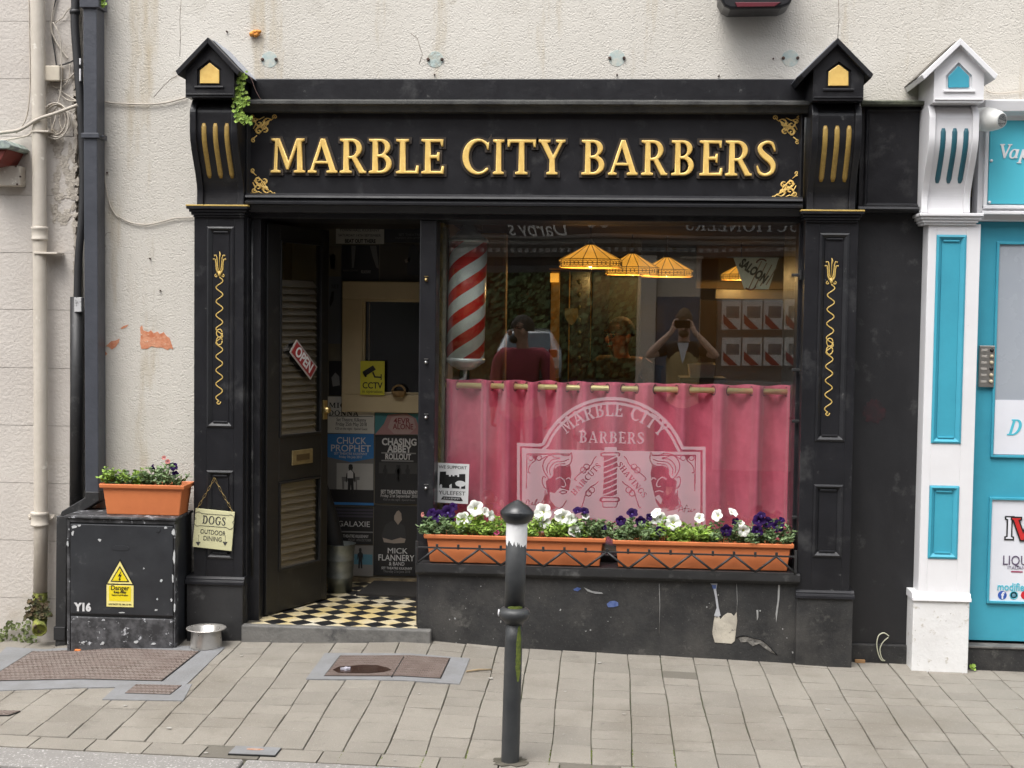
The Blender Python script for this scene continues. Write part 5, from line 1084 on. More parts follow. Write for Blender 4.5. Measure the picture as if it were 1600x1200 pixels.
for x in (xr0, xr1): MB().box(x-.006, x+.006, YRl-.006, YRl+.006, zb3-.01, zt2+.03).build('end_post', IRON, rg, .001)
pk = [Xp(683+66.3*k, 860, YRl) for k in range(9)]; vy = [Xp(650+66.3*k, 880, YRl) for k in range(10)]; vy[0] = xr0; vy[-1] = min(vy[-1], xr1)
for k in range(9):
    for v in (vy[k], vy[k+1]): MB().tube([(pk[k], YRl-.002, zt2), (v, YRl-.002, zb3+.004)], .0058, 5).build('zigzag_bar', IRON, rg)
for k in range(18):
    x = Xp(683+33.15*k, 860, YRl)
    if x < xr1-.01: MB().box(x-.006, x+.006, YRl-.007, YRl+.004, zt2-.006, zt2+.018).build('finial_nub', IRON, rg, .0015)
# ------------------------------------------------------------------ barber pole behind the pane
YBp = .245
pt, pb2 = P(732, 378, YBp), P(727, 560, YBp); rad = (Xp(760, 470, YBp)-Xp(701, 470, YBp))/2
bpo = thing('barber_pole', (pb2.x, YBp, pb2.z), 'red and white spiral striped barber pole with chrome caps inside the window', 'barber pole')
axis = (pt-pb2).normalized(); BMx = Matrix.Translation(pb2) @ axis.to_track_quat('Z', 'Y').to_matrix().to_4x4(); Hp = (pt-pb2).length
m = bpy.data.materials.new('barber_stripes'); m.use_nodes = True; n = m.node_tree.nodes; L = m.node_tree.links; b = n['Principled BSDF']
tc = n.new('ShaderNodeTexCoord'); sx = n.new('ShaderNodeSeparateXYZ'); L.new(tc.outputs['Object'], sx.inputs[0])
def mth(op, a, bb=None, c=None):
    x = n.new('ShaderNodeMath'); x.operation = op
    for i, v in enumerate((a, bb, c)):
        if v is None: continue
        if isinstance(v, (int, float)): x.inputs[i].default_value = v
        else: L.new(v, x.inputs[i])
    return x.outputs[0]
at = mth('ARCTAN2', sx.outputs[1], sx.outputs[0]); per = 40/2100*(YBp+6.56)
ph = mth('SUBTRACT', mth('MULTIPLY', at, 3/(2*PI)), mth('MULTIPLY', sx.outputs[2], 1/per)); fr = mth('FRACT', mth('ADD', ph, 100.30)); fr = mth('GREATER_THAN', fr, .52)
mx = n.new('ShaderNodeMix'); mx.data_type = 'RGBA'; mx.inputs[6].default_value = (.92, .92, .90, 1); mx.inputs[7].default_value = (.80, .035, .025, 1); L.new(fr, mx.inputs[0]); L.new(mx.outputs[2], b.inputs[0]); b.inputs['Roughness'].default_value = .3
cy = MB().lathe([(rad, 0), (rad, Hp)], (0, 0, 0), 64).xf(BMx); cyo = cy.build('striped_cylinder', m, bpo)
CAPM = mat('pole_cap_metal', (.80, .81, .83), .3, metal=.3, vs=8)
MB().lathe([(.001, Hp+.085), (rad*.30, Hp+.084), (rad*.42, Hp+.06), (rad*.48, Hp+.052), (rad*.62, Hp+.046), (rad*.68, Hp+.032), (rad*.80, Hp+.026), (rad*1.04, Hp+.012), (rad*1.06, Hp-.002), (rad*.9, Hp-.004)], (0, 0, 0), 40).xf(BMx).build('top_cap', CAPM, bpo)
MB().lathe([(rad*.9, .004), (rad*1.03, .002), (rad*1.06, -.006), (rad*1.03, -.018), (rad*.8, -.03), (rad*.78, -.036), (rad*.66, -.042), (rad*.5, -.052), (rad*.34, -.058), (.001, -.062)], (0, 0, 0), 40).xf(BMx).build('bottom_cap', CAPM, bpo)
MB().tube([BMx @ Vector(p) for p in ((0, 0, -.055), (0, 0, -.10), (-.02, .04, -.13))], .011, 8).build('wall_bracket', CAPM, bpo)
cyo.data.transform(Matrix.Identity(4))
# ------------------------------------------------------------------ shop interior
YI = 4.2
ins = thing('shop_interior', (0, 2.2, 0), 'dim yellow walled barber shop room seen through the window', 'room')
IW = mat('mustard_wall', (.30, .215, .085), .8, col2=(.24, .17, .07), vs=2); IC = mat('brown_ceiling', (.060, .045, .035), .8, vs=3); IFl = mat('shop_floor', (.10, .07, .05), .5, vs=3)
xi0, xi1 = jx0+.09, 3.0
MB().box(xi0-.5, xi1, YI, YI+.1, -.05, 3.1).build('back_wall', IW, ins)
MB().box(xi1, xi1+.1, .36, YI, -.05, 3.1).build('side_wall', IW, ins); MB().box(-2.6, -2.5, 1.2, YI, -.05, 3.1).build('side_wall', IW, ins)
MB().box(-2.5, xi0-.1, 1.10, 1.16, -.05, 3.1).build('front_wall', IW, ins); MB().box(glx1+.02, xi1, .36, .46, -.05, 3.1).build('front_wall', IW, ins)
MB().box(-2.6, xi1, .30, YI, zl+.08, zl+.16).build('ceiling', IC, ins); MB().box(-2.6, xi1, .30, YI, -.06, .0).build('floor', IFl, ins)
MB().box(wx1+.0, wx1+.06, .145, .50, zsill, zl+.08).build('window_reveal', BLACK, ins)
MB().box(glx0, glx1, .14, .34, zsill-.005, zsill+.02).build('display_shelf', DARKW, ins)
TAN = mat('tan_cabinet', (.36, .22, .085), .6, col2=(.28, .17, .07), vs=4, streak=6)
x0, x1, z0, z1 = rect(762, 364, 789, 640, .9)
cb = thing('wall_cabinet', (x0, .9, z0), 'tall tan wooden panel standing behind the barber pole', 'cabinet'); box('carcass', TAN, cb, x0-.10, x1, .9, 1.05, z0, z1, .004); box('door_edge', mat('tan_edge', (.42, .27, .11), .5), cb, x1-.012, x1+.003, .89, .9, z0, z1, .002)
PALE = mat('pale_flaking_timber', (.34, .31, .25), .8, col2=(.2, .17, .13), vs=14, vmix=.9, bump=.5, bs=40)
box('window_reveal', PALE, ins, Xp(684, 450, .2), Xp(700, 450, .25), .16, .30, zsill+.03, zl-.02, .003)
# mirrors and dark panelling on the back wall
def ibox(name, px, Y, d, m, parent, bev=.003):
    x0, x1, z0, z1 = rect(*px, Y); return box(name, m, parent, x0, x1, Y, Y+d, z0, z1, bev)
DG_ = mat('dark_green_panel', (.022, .028, .018), .5, col2=(.012, .014, .010), vs=3); MIR = mat('mirror_glass', (.5, .5, .48), .03, metal=1, vs=3)
dp = thing('panelled_partition', P(840, 600, 2.6), 'dark panelled partition with gilt framed mirrors in the middle of the shop', 'partition')
ibox('dark_panel', (788, 345, 1000, 720), 2.6, .05, DG_, dp)
GILT = mat('gilt_trim', (.42, .27, .07), .4, metal=.4, col2=(.3, .18, .05), vs=9)
ibox('gilt_upright', (859, 424, 873, 720), 2.57, .03, GILT, dp); ibox('gilt_upright', (887, 424, 889, 720), 2.58, .02, GILT, dp); ibox('gilt_upright', (921, 418, 923, 720), 2.58, .02, GILT, dp); ibox('gilt_rail', (858, 419, 924, 422), 2.58, .02, GILT, dp)
ibox('mirror', (891, 424, 920, 720), 2.585, .015, mat('dusky_mirror', (.10, .10, .08), .15, metal=.6, vs=6), dp, 0)
ibox('dark_post', (924, 424, 950, 720), 2.56, .04, mat('black_post', (.012, .011, .010), .3), dp)
for k in range(9):
    q = P(905, 440+k*20, 2.56); MB().sphere(q, .012, 8, (1, .4, 1.4)).build('carved_bead', mat('olive_metal', (.12, .12, .05), .4, metal=.5), dp)
q = P(893, 491, 2.55); tag(MB().prism([(q.x-.045, q.z+.04), (q.x+.045, q.z+.04), (q.x+.045, q.z-.02), (q.x+.02, q.z-.06), (q.x, q.z-.075), (q.x-.02, q.z-.06), (q.x-.045, q.z-.02)], 2.54, 2.555).build('wall_shield', mat('olive_plaque', (.16, .14, .06), .5)), 'small olive shield shaped plaque on the dark partition mirror', 'plaque')
bx = thing('back_mirror_unit', P(1100, 600, 3.4), 'wide barber mirror with a pale curved cornice along the right side of the shop', 'mirror')
ibox('mirror_panel', (1090, 470, 1300, 720), 3.4, .03, mat('brown_mirror', (.16, .12, .07), .12, metal=.5, vs=4), bx)
ibox('cornice', (1118, 453, 1300, 468), 3.36, .06, mat('pale_cornice', (.42, .38, .28), .35, metal=.3), bx)
ibox('upper_panel', (1088, 384, 1300, 452), 3.38, .04, mat('ochre_panel', (.24, .16, .06), .7, vs=3), bx)
sh_ = thing('counter_shelf', P(1090, 592, 1.2), 'dark shelf just above the curtain carrying a white paper bag', 'shelf'); x0, x1, z0, z1 = rect(1062, 590, 1135, 597, 1.2); box('board', DARKW, sh_, x0, x1, 1.15, 1.45, z0, z1, .003)
for x in (x0+.03, x1-.03): box('bracket', DARKW, sh_, x-.01, x+.01, 1.2, 1.4, z0-.5, z0-.001, .002)
qb = rect(1075, 568, 1117, 591, 1.25); bg_ = MB(); a, b, c, d = qb[0], qb[1], z1, qb[3]
bg_.add([(a+.01, 1.2, c), (b-.01, 1.2, c), (b-.01, 1.3, c), (a+.01, 1.3, c), (a, 1.19, d), (a+(b-a)*.38, 1.185, d-.008), (b, 1.19, d-.004), (b, 1.31, d+.006), (a+(b-a)*.4, 1.31, d+.002), (a, 1.31, d-.006)],
        [(3, 2, 1, 0), (0, 1, 5, 4), (1, 6, 5), (1, 2, 7, 6), (2, 3, 8, 7), (3, 9, 8), (3, 0, 4, 9)])
tag(bg_.build('paper_bag', mat('white_paper', (.88, .85, .78), .8, vs=10, bump=.5, bs=12, bd=.01)), 'open white paper bag standing on the dark shelf above the curtain', 'bag')
# saloon pennant hung inside the pane
YS = .22
qs = [P(a, b, YS) for a, b in ((1163, 452), (1201, 452), (1217, 402.5), (1146, 402.5))]
sg_ = tag(MB().prism([(q.x, q.z) for q in qs], YS-.004, YS+.004).build('saloon_sign', mat('saloon_cream', (.74, .70, .54), .5, vs=10, chips=[((.30, .12, .06), 14, .62, .05)])), 'cream bucket shaped saloon sign with slanting lettering inside the window', 'sign')
MB().tube([P(1136, 402, YS), P(1222, 402.5, YS)], .003, 6).build('hanging_bar', mat('sign_bar', (.3, .3, .28), .5), sg_)
for a0_, a1_, cx_, cy_, rr in ((200, 330, 1190, 414, 9), (20, 150, 1172, 444, 9)):
    MB().tube([(P(cx_, cy_, YS).x+rr/318*math.cos(math.radians(t)), YS-.006, P(cx_, cy_, YS).z-rr/318*math.sin(math.radians(t))) for t in range(a0_, a1_, 12)], .004, 6).build('painted_scroll', mat('scroll_maroon', (.16, .03, .02), .5), sg_)
for k in range(4): MB().tube([P(1170+k*9, 451-k*2, YS-.005), P(1190+k*8, 408+k*3, YS-.005)], .0025, 5).build('painted_stripe', mat('stripe_tan', (.36, .18, .09), .5), sg_)
text('SALOON', mat('saloon_ink', (.035, .035, .03), .5), sg_, P(1177, 425, YS).x, YS-.0075, P(1177, 424, YS).z, .062, width=.155, ang=.62, bold=.003)
# four pendant lamps of leaded amber glass
AMB = bpy.data.materials.new('amber_glass'); AMB.use_nodes = True; n = AMB.node_tree.nodes; L = AMB.node_tree.links; b = n['Principled BSDF']
b.inputs['Base Color'].default_value = (.75, .42, .10, 1); b.inputs['Roughness'].default_value = .4; b.inputs['Emission Color'].default_value = (1, .42, .05, 1)
tc = n.new('ShaderNodeTexCoord'); nz = n.new('ShaderNodeTexNoise'); nz.inputs['Scale'].default_value = 9; L.new(tc.outputs['Object'], nz.inputs['Vector']); mr = n.new('ShaderNodeMapRange'); mr.inputs[3].default_value = .22; mr.inputs[4].default_value = .75; L.new(nz.outputs[0], mr.inputs[0]); L.new(mr.outputs[0], b.inputs['Emission Strength'])
CAME = mat('lead_came', (.02, .014, .008), .5); BULB = mat('bulb', (1, .8, .5), .5, emit=((1, .72, .35), 9))
def lamp(ax_, ay, wpx, hpx, Y, label):
    c = P(ax_, ay, Y); sc_ = (Y+6.56)/2100; R_ = wpx/2*sc_; H_ = hpx*sc_; skirt = H_*.32; N = 14
    t = thing('pendant_lamp', (c.x, Y, c.z), label, 'lamp', 'amber leaded glass pendant lamps in the shop')
    rt = R_*.13; body = [(R_, -H_), (R_, -H_+skirt), (rt, -.006)]
    for nm, pr in (('lamp_shade', [(R_, -H_+skirt), (rt, -.006)]), ('lamp_skirt', [(R_*.985, -H_), (R_, -H_+skirt)])):
        mb = MB(); vs = []
        for (r_, h_) in pr:
            for k in range(N): vs.append((c.x+r_*math.cos(2*PI*k/N), Y+r_*math.sin(2*PI*k/N), c.z+h_))
        mb.add(vs, [(k, (k+1) % N, N+(k+1) % N, N+k) for k in range(N)]).build(nm, AMB, t, fixn=True)
    mb = MB()
    for k in range(N):
        a = 2*PI*k/N; mb.tube([(c.x+r_*math.cos(a), Y+r_*math.sin(a), c.z+h_) for r_, h_ in body[::-1]], .0022, 5)
    for r_, h_ in ((R_, -H_), (R_, -H_+skirt), (R_, -H_+skirt*.5)): mb.tube([(c.x+r_*math.cos(2*PI*k/N), Y+r_*math.sin(2*PI*k/N), c.z+h_) for k in range(N)], .0022, 5, closed=True)
    for k in range(N):
        for e in range(3):
            a = 2*PI*(k+(e+.5)/3)/N; q = R_*math.cos(PI/N)*1.0/math.cos(((e+.5)/3-.5)*2*PI/N); cc_ = Vector((c.x+q*math.cos(a), Y+q*math.sin(a), c.z-H_+skirt*.5)); tg = Vector((-math.sin(a), math.cos(a), 0))
            rr_2 = skirt*.33; mb.tube([cc_+tg*rr_2*math.cos(j*PI/4)+Vector((0, 0, rr_2*math.sin(j*PI/4))) for j in range(8)], .0016, 4, closed=True)
    mb.build('leading', CAME, t); MB().lathe([(rt*1.1, -.012), (rt, .004), (.012, .012), (.006, .03), (.001, .032)], c, 16).build('cap', CAME, t)
    MB().tube([c+Vector((0, 0, .02)), Vector((c.x, Y, zl+.085))], .004, 6).build('cord', CAME, t)
    MB().sphere((c.x, Y, c.z-H_*.88), R_*.075, 10).build('bulb', BULB, t)
    ld = bpy.data.lights.new('lamp_light', 'POINT'); ld.energy = 1.5; ld.color = (1, .62, .25); ld.shadow_soft_size = .008; lo_ = bpy.data.objects.new('lamp_light', ld); COL.objects.link(lo_); lo_.location = (0, 0, -H_*1.02); lo_.parent = t
lamp(923, 381, 98, 37, 1.35, 'largest amber pendant lamp, leftmost of the four inside the window')
lamp(988, 395, 84, 34, 2.2, 'amber pendant lamp second from the left, partly behind the largest one')
lamp(1042, 401, 82, 31, 2.35, 'amber pendant lamp third from the left, with a full leaded skirt')
lamp(1158, 412, 62, 25, 3.0, 'smallest amber pendant lamp, half hidden behind the saloon sign')
q = rect(860, 427, 873, 441, 2.54); tag(box('amber_wall_light', AMB, None, q[0], q[1], 2.52, 2.56, q[2], q[3], .002), 'small square amber glass light at the top of the gilt upright', 'wall light')
# ------------------------------------------------------------------ right-hand white and turquoise shopfront
ns = thing('turquoise_shopfront', (2.2, -.1, 0), 'white and turquoise neighbouring shopfront at the right edge', 'shopfront')
NP = pilaster(ns, (1443, 350, 1524, 930), (1436, 333, 1536, 351), (1426, 938, 1514, 1046), (1460, 367, 1507, 693), (1450, 759, 1496, 873), WHITE, WHITEB, TEAL, False, -.14)
gx = gable(ns, (1501, 60), (1440, 117), (1559, 117), (1460, 70, 1538, 160), [(1478, 140), (1519, 140), (1519, 118), (1498, 97), (1478, 118)], WHITE, TEAL, YB, mat('weathered_felt', (.12, .11, .09), .9, vs=9, bump=.5))
console(ns, gx[0]-.006, gx[1]-.004, rect(1436, 333, 1536, 351, -.17)[3]+.004, gx[2], WHITE, mat('flute_teal', (.02, .12, .16), .5, vs=20), -.268, -.155, [(f, flz(1500, 202, 284, -.22)) for f in (.30, .53, .76)])
x_s = Xp(1524, 600, -.1); XE = 3.4
a = rect(1530, 158, 1600, 180, -.12)
MB().extr([(.02, a[2]-.02), (-.10, a[2]-.02), (-.11, a[2]), (-.16, a[2]+.012), (-.17, a[3]-.004), (-.16, a[3]), (.02, a[3]+.006)], 'X', x_s-.01, XE).build('cornice', WHITE, ns, .003)
b = rect(1530, 178, 1600, 345, -.08); box('fascia_board', WHITE, ns, x_s-.01, XE, -.08, .02, b[2], b[3], .002)
c = rect(1545, 186, 1600, 319, -.09); box('sign_panel', TEALS, ns, c[0], XE-.1, -.094, -.08, c[2], c[3], .003)
MB().box(c[0]-.022, c[0]-.004, -.10, -.08, c[2]-.02, c[3]+.02).box(c[0]-.022, XE, -.105, -.08, c[2]-.022, c[2]-.006).box(c[0]-.03, XE, -.12, -.08, c[2]-.05, c[2]-.034).build('sign_frame', WHITE, ns, .003)
for px, py in ((1549, 251), (1546, 316)): q = P(px, py, -.095); MB().lathe([(.007, 0), (.007, .004), (.001, .006)], (q.x, -.094, q.z), 10, 'Y').build('screw', WHITE, ns)
# italic serif lettering (V, a, p, D)
def ital(pol, h, x, z, sh=.28, wd=1.0): return [[(x+(p[0]*wd+p[1]*sh)*h, z+p[1]*h) for p in q] for q in pol]
LA = [arc(.30,.30,.29,.34,0,360,22)[:-1], arc(.29,.30,.13,.26,0,360,18)[:-1]]
ha = P(1560, 247, -.097); hh = P(1560, 225, -.097).z-ha.z
poly_obj('lettering', ital(SER['V'][1], hh, ha.x, ha.z, .1, .95), WHITE, ns, 0, -.0965, 0, .0012)
hb = P(1575, 247, -.097); poly_obj('lettering', ital(LA, hh*1.02, hb.x, hb.z), WHITE, ns, 0, -.0965, 0, .0012)
hc = P(1586, 247, -.097); poly_obj('lettering', ital([[(.43, 0), (.62, 0), (.66, .07), (.60, .08), (.60, .62), (.46, .62)]], hh, hb.x, hb.z), WHITE, ns, 0, -.0980, 0, .0012)
poly_obj('lettering', ital([[(.0, -.36), (.32, -.36), (.32, -.30), (.25, -.29), (.25, .62), (.10, .62), (.10, -.29), (0, -.30)]], hh, P(1591, 247, -.097).x, hb.z), WHITE, ns, 0, -.0965, 0, .0012)
poly_obj('lettering', ital(LA, hh, P(1595, 247, -.097).x, hb.z), WHITE, ns, 0, -.0980, 0, .0012)
# teal door and window joinery
zt_s = Zp(1560, 348, -.06); box('door_surround', TEAL, ns, Xp(1513, 800, -.04), XE, -.03, .10, Zp(1560, 1002, -.04), b[2]-.001, .002)
FRG = mat('frosted_pane', (.36, .39, .43), .25, col2=(.32, .35, .40), vs=2); WPN = mat('white_poster_board', (.74, .75, .80), .35, vs=3, vmix=.15)
def pane(px, m, nm):
    x0, x1, z0, z1 = rect(*px, -.032); box(nm, m, ns, x0, XE-.2, -.034, -.028, z0, z1, 0)
    MB().box(x0-.012, x0, -.044, -.029, z0-.012, z1+.012).box(x0, XE-.2, -.044, -.029, z1, z1+.012).box(x0, XE-.2, -.044, -.029, z0-.012, z0).build('pane_bead', TEAL, ns, .002); return x0, z0, z1
pane((1556, 382, 1600, 711), FRG, 'frosted_pane'); x0, x1, z0, z1 = rect(1553, 625, 1600, 710, -.036); box('white_vinyl', WPN, ns, x0+.002, XE-.202, -.0365, -.0345, z0, z1, 0)
pane((1547, 781, 1600, 939), WPN, 'poster_board')
q = P(1573, 680, -.0375); hq = P(1573, 655, -.0375).z-q.z; poly_obj('lettering', ital(SER['D'][1], hq, q.x, q.z, .28, .9), TEALS, ns, 0, -.0375, 0, .0008)
q = P(1571, 842, -.0355); hq = P(1571, 808, -.0355).z-q.z
BLK = INK; REDS = mat('logo_red', (.62, .03, .03), .4)
Vx = P(1580, 842, -.0355).x
poly_obj('logo', [[(q.x+p[0]*hq*.85, q.z+p[1]*hq) for p in pp] for pp in SER['I'][1]], BLK, ns, 0, -.036, 0, .0008, offset=.006)
poly_obj('logo', [[(q.x+p[0]*hq*.85, q.z+p[1]*hq) for p in pp] for pp in SER['I'][1]], WPN, ns, 0, -.0375, 0, .0008, offset=-.001)
poly_obj('logo', [[(Vx+p[0]*hq*1.1, q.z-.004+p[1]*hq*1.02) for p in pp] for pp in SER['V'][1]], BLK, ns, 0, -.0385, 0, .0008, offset=.006)
poly_obj('logo', [[(Vx+p[0]*hq*1.1, q.z-.004+p[1]*hq*1.02) for p in pp] for pp in SER['V'][1]], REDS, ns, 0, -.0395, 0, .0008, offset=-.001)
PUR = mat('print_purple', (.10, .07, .13), .5); tx = lambda s, px, py, hpx, wpx, m, **k: text(s, m, ns, P(px, py, -.036).x, -.0362, P(px, py, -.036).z, hpx/318*1.38, width=wpx/318, align='LEFT', **k)
tx('LIQUOR', 1566, 876, 15, 62, PUR); tx('ITALIAN RECIPE', 1574, 887, 5, 50, mat('print_lilac', (.25, .22, .3), .5)); tx('modifieddrinks', 1558, 917, 12, 80, TEALS, bold=.0008)
x0, x1, z0, z1 = rect(1580, 892.5, 1598, 894.5, -.036); box('print_rule', mat('rule_red', (.3, .02, .08), .5), ns, x0, x1, -.0355, -.034, z0, z1, 0)
def disc(px, py, rp_, m, Y, hole=0): q = P(px, py, Y); MB().lathe([(rp_/318, 0), (rp_/318, .001)] if not hole else [(hole/318, 0), (rp_/318, 0), (rp_/318, .001), (hole/318, .001), (hole/318, 0)], (q.x, Y, q.z), 24, 'Y').build('icon', m, ns)
disc(1566, 930, 6.6, mat('icon_blue', (.03, .10, .42), .5), -.0345); disc(1584, 930, 6.4, TEALS, -.0345, 5); disc(1584, 930, 3, mat('icon_steel', (.12, .3, .4), .5), -.0345); disc(1602, 930, 6.6, mat('icon_red', (.6, .02, .03), .5), -.0345)
text('f', WPN, ns, P(1566.5, 930, -.036).x, -.0362, P(1566, 931, -.036).z, .045, bold=.0016)
bs3 = rect(1516, 1010, 1600, 1047, -.08); box('stone_plinth', BLACKR, ns, Xp(1512, 1030, -.1), XE, -.09, .1, -.1, bs3[3]-.006, .006)
box('sill_ledge', mat('dusty_sill', (.20, .19, .175), .85, col2=(.10, .095, .09), vs=9, vmix=.9), ns, Xp(1512, 1010, -.1), XE, -.096, .02, bs3[3]-.008, bs3[3]+.002, .002)
# intercom
x0, x1, z0, z1 = rect(1530, 540, 1554, 605, -.05)
ic = thing('intercom_panel', (x0, -.05, z0), 'steel door entry panel with six buttons on the turquoise frame', 'intercom'); box('plate', mat('brushed_steel', (.42, .40, .37), .4, metal=.8, col2=(.3, .28, .26), vs=20), ic, x0, x1, -.05, -.028, z0, z1, .003)
for k in range(6):
    q = P(1550-k*.3, 547+k*9.8, -.052); MB().lathe([(.009, 0), (.009, .004), (.006, .008), (.001, .009)], (q.x, -.05, q.z), 12, 'Y').build('button', INK if k in (0, 3) else mat('ivory_button', (.6, .52, .36), .4), ic)
    q = P(1539-k*.3, 547+k*9.8, -.052); box('name_slot', mat('name_card', (.45, .42, .38), .6), ic, q.x-.016, q.x+.012, -.0515, -.0495, q.z-.006, q.z+.006, .001)
# security camera
c0 = P(1532, 186, -.17); c1 = P(1566, 188, -.27); dn = (c1-c0).normalized(); Mc = Matrix.Translation(c0) @ dn.to_track_quat('Z', 'Y').to_matrix().to_4x4(); Lc = (c1-c0).length
sc_ = thing('security_camera', c0, 'white bullet security camera bolted beside the white console bracket', 'camera')
CW = mat('camera_white', (.74, .74, .71), .4, vs=10, vmix=.2)
MB().lathe([(.045, -.05), (.052, .0), (.055, .03), (.0545, .0305), (.0545, .034), (.055, .0345), (.052, Lc*.55), (.0515, Lc*.555), (.0515, Lc*.58), (.050, Lc*.59), (.042, Lc*.85), (.032, Lc*1.0), (.030, Lc*1.0)], (0, 0, 0), 32).xf(Mc).build('housing', CW, sc_)
MB().lathe([(.030, Lc*1.0), (.026, Lc*.985), (.001, Lc*.985)], (0, 0, 0), 24).xf(Mc).build('lens', mat('lens_glass', (.02, .03, .05), .1), sc_)
tag(MB().tube(crom([P(a, b, -.01) for a, b in ((1540, 141), (1550, 145), (1565, 146), (1585, 144), (1610, 142))]), .0035, 6).build('cable', CABLE), 'thin pale cable running right from the white gable cap', 'cable')
# ------------------------------------------------------------------ pipes and cables at the left
LT = mat('cream_pipe_paint', (.56, .51, .44), .55, col2=(.49, .44, .37), vs=5, vmix=.6, bump=.2, bs=30, chips=[((.22, .15, .10), 26, .70, .04), ((.70, .66, .58), 10, .62, .06)])
YC = -.085
pp = thing('cream_downpipe', (P(62, 1000, YC).x, YC, 0), 'round cream painted downpipe with collars, mossy open outlet at its foot', 'downpipe')
path = [P(a, b, YC) for a, b in ((59, -120), (59, 0), (61, 200), (63, 500), (64, 800), (63, 930))]
rP = 11/2100*6.46
MB().tube(path, rP, 24).build('pipe', LT, pp)
el = crom([P(63, 925, YC), P(63, 948, YC), P(63, 965, YC-.005), P(62, 975, YC-.03), P(62, 984, YC-.075)], 5)
MOSS = mat('mossy_pipe', (.10, .12, .03), .85, col2=(.26, .28, .05), vs=18, vmix=1, bump=.8, bs=60, chips=[((.12, .09, .06), 20, .55, .06)])
MB().tube(el, rP*1.02, 24, caps=False).build('outlet_bend', MOSS, pp); e1 = el[-1]
dn = (el[-1]-el[-2]).normalized(); Me = Matrix.Translation(e1) @ dn.to_track_quat('Z', 'Y').to_matrix().to_4x4()
MB().lathe([(rP*.84, -.03), (rP*.86, .004), (rP*1.05, .004), (rP*1.05, -.01)], (0, 0, 0), 24).xf(Me).build('outlet_rim', MOSS, pp); MB().lathe([(rP*.84, -.028), (.001, -.027)], (0, 0, 0), 20).xf(Me).build('outlet_inside', mat('pipe_inside', (.01, .01, .01), .9), pp)
def collar(y0, y1, ears=False, k=1.2):
    a, b = P(62, y1, YC), P(62, y0, YC); cx = (a.x+b.x)/2; H_ = b.z-a.z
    MB().lathe([(rP*1.02, 0), (rP*k, .002), (rP*k, H_*.15), (rP*(k-.08), H_*.2), (rP*(k-.08), H_*.75), (rP*k, H_*.8), (rP*k, H_-.002), (rP*1.02, H_)], (cx, YC, a.z), 28).build('collar', LT, pp)
    if ears: MB().box(cx-rP*2.0, cx+rP*2.0, YC+.02, YC+.034, a.z+H_*.35, a.z+H_*.75).lathe([(.009, 0), (.007, .012)], (cx-rP*1.7, YC+.02, a.z+H_*.55), 8, 'Y').lathe([(.009, 0), (.007, .012)], (cx+rP*1.7, YC+.02, a.z+H_*.55), 8, 'Y').build('bracket', LT, pp, .003)
collar(354, 376); collar(799, 822, True, 1.3)
q = P(66, 395, YC-.04); MB().box(q.x-.045, q.x+.075, YC-.04, YC+.05, q.z-.006, q.z+.004).build('pipe_clip', LT, pp, .002)
q = P(60, 205, YC-.04); MB().box(q.x-.035, q.x+.05, YC-.038, YC+.05, q.z-.004, q.z+.004).build('pipe_clip', LT, pp, .002)
# black square downpipe and its swan-neck
DPM = mat('slate_blue_black_paint', (.062, .066, .080), .42, col2=(.045, .049, .06), vs=4, vmix=.6, bump=.2, bs=30, chips=[((.012, .012, .014), 8, .66, .08), ((.5, .5, .48), 50, .745, .015)])
YD = -.12
bd = thing('black_downpipe', (P(143, 1000, YD).x, YD, 0), 'square black cast iron downpipe with a cranked foot behind the cabinet', 'downpipe')
def bar(pts, wx, y0, y1, m, name, parent, bev=.004):
    a, b = pts; MB().add([(a.x-wx, y0, a.z), (a.x+wx, y0, a.z), (a.x+wx, y1, a.z), (a.x-wx, y1, a.z), (b.x-wx, y0, b.z), (b.x+wx, y0, b.z), (b.x+wx, y1, b.z), (b.x-wx, y1, b.z)], [(0, 3, 2, 1), (4, 5, 6, 7), (0, 1, 5, 4), (1, 2, 6, 5), (2, 3, 7, 6), (3, 0, 4, 7)]).build(name, m, parent, bev)
bar((P(143.5, 772, YD), P(140, -100, YD)), .034, YD-.001, -.02, DPM, 'pipe', bd)
for y_ in (212,): q = P(142, y_, YD); MB().box(q.x-.044, q.x+.044, YD-.012, -.02, q.z-.012, q.z+.012).lathe([(.008, 0), (.006, .012)], (q.x+.05, YD+.03, q.z), 8, 'Y').build('bracket', DPM, bd, .003)
q = P(141, 6, YD); MB().box(q.x-.048, q.x+.048, YD-.015, -.02, q.z-.02, q.z+.06).lathe([(.01, 0), (.008, .014)], (q.x+.058, YD+.03, q.z+.004), 8, 'Y').build('socket', DPM, bd, .004)
q1, q2 = P(144, 768, YD), P(112, 803, YD)
MB().prism([(q1.x-.036, q1.z), (q1.x+.036, q1.z), (q1.x+.038, q1.z-.045), (q2.x+.02, q2.z-.01), (q2.x-.05, q2.z-.04), (q2.x-.06, q2.z-.01), (q2.x-.05, q2.z+.012), (q1.x-.036, q1.z-.03)], YD-.004, -.02).build('swan_neck', BLACKW, bd, .005)
bar((P(95, 1012, YD), P(97, 806, YD)), .027, YD-.006, -.02, BLACKW, 'foot_pipe', bd)
q = P(94, 985, YD); box('outlet', BLACKW, bd, q.x-.03, q.x+.03, YD-.012, -.02, 0, q.z+.02, .004)
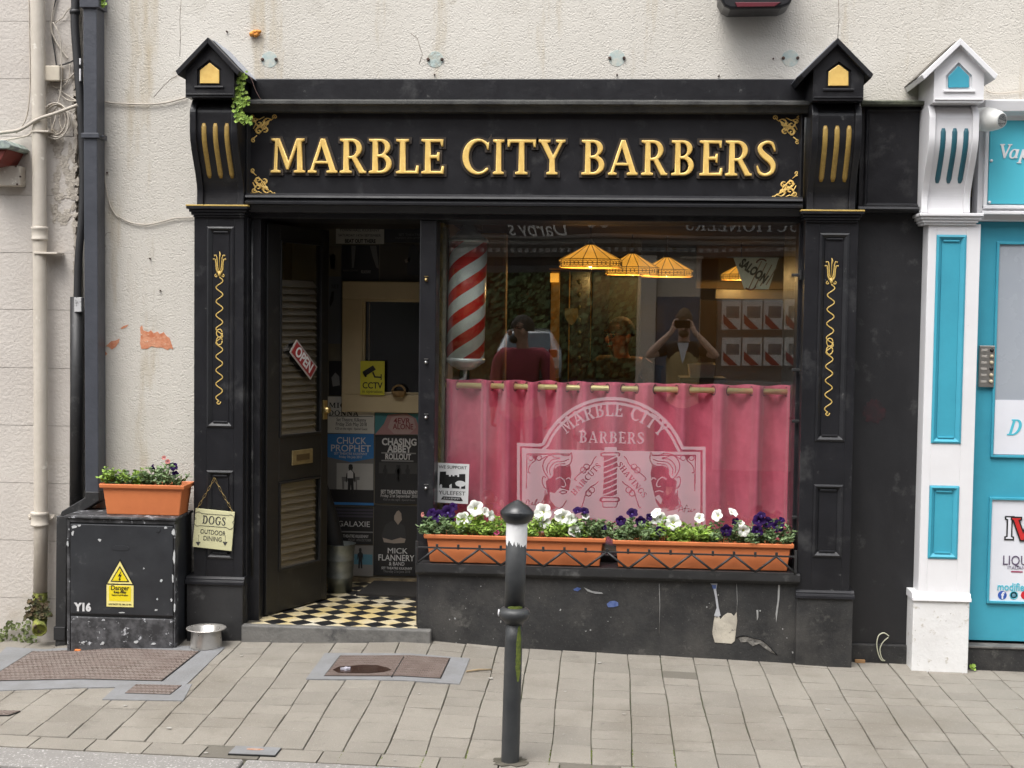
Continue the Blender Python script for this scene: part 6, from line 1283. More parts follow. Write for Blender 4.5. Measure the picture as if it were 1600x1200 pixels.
# round black conduit
cn = thing('black_conduit', (P(120, 780, -.05).x, -.05, P(120, 780, -.05).z), 'wandering black cable conduit between the two walls with a strip of pale tape', 'conduit')
pc_ = crom([P(a, b, -.055) for a, b in ((118, -80), (118, 0), (117, 40), (122, 110), (127, 180), (130, 260), (129, 330), (123, 400), (121, 470))], 6)
MB().tube(pc_, [.021-.002*k/len(pc_) for k in range(len(pc_))], 12).build('upper_conduit', CABLED, cn); MB().tube([P(120, 464, -.055), P(120, 620, -.055), P(119, 793, -.055)], .032, 16).build('lower_sleeve', BLACKW, cn)
q = P(121.5, 476, -.09); box('tape', mat('worn_tape', (.55, .55, .55), .6, chips=[((.15, .15, .15), 60, .55, .05)]), cn, q.x-.018, q.x+.018, -.0905, -.06, q.z-.036, q.z+.036, .002)
MB().lathe([(.024, 0), (.026, .01), (.024, .02)], P(117, 22, -.055), 14).build('coupling', CABLED, cn)
for a, b, h in ((125, 117, 12), (125, 96, 6)): q = P(a, b, -.08); box('paint_splash', WHITE, cn, q.x-.004, q.x+.004, -.081, -.07, q.z-h/318/2*1.6, q.z+h/318/2*1.6, .002)
def cable(pts, r_, label, m=CABLE, Y=-.045, name='cable', grp=None): tag(MB().tube(crom([P(a, b, Y) for a, b in pts], 8), r_, 8).build(name, m), label, 'cable', grp)
cable([(-20, 216), (0, 208), (30, 203), (60, 186), (90, 176), (121, 164)], .0085, 'thick painted cable rising across the cream downpipe to the conduit', Y=-.125)
cable([(-10, 221), (20, 217), (45, 211), (50, 202)], .004, 'thin cable looping just below the thick painted cable at the left edge', Y=-.06)
cable([(45, -10), (46, 50), (47, 110), (46, 150), (42, 180), (34, 198), (25, 208)], .0036, 'slim pale cable running down the left side of the cream downpipe', Y=-.06)
cable([(87, -10), (82, 20), (80, 45), (86, 62), (97, 80), (106, 92)], .0045, 'pale cable hanging from the top with a white connector end')
cable([(90, -10), (80, 30), (82, 60), (86, 85), (88, 102)], .0035, 'dark cable dropping into the top of the junction box', CABLED)
cable([(83, 35), (94, 60), (96, 100), (95, 140), (90, 165), (88, 180), (80, 205)], .0036, 'pale cable passing the right side of the junction box down to the coil', Y=-.065)
cable([(88, 103), (98, 101), (110, 97), (118, 92)], .0038, 'short black cable from the junction box to the conduit', CABLED)
cable([(79, 128), (82, 134), (90, 137), (102, 132), (108, 120), (109, 100)], .0036, 'pale cable looping under the junction box')
cable([(92, 140), (102, 147), (115, 155), (122, 159)], .004, 'upper of two pale cables slanting from the junction box to the conduit'); cable([(92, 140), (97, 150), (108, 157), (121, 158)], .0036, 'lower of two pale cables slanting from the junction box to the conduit', Y=-.05)
cable([(76, 130), (74, 138), (75, 146)], .004, 'stub of pale cable hanging from the left of the junction box'); cable([(86, 36), (98, 27), (105, 17), (113, 10)], .003, 'thin cable slanting up to the conduit near the top edge')
cable([(120, 110), (108, 122), (98, 126)], .004, 'short pale cable curving from conduit to junction box')
cable([(158, 157), (175, 161), (195, 162), (235, 163), (262, 160), (292, 152)], .004, 'pale cable sagging across the render to the left console bracket', Y=-.012)
cable([(158, 232), (162, 270), (170, 315), (180, 335), (186, 339), (205, 348), (230, 351), (255, 346), (275, 341), (304, 340)], .0034, 'thin cable sagging below to the top of the left pilaster', Y=-.010)
cable([(161, 15), (161, 60), (159, 110), (158, 157)], .003, 'thin vertical cable beside the square black downpipe', Y=-.012)
q = P(88, 187, -.06); mb = MB()
for k in range(5):
    rx, rz = .045+.006*k, .068+.005*k; ox, oz = rnd.uniform(-.006, .012), rnd.uniform(-.01, .006); mb.tube([(q.x+ox+rx*math.cos(t*PI/12), -.05-.008*k, q.z+oz+rz*math.sin(t*PI/12)) for t in range(24)], .0036, 6, closed=True)
mb.tube([(q.x+.04+.028*math.cos(t*PI/12), -.05, q.z+.05*math.sin(t*PI/12)) for t in range(24)], .0036, 6, closed=True)
tag(mb.build('cable_coil', CABLE), 'coil of spare painted cable beside the cream downpipe', 'cable coil')
x0, x1, z0, z1 = rect(71, 103, 95, 127, -.07)
jb = thing('junction_box', (x0, -.03, z0), 'small square cream junction box above the cable coil', 'junction box'); box('lid', mat('cream_plastic', (.62, .55, .44), .5, vs=9), jb, x0, x1, -.085, -.065, z0, z1, .005); box('body', mat('cream_plastic_body', (.56, .50, .40), .55), jb, x0+.003, x1-.003, -.065, -.03, z0+.003, z1-.003, .002)
x0, x1, z0, z1 = rect(-20, 259, 31, 290, -.10)
eb = thing('wall_box', (x0, -.03, z0), 'flat cream metal box fixed at the left edge below the cables', 'box'); box('cover', LT, eb, x0, x1, -.10, -.03, z0, z1, .004)
for px, py in ((25, 260), (27, 288), (32, 276)): q = P(px, py, -.1); MB().lathe([(.005, 0), (.005, .004)], (q.x, -.1, q.z), 8, 'Y').build('screw', RUST, eb)
ca = thing('slate_canopy', P(0, 250, -.2), 'corner of a small slate topped dark red canopy at the left edge', 'canopy')
p1, p2 = P(-30, 216, -.2), P(20, 222, -.2); z_ = P(0, 236, -.2).z
MB().prism([(p1.x, z_), (p2.x, p2.z-.035), (p2.x+.01, p2.z-.02), (p2.x-.02, p2.z+.004), (p1.x, p2.z+.006)], -.24, -.03).build('slate', mat('slate', (.16, .18, .19), .6, col2=(.35, .42, .36), vs=16, vmix=.9), ca, .004)
MB().prism([(p1.x, z_-.08), (p1.x+.10, z_-.06), (p2.x-.02, p2.z-.036), (p2.x-.03, p2.z-.03), (p1.x, z_-.002)], -.22, -.03).build('red_board', mat('oxide_red', (.18, .03, .02), .6, vs=9), ca, .003)
# floodlight at the top edge
x0, x1 = Xp(1124, 5, -.18), Xp(1240, 5, -.18); zb4 = Zp(1180, 14, -.2)
fl_ = thing('wall_floodlight', ((x0+x1)/2, -.1, zb4), 'underside of a black and red wall mounted box at the top edge', 'wall lamp')
MB().prism([(x0, zb4+.30), (x0, zb4+.05), (x0+.02, zb4+.015), (x0+.05, zb4), (x1-.06, zb4+.004), (x1-.02, zb4+.02), (x1, zb4+.06), (x1, zb4+.30)], -.20, -.02).build('casing', mat('black_plastic', (.015, .015, .017), .35), fl_, .012)
MB().prism([(x0+.07, zb4+.03), (x0+.08, zb4+.008), (x1-.09, zb4+.010), (x1-.06, zb4+.03)], -.207, -.199).build('red_trim', mat('dark_red_trim', (.12, .01, .02), .4), fl_, .002)
# ------------------------------------------------------------------ electrical cabinet
x0, x1, z0, z1 = rect(103, 811, 273, 1016, -.30); YK = -.30; zgk = gz(x0, YK)-.01
CABM = mat('chipped_black_cabinet', (.020, .021, .024), .38, col2=(.032, .034, .038), vs=4, vmix=.7, bump=.2, bs=30, bd=.003, chips=[((.10, .10, .10), 8, .62, .12), ((.42, .42, .42), 26, .735, .015)])
EDGEW = mat('worn_cabinet_edge', (.10, .10, .105), .5, col2=(.03, .03, .032), vs=20, vmix=.9, chips=[((.45, .46, .48), 24, .60, .03)])
kb = thing('electrical_cabinet', ((x0+x1)/2, -.17, zgk), 'waist high chipped black electrical cabinet with a yellow danger label', 'cabinet')
box('body', CABM, kb, x0, x1, YK+.012, -.035, zgk, z1, .006); 
zdv = Zp(185, 962, YK)
box('door', CABM, kb, x0+.022, x1-.008, YK-.002, YK+.014, zdv+.004, z1-.028, .004); box('lower_panel', EDGEW, kb, x0+.022, x1-.008, YK+.001, YK+.014, zgk+.02, zdv-.010, .005)
MB().box(x0+.003, x0+.018, YK+.004, YK+.014, zgk+.01, z1-.004).box(x0+.018, x1-.003, YK+.0045, YK+.014, z1-.022, z1-.004).box(x1-.007, x1+.001, YK+.005, YK+.05, zgk+.01, z1-.022).build('door_rim', EDGEW, kb, .002)
MB().box(x0-.006, x1+.006, YK-.008, -.03, z1-.001, z1+.012).build('top_cover', EDGEW, kb, .003)
q = P(188, 856, YK); MB().lathe([(.045, 0), (.045, .002)], (q.x, YK-.002, q.z), 24, 'Y', sy=.28).build('maker_plate', CABM, kb)
q = P(247, 828, YK); MB().lathe([(.012, 0), (.011, .003)], (q.x, YK-.002, q.z), 16, 'Y').build('lock', CABM, kb)
CH = mat('chipped_white', (.52, .53, .53), .7, vs=20)
for k, (a, b, rx, rz) in enumerate([(116, 823, .012, .008), (114, 833, .007, .010), (124, 821, .006, .006), (156, 844, .009, .007), (259, 824, .009, .005), (106, 850, .004, .012), (252, 907, .006, .007), (246, 936, .005, .006), (244, 953, .008, .004), (225, 888, .004, .004), (191, 957, .014, .003), (271, 832, .008, .014), (272, 870, .006, .03), (270, 905, .004, .02), (273, 950, .005, .018), (268, 937, .004, .008), (161, 1005, .008, .008), (130, 1004, .008, .005), (213, 1003, .012, .007), (240, 1006, .01, .005)]):
    q = P(a, b, YK); MB().prism(jag(q.x, q.z, rx, rz, 9, .4, k), YK-.0035, YK+.002).build('paint_chip', CH, kb)
text('Y16', mat('stencil_white', (.62, .62, .62), .6), kb, P(130, 949, YK).x, YK-.0035, P(130, 949, YK).z, .052, width=.085, bold=.003)
YEL = mat('warning_yellow', (.78, .62, .015), .4, vs=9, vmix=.15); YEP = mat('pale_warning_yellow', (.80, .70, .25), .4, vs=9, vmix=.15)
x0, x1, z0, z1 = rect(167, 914, 209, 948, YK); dl = tag(MB().box(x0, x1, YK-.0045, YK-.002, z0, z1).build('danger_label', YEP), 'yellow danger label with a black lightning triangle on the black cabinet', 'sign')
MB().box(x0+.012, x1-.012, YK-.0052, YK-.004, z0+.028, z1-.004).build('yellow_field', YEL, dl)
cxx = (x0+x1)/2; zt3 = Zp(188, 876, YK)
def tri(k, m, Y_, nm): MB().prism([(cxx-.066*k, z1+.004+(.01*(1-k)*4)), (cxx+.066*k, z1+.004+(.01*(1-k)*4)), (cxx+.0, z1+.004+(zt3-z1)*k+(.01*(1-k)*4)*.6)], Y_, Y_+.002).build(nm, m, dl)
tri(1.06, INK, YK-.0042, 'triangle_border'); tri(.93, YEP, YK-.0050, 'triangle_edge'); tri(.70, INK, YK-.0058, 'triangle_border'); tri(.58, YEL, YK-.0066, 'triangle')
bz = z1+.022; MB().prism([(cxx+.006, bz+.046), (cxx-.010, bz+.020), (cxx-.001, bz+.022), (cxx-.004, bz+.008), (cxx-.008, bz+.010), (cxx, bz-.002), (cxx+.004, bz+.010), (cxx, bz+.009), (cxx+.010, bz+.030), (cxx, bz+.028), (cxx+.008, bz+.046)], YK-.0074, YK-.006).build('lightning_bolt', INK, dl)
text('Danger', INK, dl, cxx, YK-.0058, z1-.014, .032, width=.09, bold=.0003); text('Keep Away', INK, dl, cxx, YK-.0058, z1-.034, .018, width=.06, bold=.0003); text('Dangerous to touch this apparatus', INK, dl, cxx, YK-.0058, z1-.048, .01, width=.08); text('ELECTRICITY TEL 1850 372 999', INK, dl, cxx, YK-.0052, z0+.012, .01, width=.11)
# small planter on the cabinet
x0, x1 = Xp(154, 762, -.26), Xp(288, 762, -.26); zr = Zp(220, 757.5, -.26); ztp = ORG['electrical_cabinet'].z; ztp = rect(103, 811, 273, 1016, -.30)[3]+.012
planter(x0, x1, zr, ztp, -.26, -.08, .02, 'short orange planter standing on top of the black electrical cabinet')
for k, (px, h, m, lab, fl3, n3) in enumerate([(175, 24, LEAFY, 'low green seedlings at the left end of the cabinet planter', (), 22), (195, 20, LEAFG, 'green seedlings in the middle of the cabinet planter', (), 22), (214, 22, LEAFY, 'pale green sprigs right of centre in the cabinet planter', (), 18)]):
    plant('seedling_plant', (Xp(px, 757, -.17), -.17, zr-.012), 16/318, .05, (h+12)/318, lab, m, n3, .022, .010, fl3, seed=30+k, group='plants in the cabinet planter')
plant('petunia_plant', (Xp(255, 757, -.17), -.17, zr-.012), 30/318, .05, 46/318, 'purple petunia with faded pink bloom at the right end of the cabinet planter', LEAFG, 44, .026, .010, [(262, 721, -.17, .014, PETF, (0, -1, .5)), (256, 715, -.17, .012, PETF, (0, -1, .5)), (271, 729, -.19, .022, PETP, (.3, -1, .4)), (274, 741, -.19, .018, PETP, (.4, -1, 0)), (238, 729, -.17, .014, PETP, (-.8, -.8, .5)), (240, 733, -.17, .010, PETP, (-.3, -1, 0))], seed=41)
# ------------------------------------------------------------------ dog sign, bowl
YDg = YP-.012
qs = [P(a, b, YDg) for a, b in ((301, 854), (362, 861), (367, 800), (306, 794))]
dg = thing('dog_sign', (qs[0].x, YDg, qs[0].z), 'cream dogs outdoor dining plaque hanging by a chain on the left pilaster', 'sign')
CRM = mat('cream_board', (.62, .60, .36), .5, col2=(.56, .54, .32), vs=8)
MB().prism([(q.x, q.z) for q in qs], YDg-.004, YDg+.004).build('board', CRM, dg, .001)
ang = -math.atan2(P(367, 800, YDg).z-P(306, 794, YDg).z, P(367, 800, YDg).x-P(306, 794, YDg).x)
THIN = mat('thin_print', (.05, .05, .05), .6)
q = P(335, 813, YDg); ps, _ = ser_text('DOGS', .040, width=.115); rot = Matrix.Rotation(ang, 4, 'Y')
poly_obj('lettering', [[(a-.0575, b-.020) for a, b in p] for p in ps], THIN, dg, q.x, YDg-.0048, q.z, .0005, ang=ang)
for s, py, w_ in (('OUTDOOR', 832, .125), ('DINING', 842, .09)): q = P(333-(py-832)*.05, py, YDg); text(s, THIN, dg, q.x, YDg-.0048, q.z, .032, width=w_, ang=ang)
mb = MB(); bc = P(335, 813, YDg)
def bone(t):
    pts = []
    for (cx_, cz_, a0_, a1_) in ((-.080, .016, 40, 235), (-.080, -.016, 125, 320), (.080, -.016, 220, 415), (.080, .016, 305, 500)):
        pts += [(cx_+.019*math.cos(math.radians(a)), cz_+.019*math.sin(math.radians(a))) for a in range(a0_, a1_, 15)]
    return pts
Mr = Matrix.Translation((bc.x, YDg-.0048, bc.z)) @ rot
mb.tube([Mr @ Vector((a, 0, b)) for a, b in bone(0)], .0012, 5, closed=True)
for px in (310, 352):
    mb.tube([P(px, 836, YDg-.005), P(px, 846, YDg-.005)], .0006, 4); q = P(px, 849, YDg); mb.prism([(q.x-.012, q.z+.008), (q.x+.012, q.z+.008), (q.x, q.z-.012)], YDg-.0052, YDg-.004)
mb.build('bone_outline', THIN, dg)
mb = MB(); hk = P(335, 748, YDg)
for ex, ey in ((308, 795), (363, 799)):
    e = P(ex, ey, YDg); n_ = 8
    for k in range(n_):
        a = hk.lerp(e, k/n_); b = hk.lerp(e, (k+1.08)/n_); d = (b-a); s_ = Vector((0, 1, 0)) if k % 2 else d.cross(Vector((0, 1, 0))).normalized(); s_ = s_*.0035
        mb.tube([a+s_, a+d*.15+s_*1.2, a+d*.85+s_*1.2, b+s_*.3, b-s_*.3, a+d*.85-s_*1.2, a+d*.15-s_*1.2, a-s_], .0011, 4, closed=True)
mb.build('chain', BRASS, dg); MB().lathe([(.003, 0), (.003, .018), (.005, .02)], (hk.x, YP, hk.z+.003), 8, 'Y').build('hook', BRASS, dg)
q = G(316, 1017); rb = (P(348, 1000, q.y).x-P(289, 1000, q.y).x)/2*.87; zt4 = P(319, 991, q.y+rb*0).z; hb_ = zt4-q.z+.010; q.y = min(q.y+rb*.88, -.165-rb*1.24)
tag(MB().lathe([(.001, .003), (rb*.93, .002), (rb*.93, .0), (rb*.95, .006), (rb*.88, hb_*.96), (rb*1.18, hb_), (rb*1.2, hb_+.002), (rb*1.18, hb_+.004), (rb*.86, hb_*.98), (rb*.74, hb_*.35), (rb*.5, hb_*.28), (.001, hb_*.28)], (q.x, q.y, gz(q.x, q.y)+.001), 48).build('dog_bowl', mat('brushed_bowl_steel', (.74, .71, .66), .28, metal=.75, vs=10)), 'stainless steel dog bowl on the pavement beside the black cabinet', 'bowl')
q = G(122, 1019); tag(MB().box(q.x-.014, q.x+.016, q.y-.012, q.y+.008, q.z, q.z+.016).build('orange_scrap', mat('orange_scrap', (.75, .22, .05), .6), None, .003), 'scrap of orange plastic on the ground by the cabinet', 'litter')
# ------------------------------------------------------------------ bollard
bq = G(797, 1190); YBo = bq.y; tp = P(808.5, 783, YBo); Hb = tp.z-bq.z+.02; sc = (YBo+6.56)/2100
BOL = mat('bollard_paint', (.028, .030, .032), .45, col2=(.045, .047, .048), vs=6, vmix=.8, bump=.35, bs=45, bd=.004, chips=[((.10, .10, .095), 10, .62, .1), ((.14, .18, .03), 4, .68, .08)])
BCAP = mat('bollard_cap_paint', (.022, .024, .026), .28, col2=(.035, .036, .038), vs=8, bump=.25, bs=40, bd=.003)
bo = thing('bollard', (bq.x, YBo, bq.z-.02), 'dark grey cast iron street bollard with a domed cap and white band', 'bollard')
axb = (tp-bq).normalized(); MBo = Matrix.Translation((bq.x, YBo, bq.z-.02)) @ Vector((0, 0, 1)).rotation_difference(axb).to_matrix().to_4x4()
hz = lambda py: (P(803, py, YBo).z-(bq.z-.02))
r_lo, r_lo2, r_up, r_cap = 14.5*sc, 14.2*sc, 16.4*sc, 26.7*sc
MB().lathe([(r_lo*1.0, 0), (r_lo, hz(1190)), (r_lo2*.98, hz(1000)), (r_lo2*.95, hz(974))], (0, 0, 0), 40).xf(MBo).build('lower_shaft', BOL, bo)
MB().lathe([(r_lo2*.95, hz(975)), (r_lo2*1.15, hz(970)), (22*sc, hz(966)), (24.5*sc, hz(961)), (25*sc, hz(957)), (24*sc, hz(953)), (20*sc, hz(950)), (r_up*.9, hz(948))], (0, 0, 0), 40).xf(MBo).build('ring_collar', BOL, bo)
MB().lathe([(r_up*.96, hz(949)), (r_up, hz(900)), (r_up, hz(812))], (0, 0, 0), 40).xf(MBo).build('upper_shaft', BOL, bo)
MB().lathe([(r_up*.98, hz(817)), (20*sc, hz(815)), (r_cap*.90, hz(808.5)), (r_cap*.985, hz(804)), (r_cap, hz(802.5)), (r_cap, hz(799)), (r_cap*.985, hz(798)), (r_cap*.92, hz(797.6)), (r_cap*.90, hz(796)), (r_cap*.66, hz(790)), (r_cap*.40, hz(785.5)), (r_cap*.30, hz(784.5)), (r_cap*.26, hz(783)), (.0001, hz(780.5))], (0, 0, 0), 48).xf(MBo).build('cap', BCAP, bo)
# white band with a torn lower edge
nb_ = 96; r = random.Random(8); low = [hz(848)+.018*math.sin(a*.9)*.3 for a in range(nb_)]; val = 0; lows = []
for k in range(nb_): val = .6*val+r.uniform(-.012, .012); lows.append(hz(848)+val+.020*max(0, math.sin(k*2*PI/nb_*3+1.6))**6)
vs = []
for k in range(nb_): a = 2*PI*k/nb_; vs.append((r_up*1.025*math.cos(a), r_up*1.025*math.sin(a), lows[k]))
for k in range(nb_): a = 2*PI*k/nb_; vs.append((r_up*1.025*math.cos(a), r_up*1.025*math.sin(a), hz(816)))
MB().add(vs, [(k, (k+1) % nb_, nb_+(k+1) % nb_, nb_+k) for k in range(nb_)], True).xf(MBo).build('white_band', mat('band_white', (.88, .88, .88), .45, col2=(.80, .80, .80), vs=20, bump=.2, bs=90), bo)
MGR = mat('algae', (.19, .23, .035), .9, col2=(.09, .12, .025), vs=40, vmix=.9, bump=.8, bs=120, bd=.004)
def shell(r0, r1, a0_, a1_, z0_, z1_, nm, m, sd):
    rr2 = random.Random(sd); vs = []; n1, n2 = 10, 22
    for j in range(n2+1):
        t = j/n2; w0 = (a1_-a0_)*(.5-.5*abs(2*t-1)**3*.7); mid_ = (a0_+a1_)/2+rr2.uniform(-.05, .05)
        for i in range(n1+1): a = mid_+w0*(2*i/n1-1)*.9; rad_ = (r0+(r1-r0)*t)*1.012*(1 if 0 < i < n1 else .985); vs.append((rad_*math.cos(a), rad_*math.sin(a), z0_+(z1_-z0_)*t))
    MB().add(vs, [(j*(n1+1)+i, j*(n1+1)+i+1, (j+1)*(n1+1)+i+1, (j+1)*(n1+1)+i) for j in range(n2) for i in range(n1)], True).xf(MBo).build(nm, m, bo)
shell(r_lo, r_lo2*.98, -1.25, -.42, hz(1062), hz(975), 'algae_streak', MGR, 3)
shell(r_up*.97, r_up*.98, -2.3, -.5, hz(950), hz(944), 'algae_stain', MGR, 4)
mb = MB()
for i in range(150):
    a = r.uniform(-2.9, -.1); rr3 = r.uniform(r_up*1.0, 23*sc); mb.sphere((rr3*math.cos(a), rr3*math.sin(a), hz(951.5)-.006*(rr3/sc-16)/8), r.uniform(.002, .004), 5, (1, 1, .5))
mb.xf(MBo).build('moss', MGR, bo)
MB().prism(jag(0, 0, .066, .058, 26, .22, 5), -.0008, .0008).xf(Matrix.Translation(Vector((bq.x, YBo, gz(bq.x, YBo)+.0028))) @ Matrix.Rotation(PI/2, 4, 'X')).build('contact_shade_ring', mat('painted_contact_shade', (.055, .05, .035), .95, col2=(.10, .09, .07), vs=30, vmix=.9), bo)  # dark flat ring painted in as the bollard's contact shadow on the setts
q = Vector((-24*sc, -6*sc, hz(957))); MB().sphere(q, .009, 8, (.5, 1, 1.6)).xf(MBo).build('white_splash', WHITE, bo)
# ------------------------------------------------------------------ covers in the pavement
CONC = mat('concrete_surround', (.215, .218, .225), .85, col2=(.18, .18, .18), vs=6, vmix=.8, bump=.4, bs=80, chips=[((.16, .15, .14), 9, .66, .1)])
CIR = mat('rusty_cover', (.155, .115, .10), .75, col2=(.20, .165, .145), vs=7, vmix=.9, bump=.7, bs=90, bd=.004, chips=[((.08, .055, .045), 11, .60, .1), ((.30, .27, .24), 60, .66, .05)])
CIR2 = mat('brown_cover', (.11, .078, .066), .7, col2=(.15, .115, .10), vs=7, vmix=.9, bump=.7, bs=90, bd=.004, chips=[((.24, .20, .18), 14, .62, .15)])
def ground_poly(pxs, m, name, parent, up=.003, th=.006, org=None, **k):
    qs = [G(a, b) for a, b in pxs]; n_ = len(qs)
    if n_ == 4:                                   # a sheet that follows the fall of the pavement
        nx, ny = 28, 6; vs = []
        for z_ in (up, up-th):
            for j in range(ny+1):
                for i in range(nx+1):
                    p = qs[0].lerp(qs[1], i/nx).lerp(qs[3].lerp(qs[2], i/nx), j/ny); vs.append((p.x, p.y, gz(p.x, p.y)+z_))
        N_ = (nx+1)*(ny+1); id_ = lambda i, j: j*(nx+1)+i
        fs = [(id_(i, j), id_(i+1, j), id_(i+1, j+1), id_(i, j+1)) for j in range(ny) for i in range(nx)]
        rim_ = [id_(i, 0) for i in range(nx)]+[id_(nx, j) for j in range(ny)]+[id_(nx-i, ny) for i in range(nx)]+[id_(0, ny-j) for j in range(ny)]
        fs += [(rim_[i], rim_[(i+1) % len(rim_)], rim_[(i+1) % len(rim_)]+N_, rim_[i]+N_) for i in range(len(rim_))]
        return MB().add(vs, fs).build(name, m, parent, **k)
    return MB().add([(q.x, q.y, q.z+up) for q in qs]+[(q.x, q.y, q.z+up-th) for q in qs], [tuple(range(n_)), tuple(range(2*n_-1, n_-1, -1))]+[(i, (i+1) % n_, n_+(i+1) % n_, n_+i) for i in range(n_)]).build(name, m, parent, **k)
def cover(label, outer, inner, m, split=None, ribs=0, **k):
    c = G(*[sum(v)/len(inner) for v in zip(*inner)]); t = thing('access_cover', c, label, 'manhole cover', 'access covers in the pavement')
    if outer: ground_poly(outer, CONC, 'concrete_surround', t, .0042)
    ground_poly(inner, INK, 'frame_gap', t, .0058)
    cc_ = [sum(v)/len(inner) for v in zip(*inner)]
    sh_ = [(a+(cc_[0]-a)*.018, b+(cc_[1]-b)*.03) for a, b in inner]
    ground_poly(sh_, m, 'lid', t, .0078)
    if split is not None:
        a0_ = [sh_[0][i]+(sh_[1][i]-sh_[0][i])*split for i in (0, 1)]; a1_ = [sh_[3][i]+(sh_[2][i]-sh_[3][i])*split for i in (0, 1)]
        ground_poly([(a0_[0]-1, a0_[1]), (a0_[0]+1, a0_[1]), (a1_[0]+1, a1_[1]), (a1_[0]-1, a1_[1])], INK, 'lid_joint', t, .0085)
    if ribs:
        mb = MB(); A_, B_, C2, D_ = [G(a, b) for a, b in sh_]
        for i in range(ribs):
            for j in range(max(ribs//6, 3)):
                t0 = (i+.25)/ribs; t1 = (i+.75)/ribs; nj = max(ribs//6, 3); s0, s1 = (j+.1+(.4 if i % 2 else 0)*.5)/nj, (j+.55+(.4 if i % 2 else 0)*.5)/nj
                f = lambda u_, v_: (lambda p: Vector((p.x, p.y, gz(p.x, p.y)+.0096)))(A_.lerp(B_, u_).lerp(D_.lerp(C2, u_), v_))
                q4 = [f(t0, s0), f(t1, s0), f(t1, s1), f(t0, s1)]; mb.add([*q4, *[p-Vector((0, 0, .003)) for p in q4]], [(0, 1, 2, 3), (0, 4, 5, 1), (1, 5, 6, 2), (2, 6, 7, 3), (3, 7, 4, 0)])
        mb.build('tread_pattern', mat('tread_iron', (.20, .165, .145), .7, col2=(.12, .09, .075), vs=9, vmix=.9, chips=[((.07, .05, .04), 8, .58, .1)]), t, fixn=True)
    return t
cover('large worn rusty cover in front of the electrical cabinet', [(10, 1012), (352, 1012), (288, 1074), (-60, 1082)], [(50, 1019), (313, 1019), (254, 1066), (-25, 1066)], CIR, ribs=70)
tcv = cover('brown double cover set in grey concrete below the shop step', [(508, 1021.5), (734, 1030), (718, 1070), (478, 1062)], [(531, 1026), (704, 1030), (689, 1062), (506, 1058)], CIR2, split=.58, ribs=54)
cover('small rectangular rusty cover below the large one', [(185, 1071), (300, 1070), (286, 1096), (160, 1094)], [(212, 1071.5), (284, 1073), (266, 1087), (195, 1085)], CIR, ribs=22)
cover('small rusty cover fragment at the lower left edge', None, [(-20, 1112), (32, 1113), (14, 1119.5), (-30, 1119)], CIR, ribs=8)
WATER = mat('dark_puddle', (.045, .026, .020), .06, vs=5, spec=.8)
cpt = [(520, 1050), (530, 1045), (548, 1044), (566, 1042.5), (590, 1043), (606, 1047), (611, 1050), (600, 1053), (575, 1055), (548, 1055), (528, 1054)]
tag(ground_poly(cpt, WATER, 'puddle', None, .0112, .002), 'small dark puddle lying on the brown double cover', 'puddle')
q = G(541, 1050); tag(MB().prism(jag(0, 0, .02, .014, 14, .5, 3), -.006, .004).xf(Matrix.Translation(q+Vector((0, 0, .016))) @ Matrix.Rotation(PI/2, 4, 'X')).build('paper_scrap', mat('wet_paper', (.45, .44, .50), .7, vs=30, bump=1, bs=60)), 'crumpled scrap of pale paper in the puddle', 'litter')
ts = cover('small concrete water meter lid with a rusty oval by the kerb', None, [(368, 1168), (440, 1171), (430, 1183), (356, 1180)], CONC)
q = G(399, 1174); MB().lathe([(.035, .008), (.033, .0095), (.001, .0095)], (q.x, q.y, q.z), 24, sy=.35).build('rusty_oval', mat('bright_rust', (.30, .13, .06), .9, col2=(.4, .3, .25), vs=40, vmix=.9), ts)
tag(MB().tube([G(729, 1051)+Vector((0, 0, .006)), G(748, 1049)+Vector((0, 0, .008)), G(768, 1048)+Vector((0, 0, .006))], [.004, .0045, .003], 7).build('twig', mat('twig_bark', (.33, .25, .15), .9)), 'short brown twig on the setts left of the bollard', 'twig')
r = random.Random(21); mb = MB()
for i in range(24):
    q = G(r.uniform(0, 1600), r.uniform(1025, 1190)); s_ = r.uniform(.002, .007)*(1 if i > 4 else 1.5)
    mb.prism(jag(0, 0, s_*1.4, s_, 8, .4, i), -.0006, .0006)
    k = 16; M = Matrix.Translation(q+Vector((0, 0, .0035))) @ Matrix.Rotation(PI/2, 4, 'X'); mb.v[-k:] = [tuple(M @ Vector(v)) for v in mb.v[-k:]]
tag(mb.build('gum_spots', mat('old_gum', (.42, .40, .36), .8)), 'flattened pale gum and grit specks scattered over the pavement', 'gum', kind='stuff')
DKS = mat('dark_sett', (.20, .19, .165), .85, col2=(.15, .14, .12), vs=20, bump=.5, bs=160)
# moss tufts, weeds
def weeds(name, pts, label, m=LEAF, n=50, LL=.02, sp=.02, sd=0, cat='weed', grp=None, hang=0):
    r = random.Random(sd); mb = MB(); cs = [Vector(p) for p in pts]
    for i in range(n):
        c = cs[r.randrange(len(cs))]+Vector((r.uniform(-1, 1)*sp, r.uniform(-1, .3)*sp*.6, r.uniform(-1, 1)*sp)); an = r.uniform(0, 2*PI)
        f = Vector((math.cos(an)*.5, -1, math.sin(an)*.5+.3)).normalized(); u_ = f.orthogonal().normalized(); v_ = f.cross(u_); R_ = LL*r.uniform(.5, 1)
        vs = [c]; 
        for k in range(10): a = 2*PI*k/10; rr = R_*(1 if k % 2 else .72); vs.append(c+(u_*math.cos(a)+v_*math.sin(a))*rr+f*R_*.15)
        mb.add(vs, [(0, k+1, (k+1) % 10+1) for k in range(10)])
    return tag(mb.build(name, m, fixn=False), label, cat, grp)
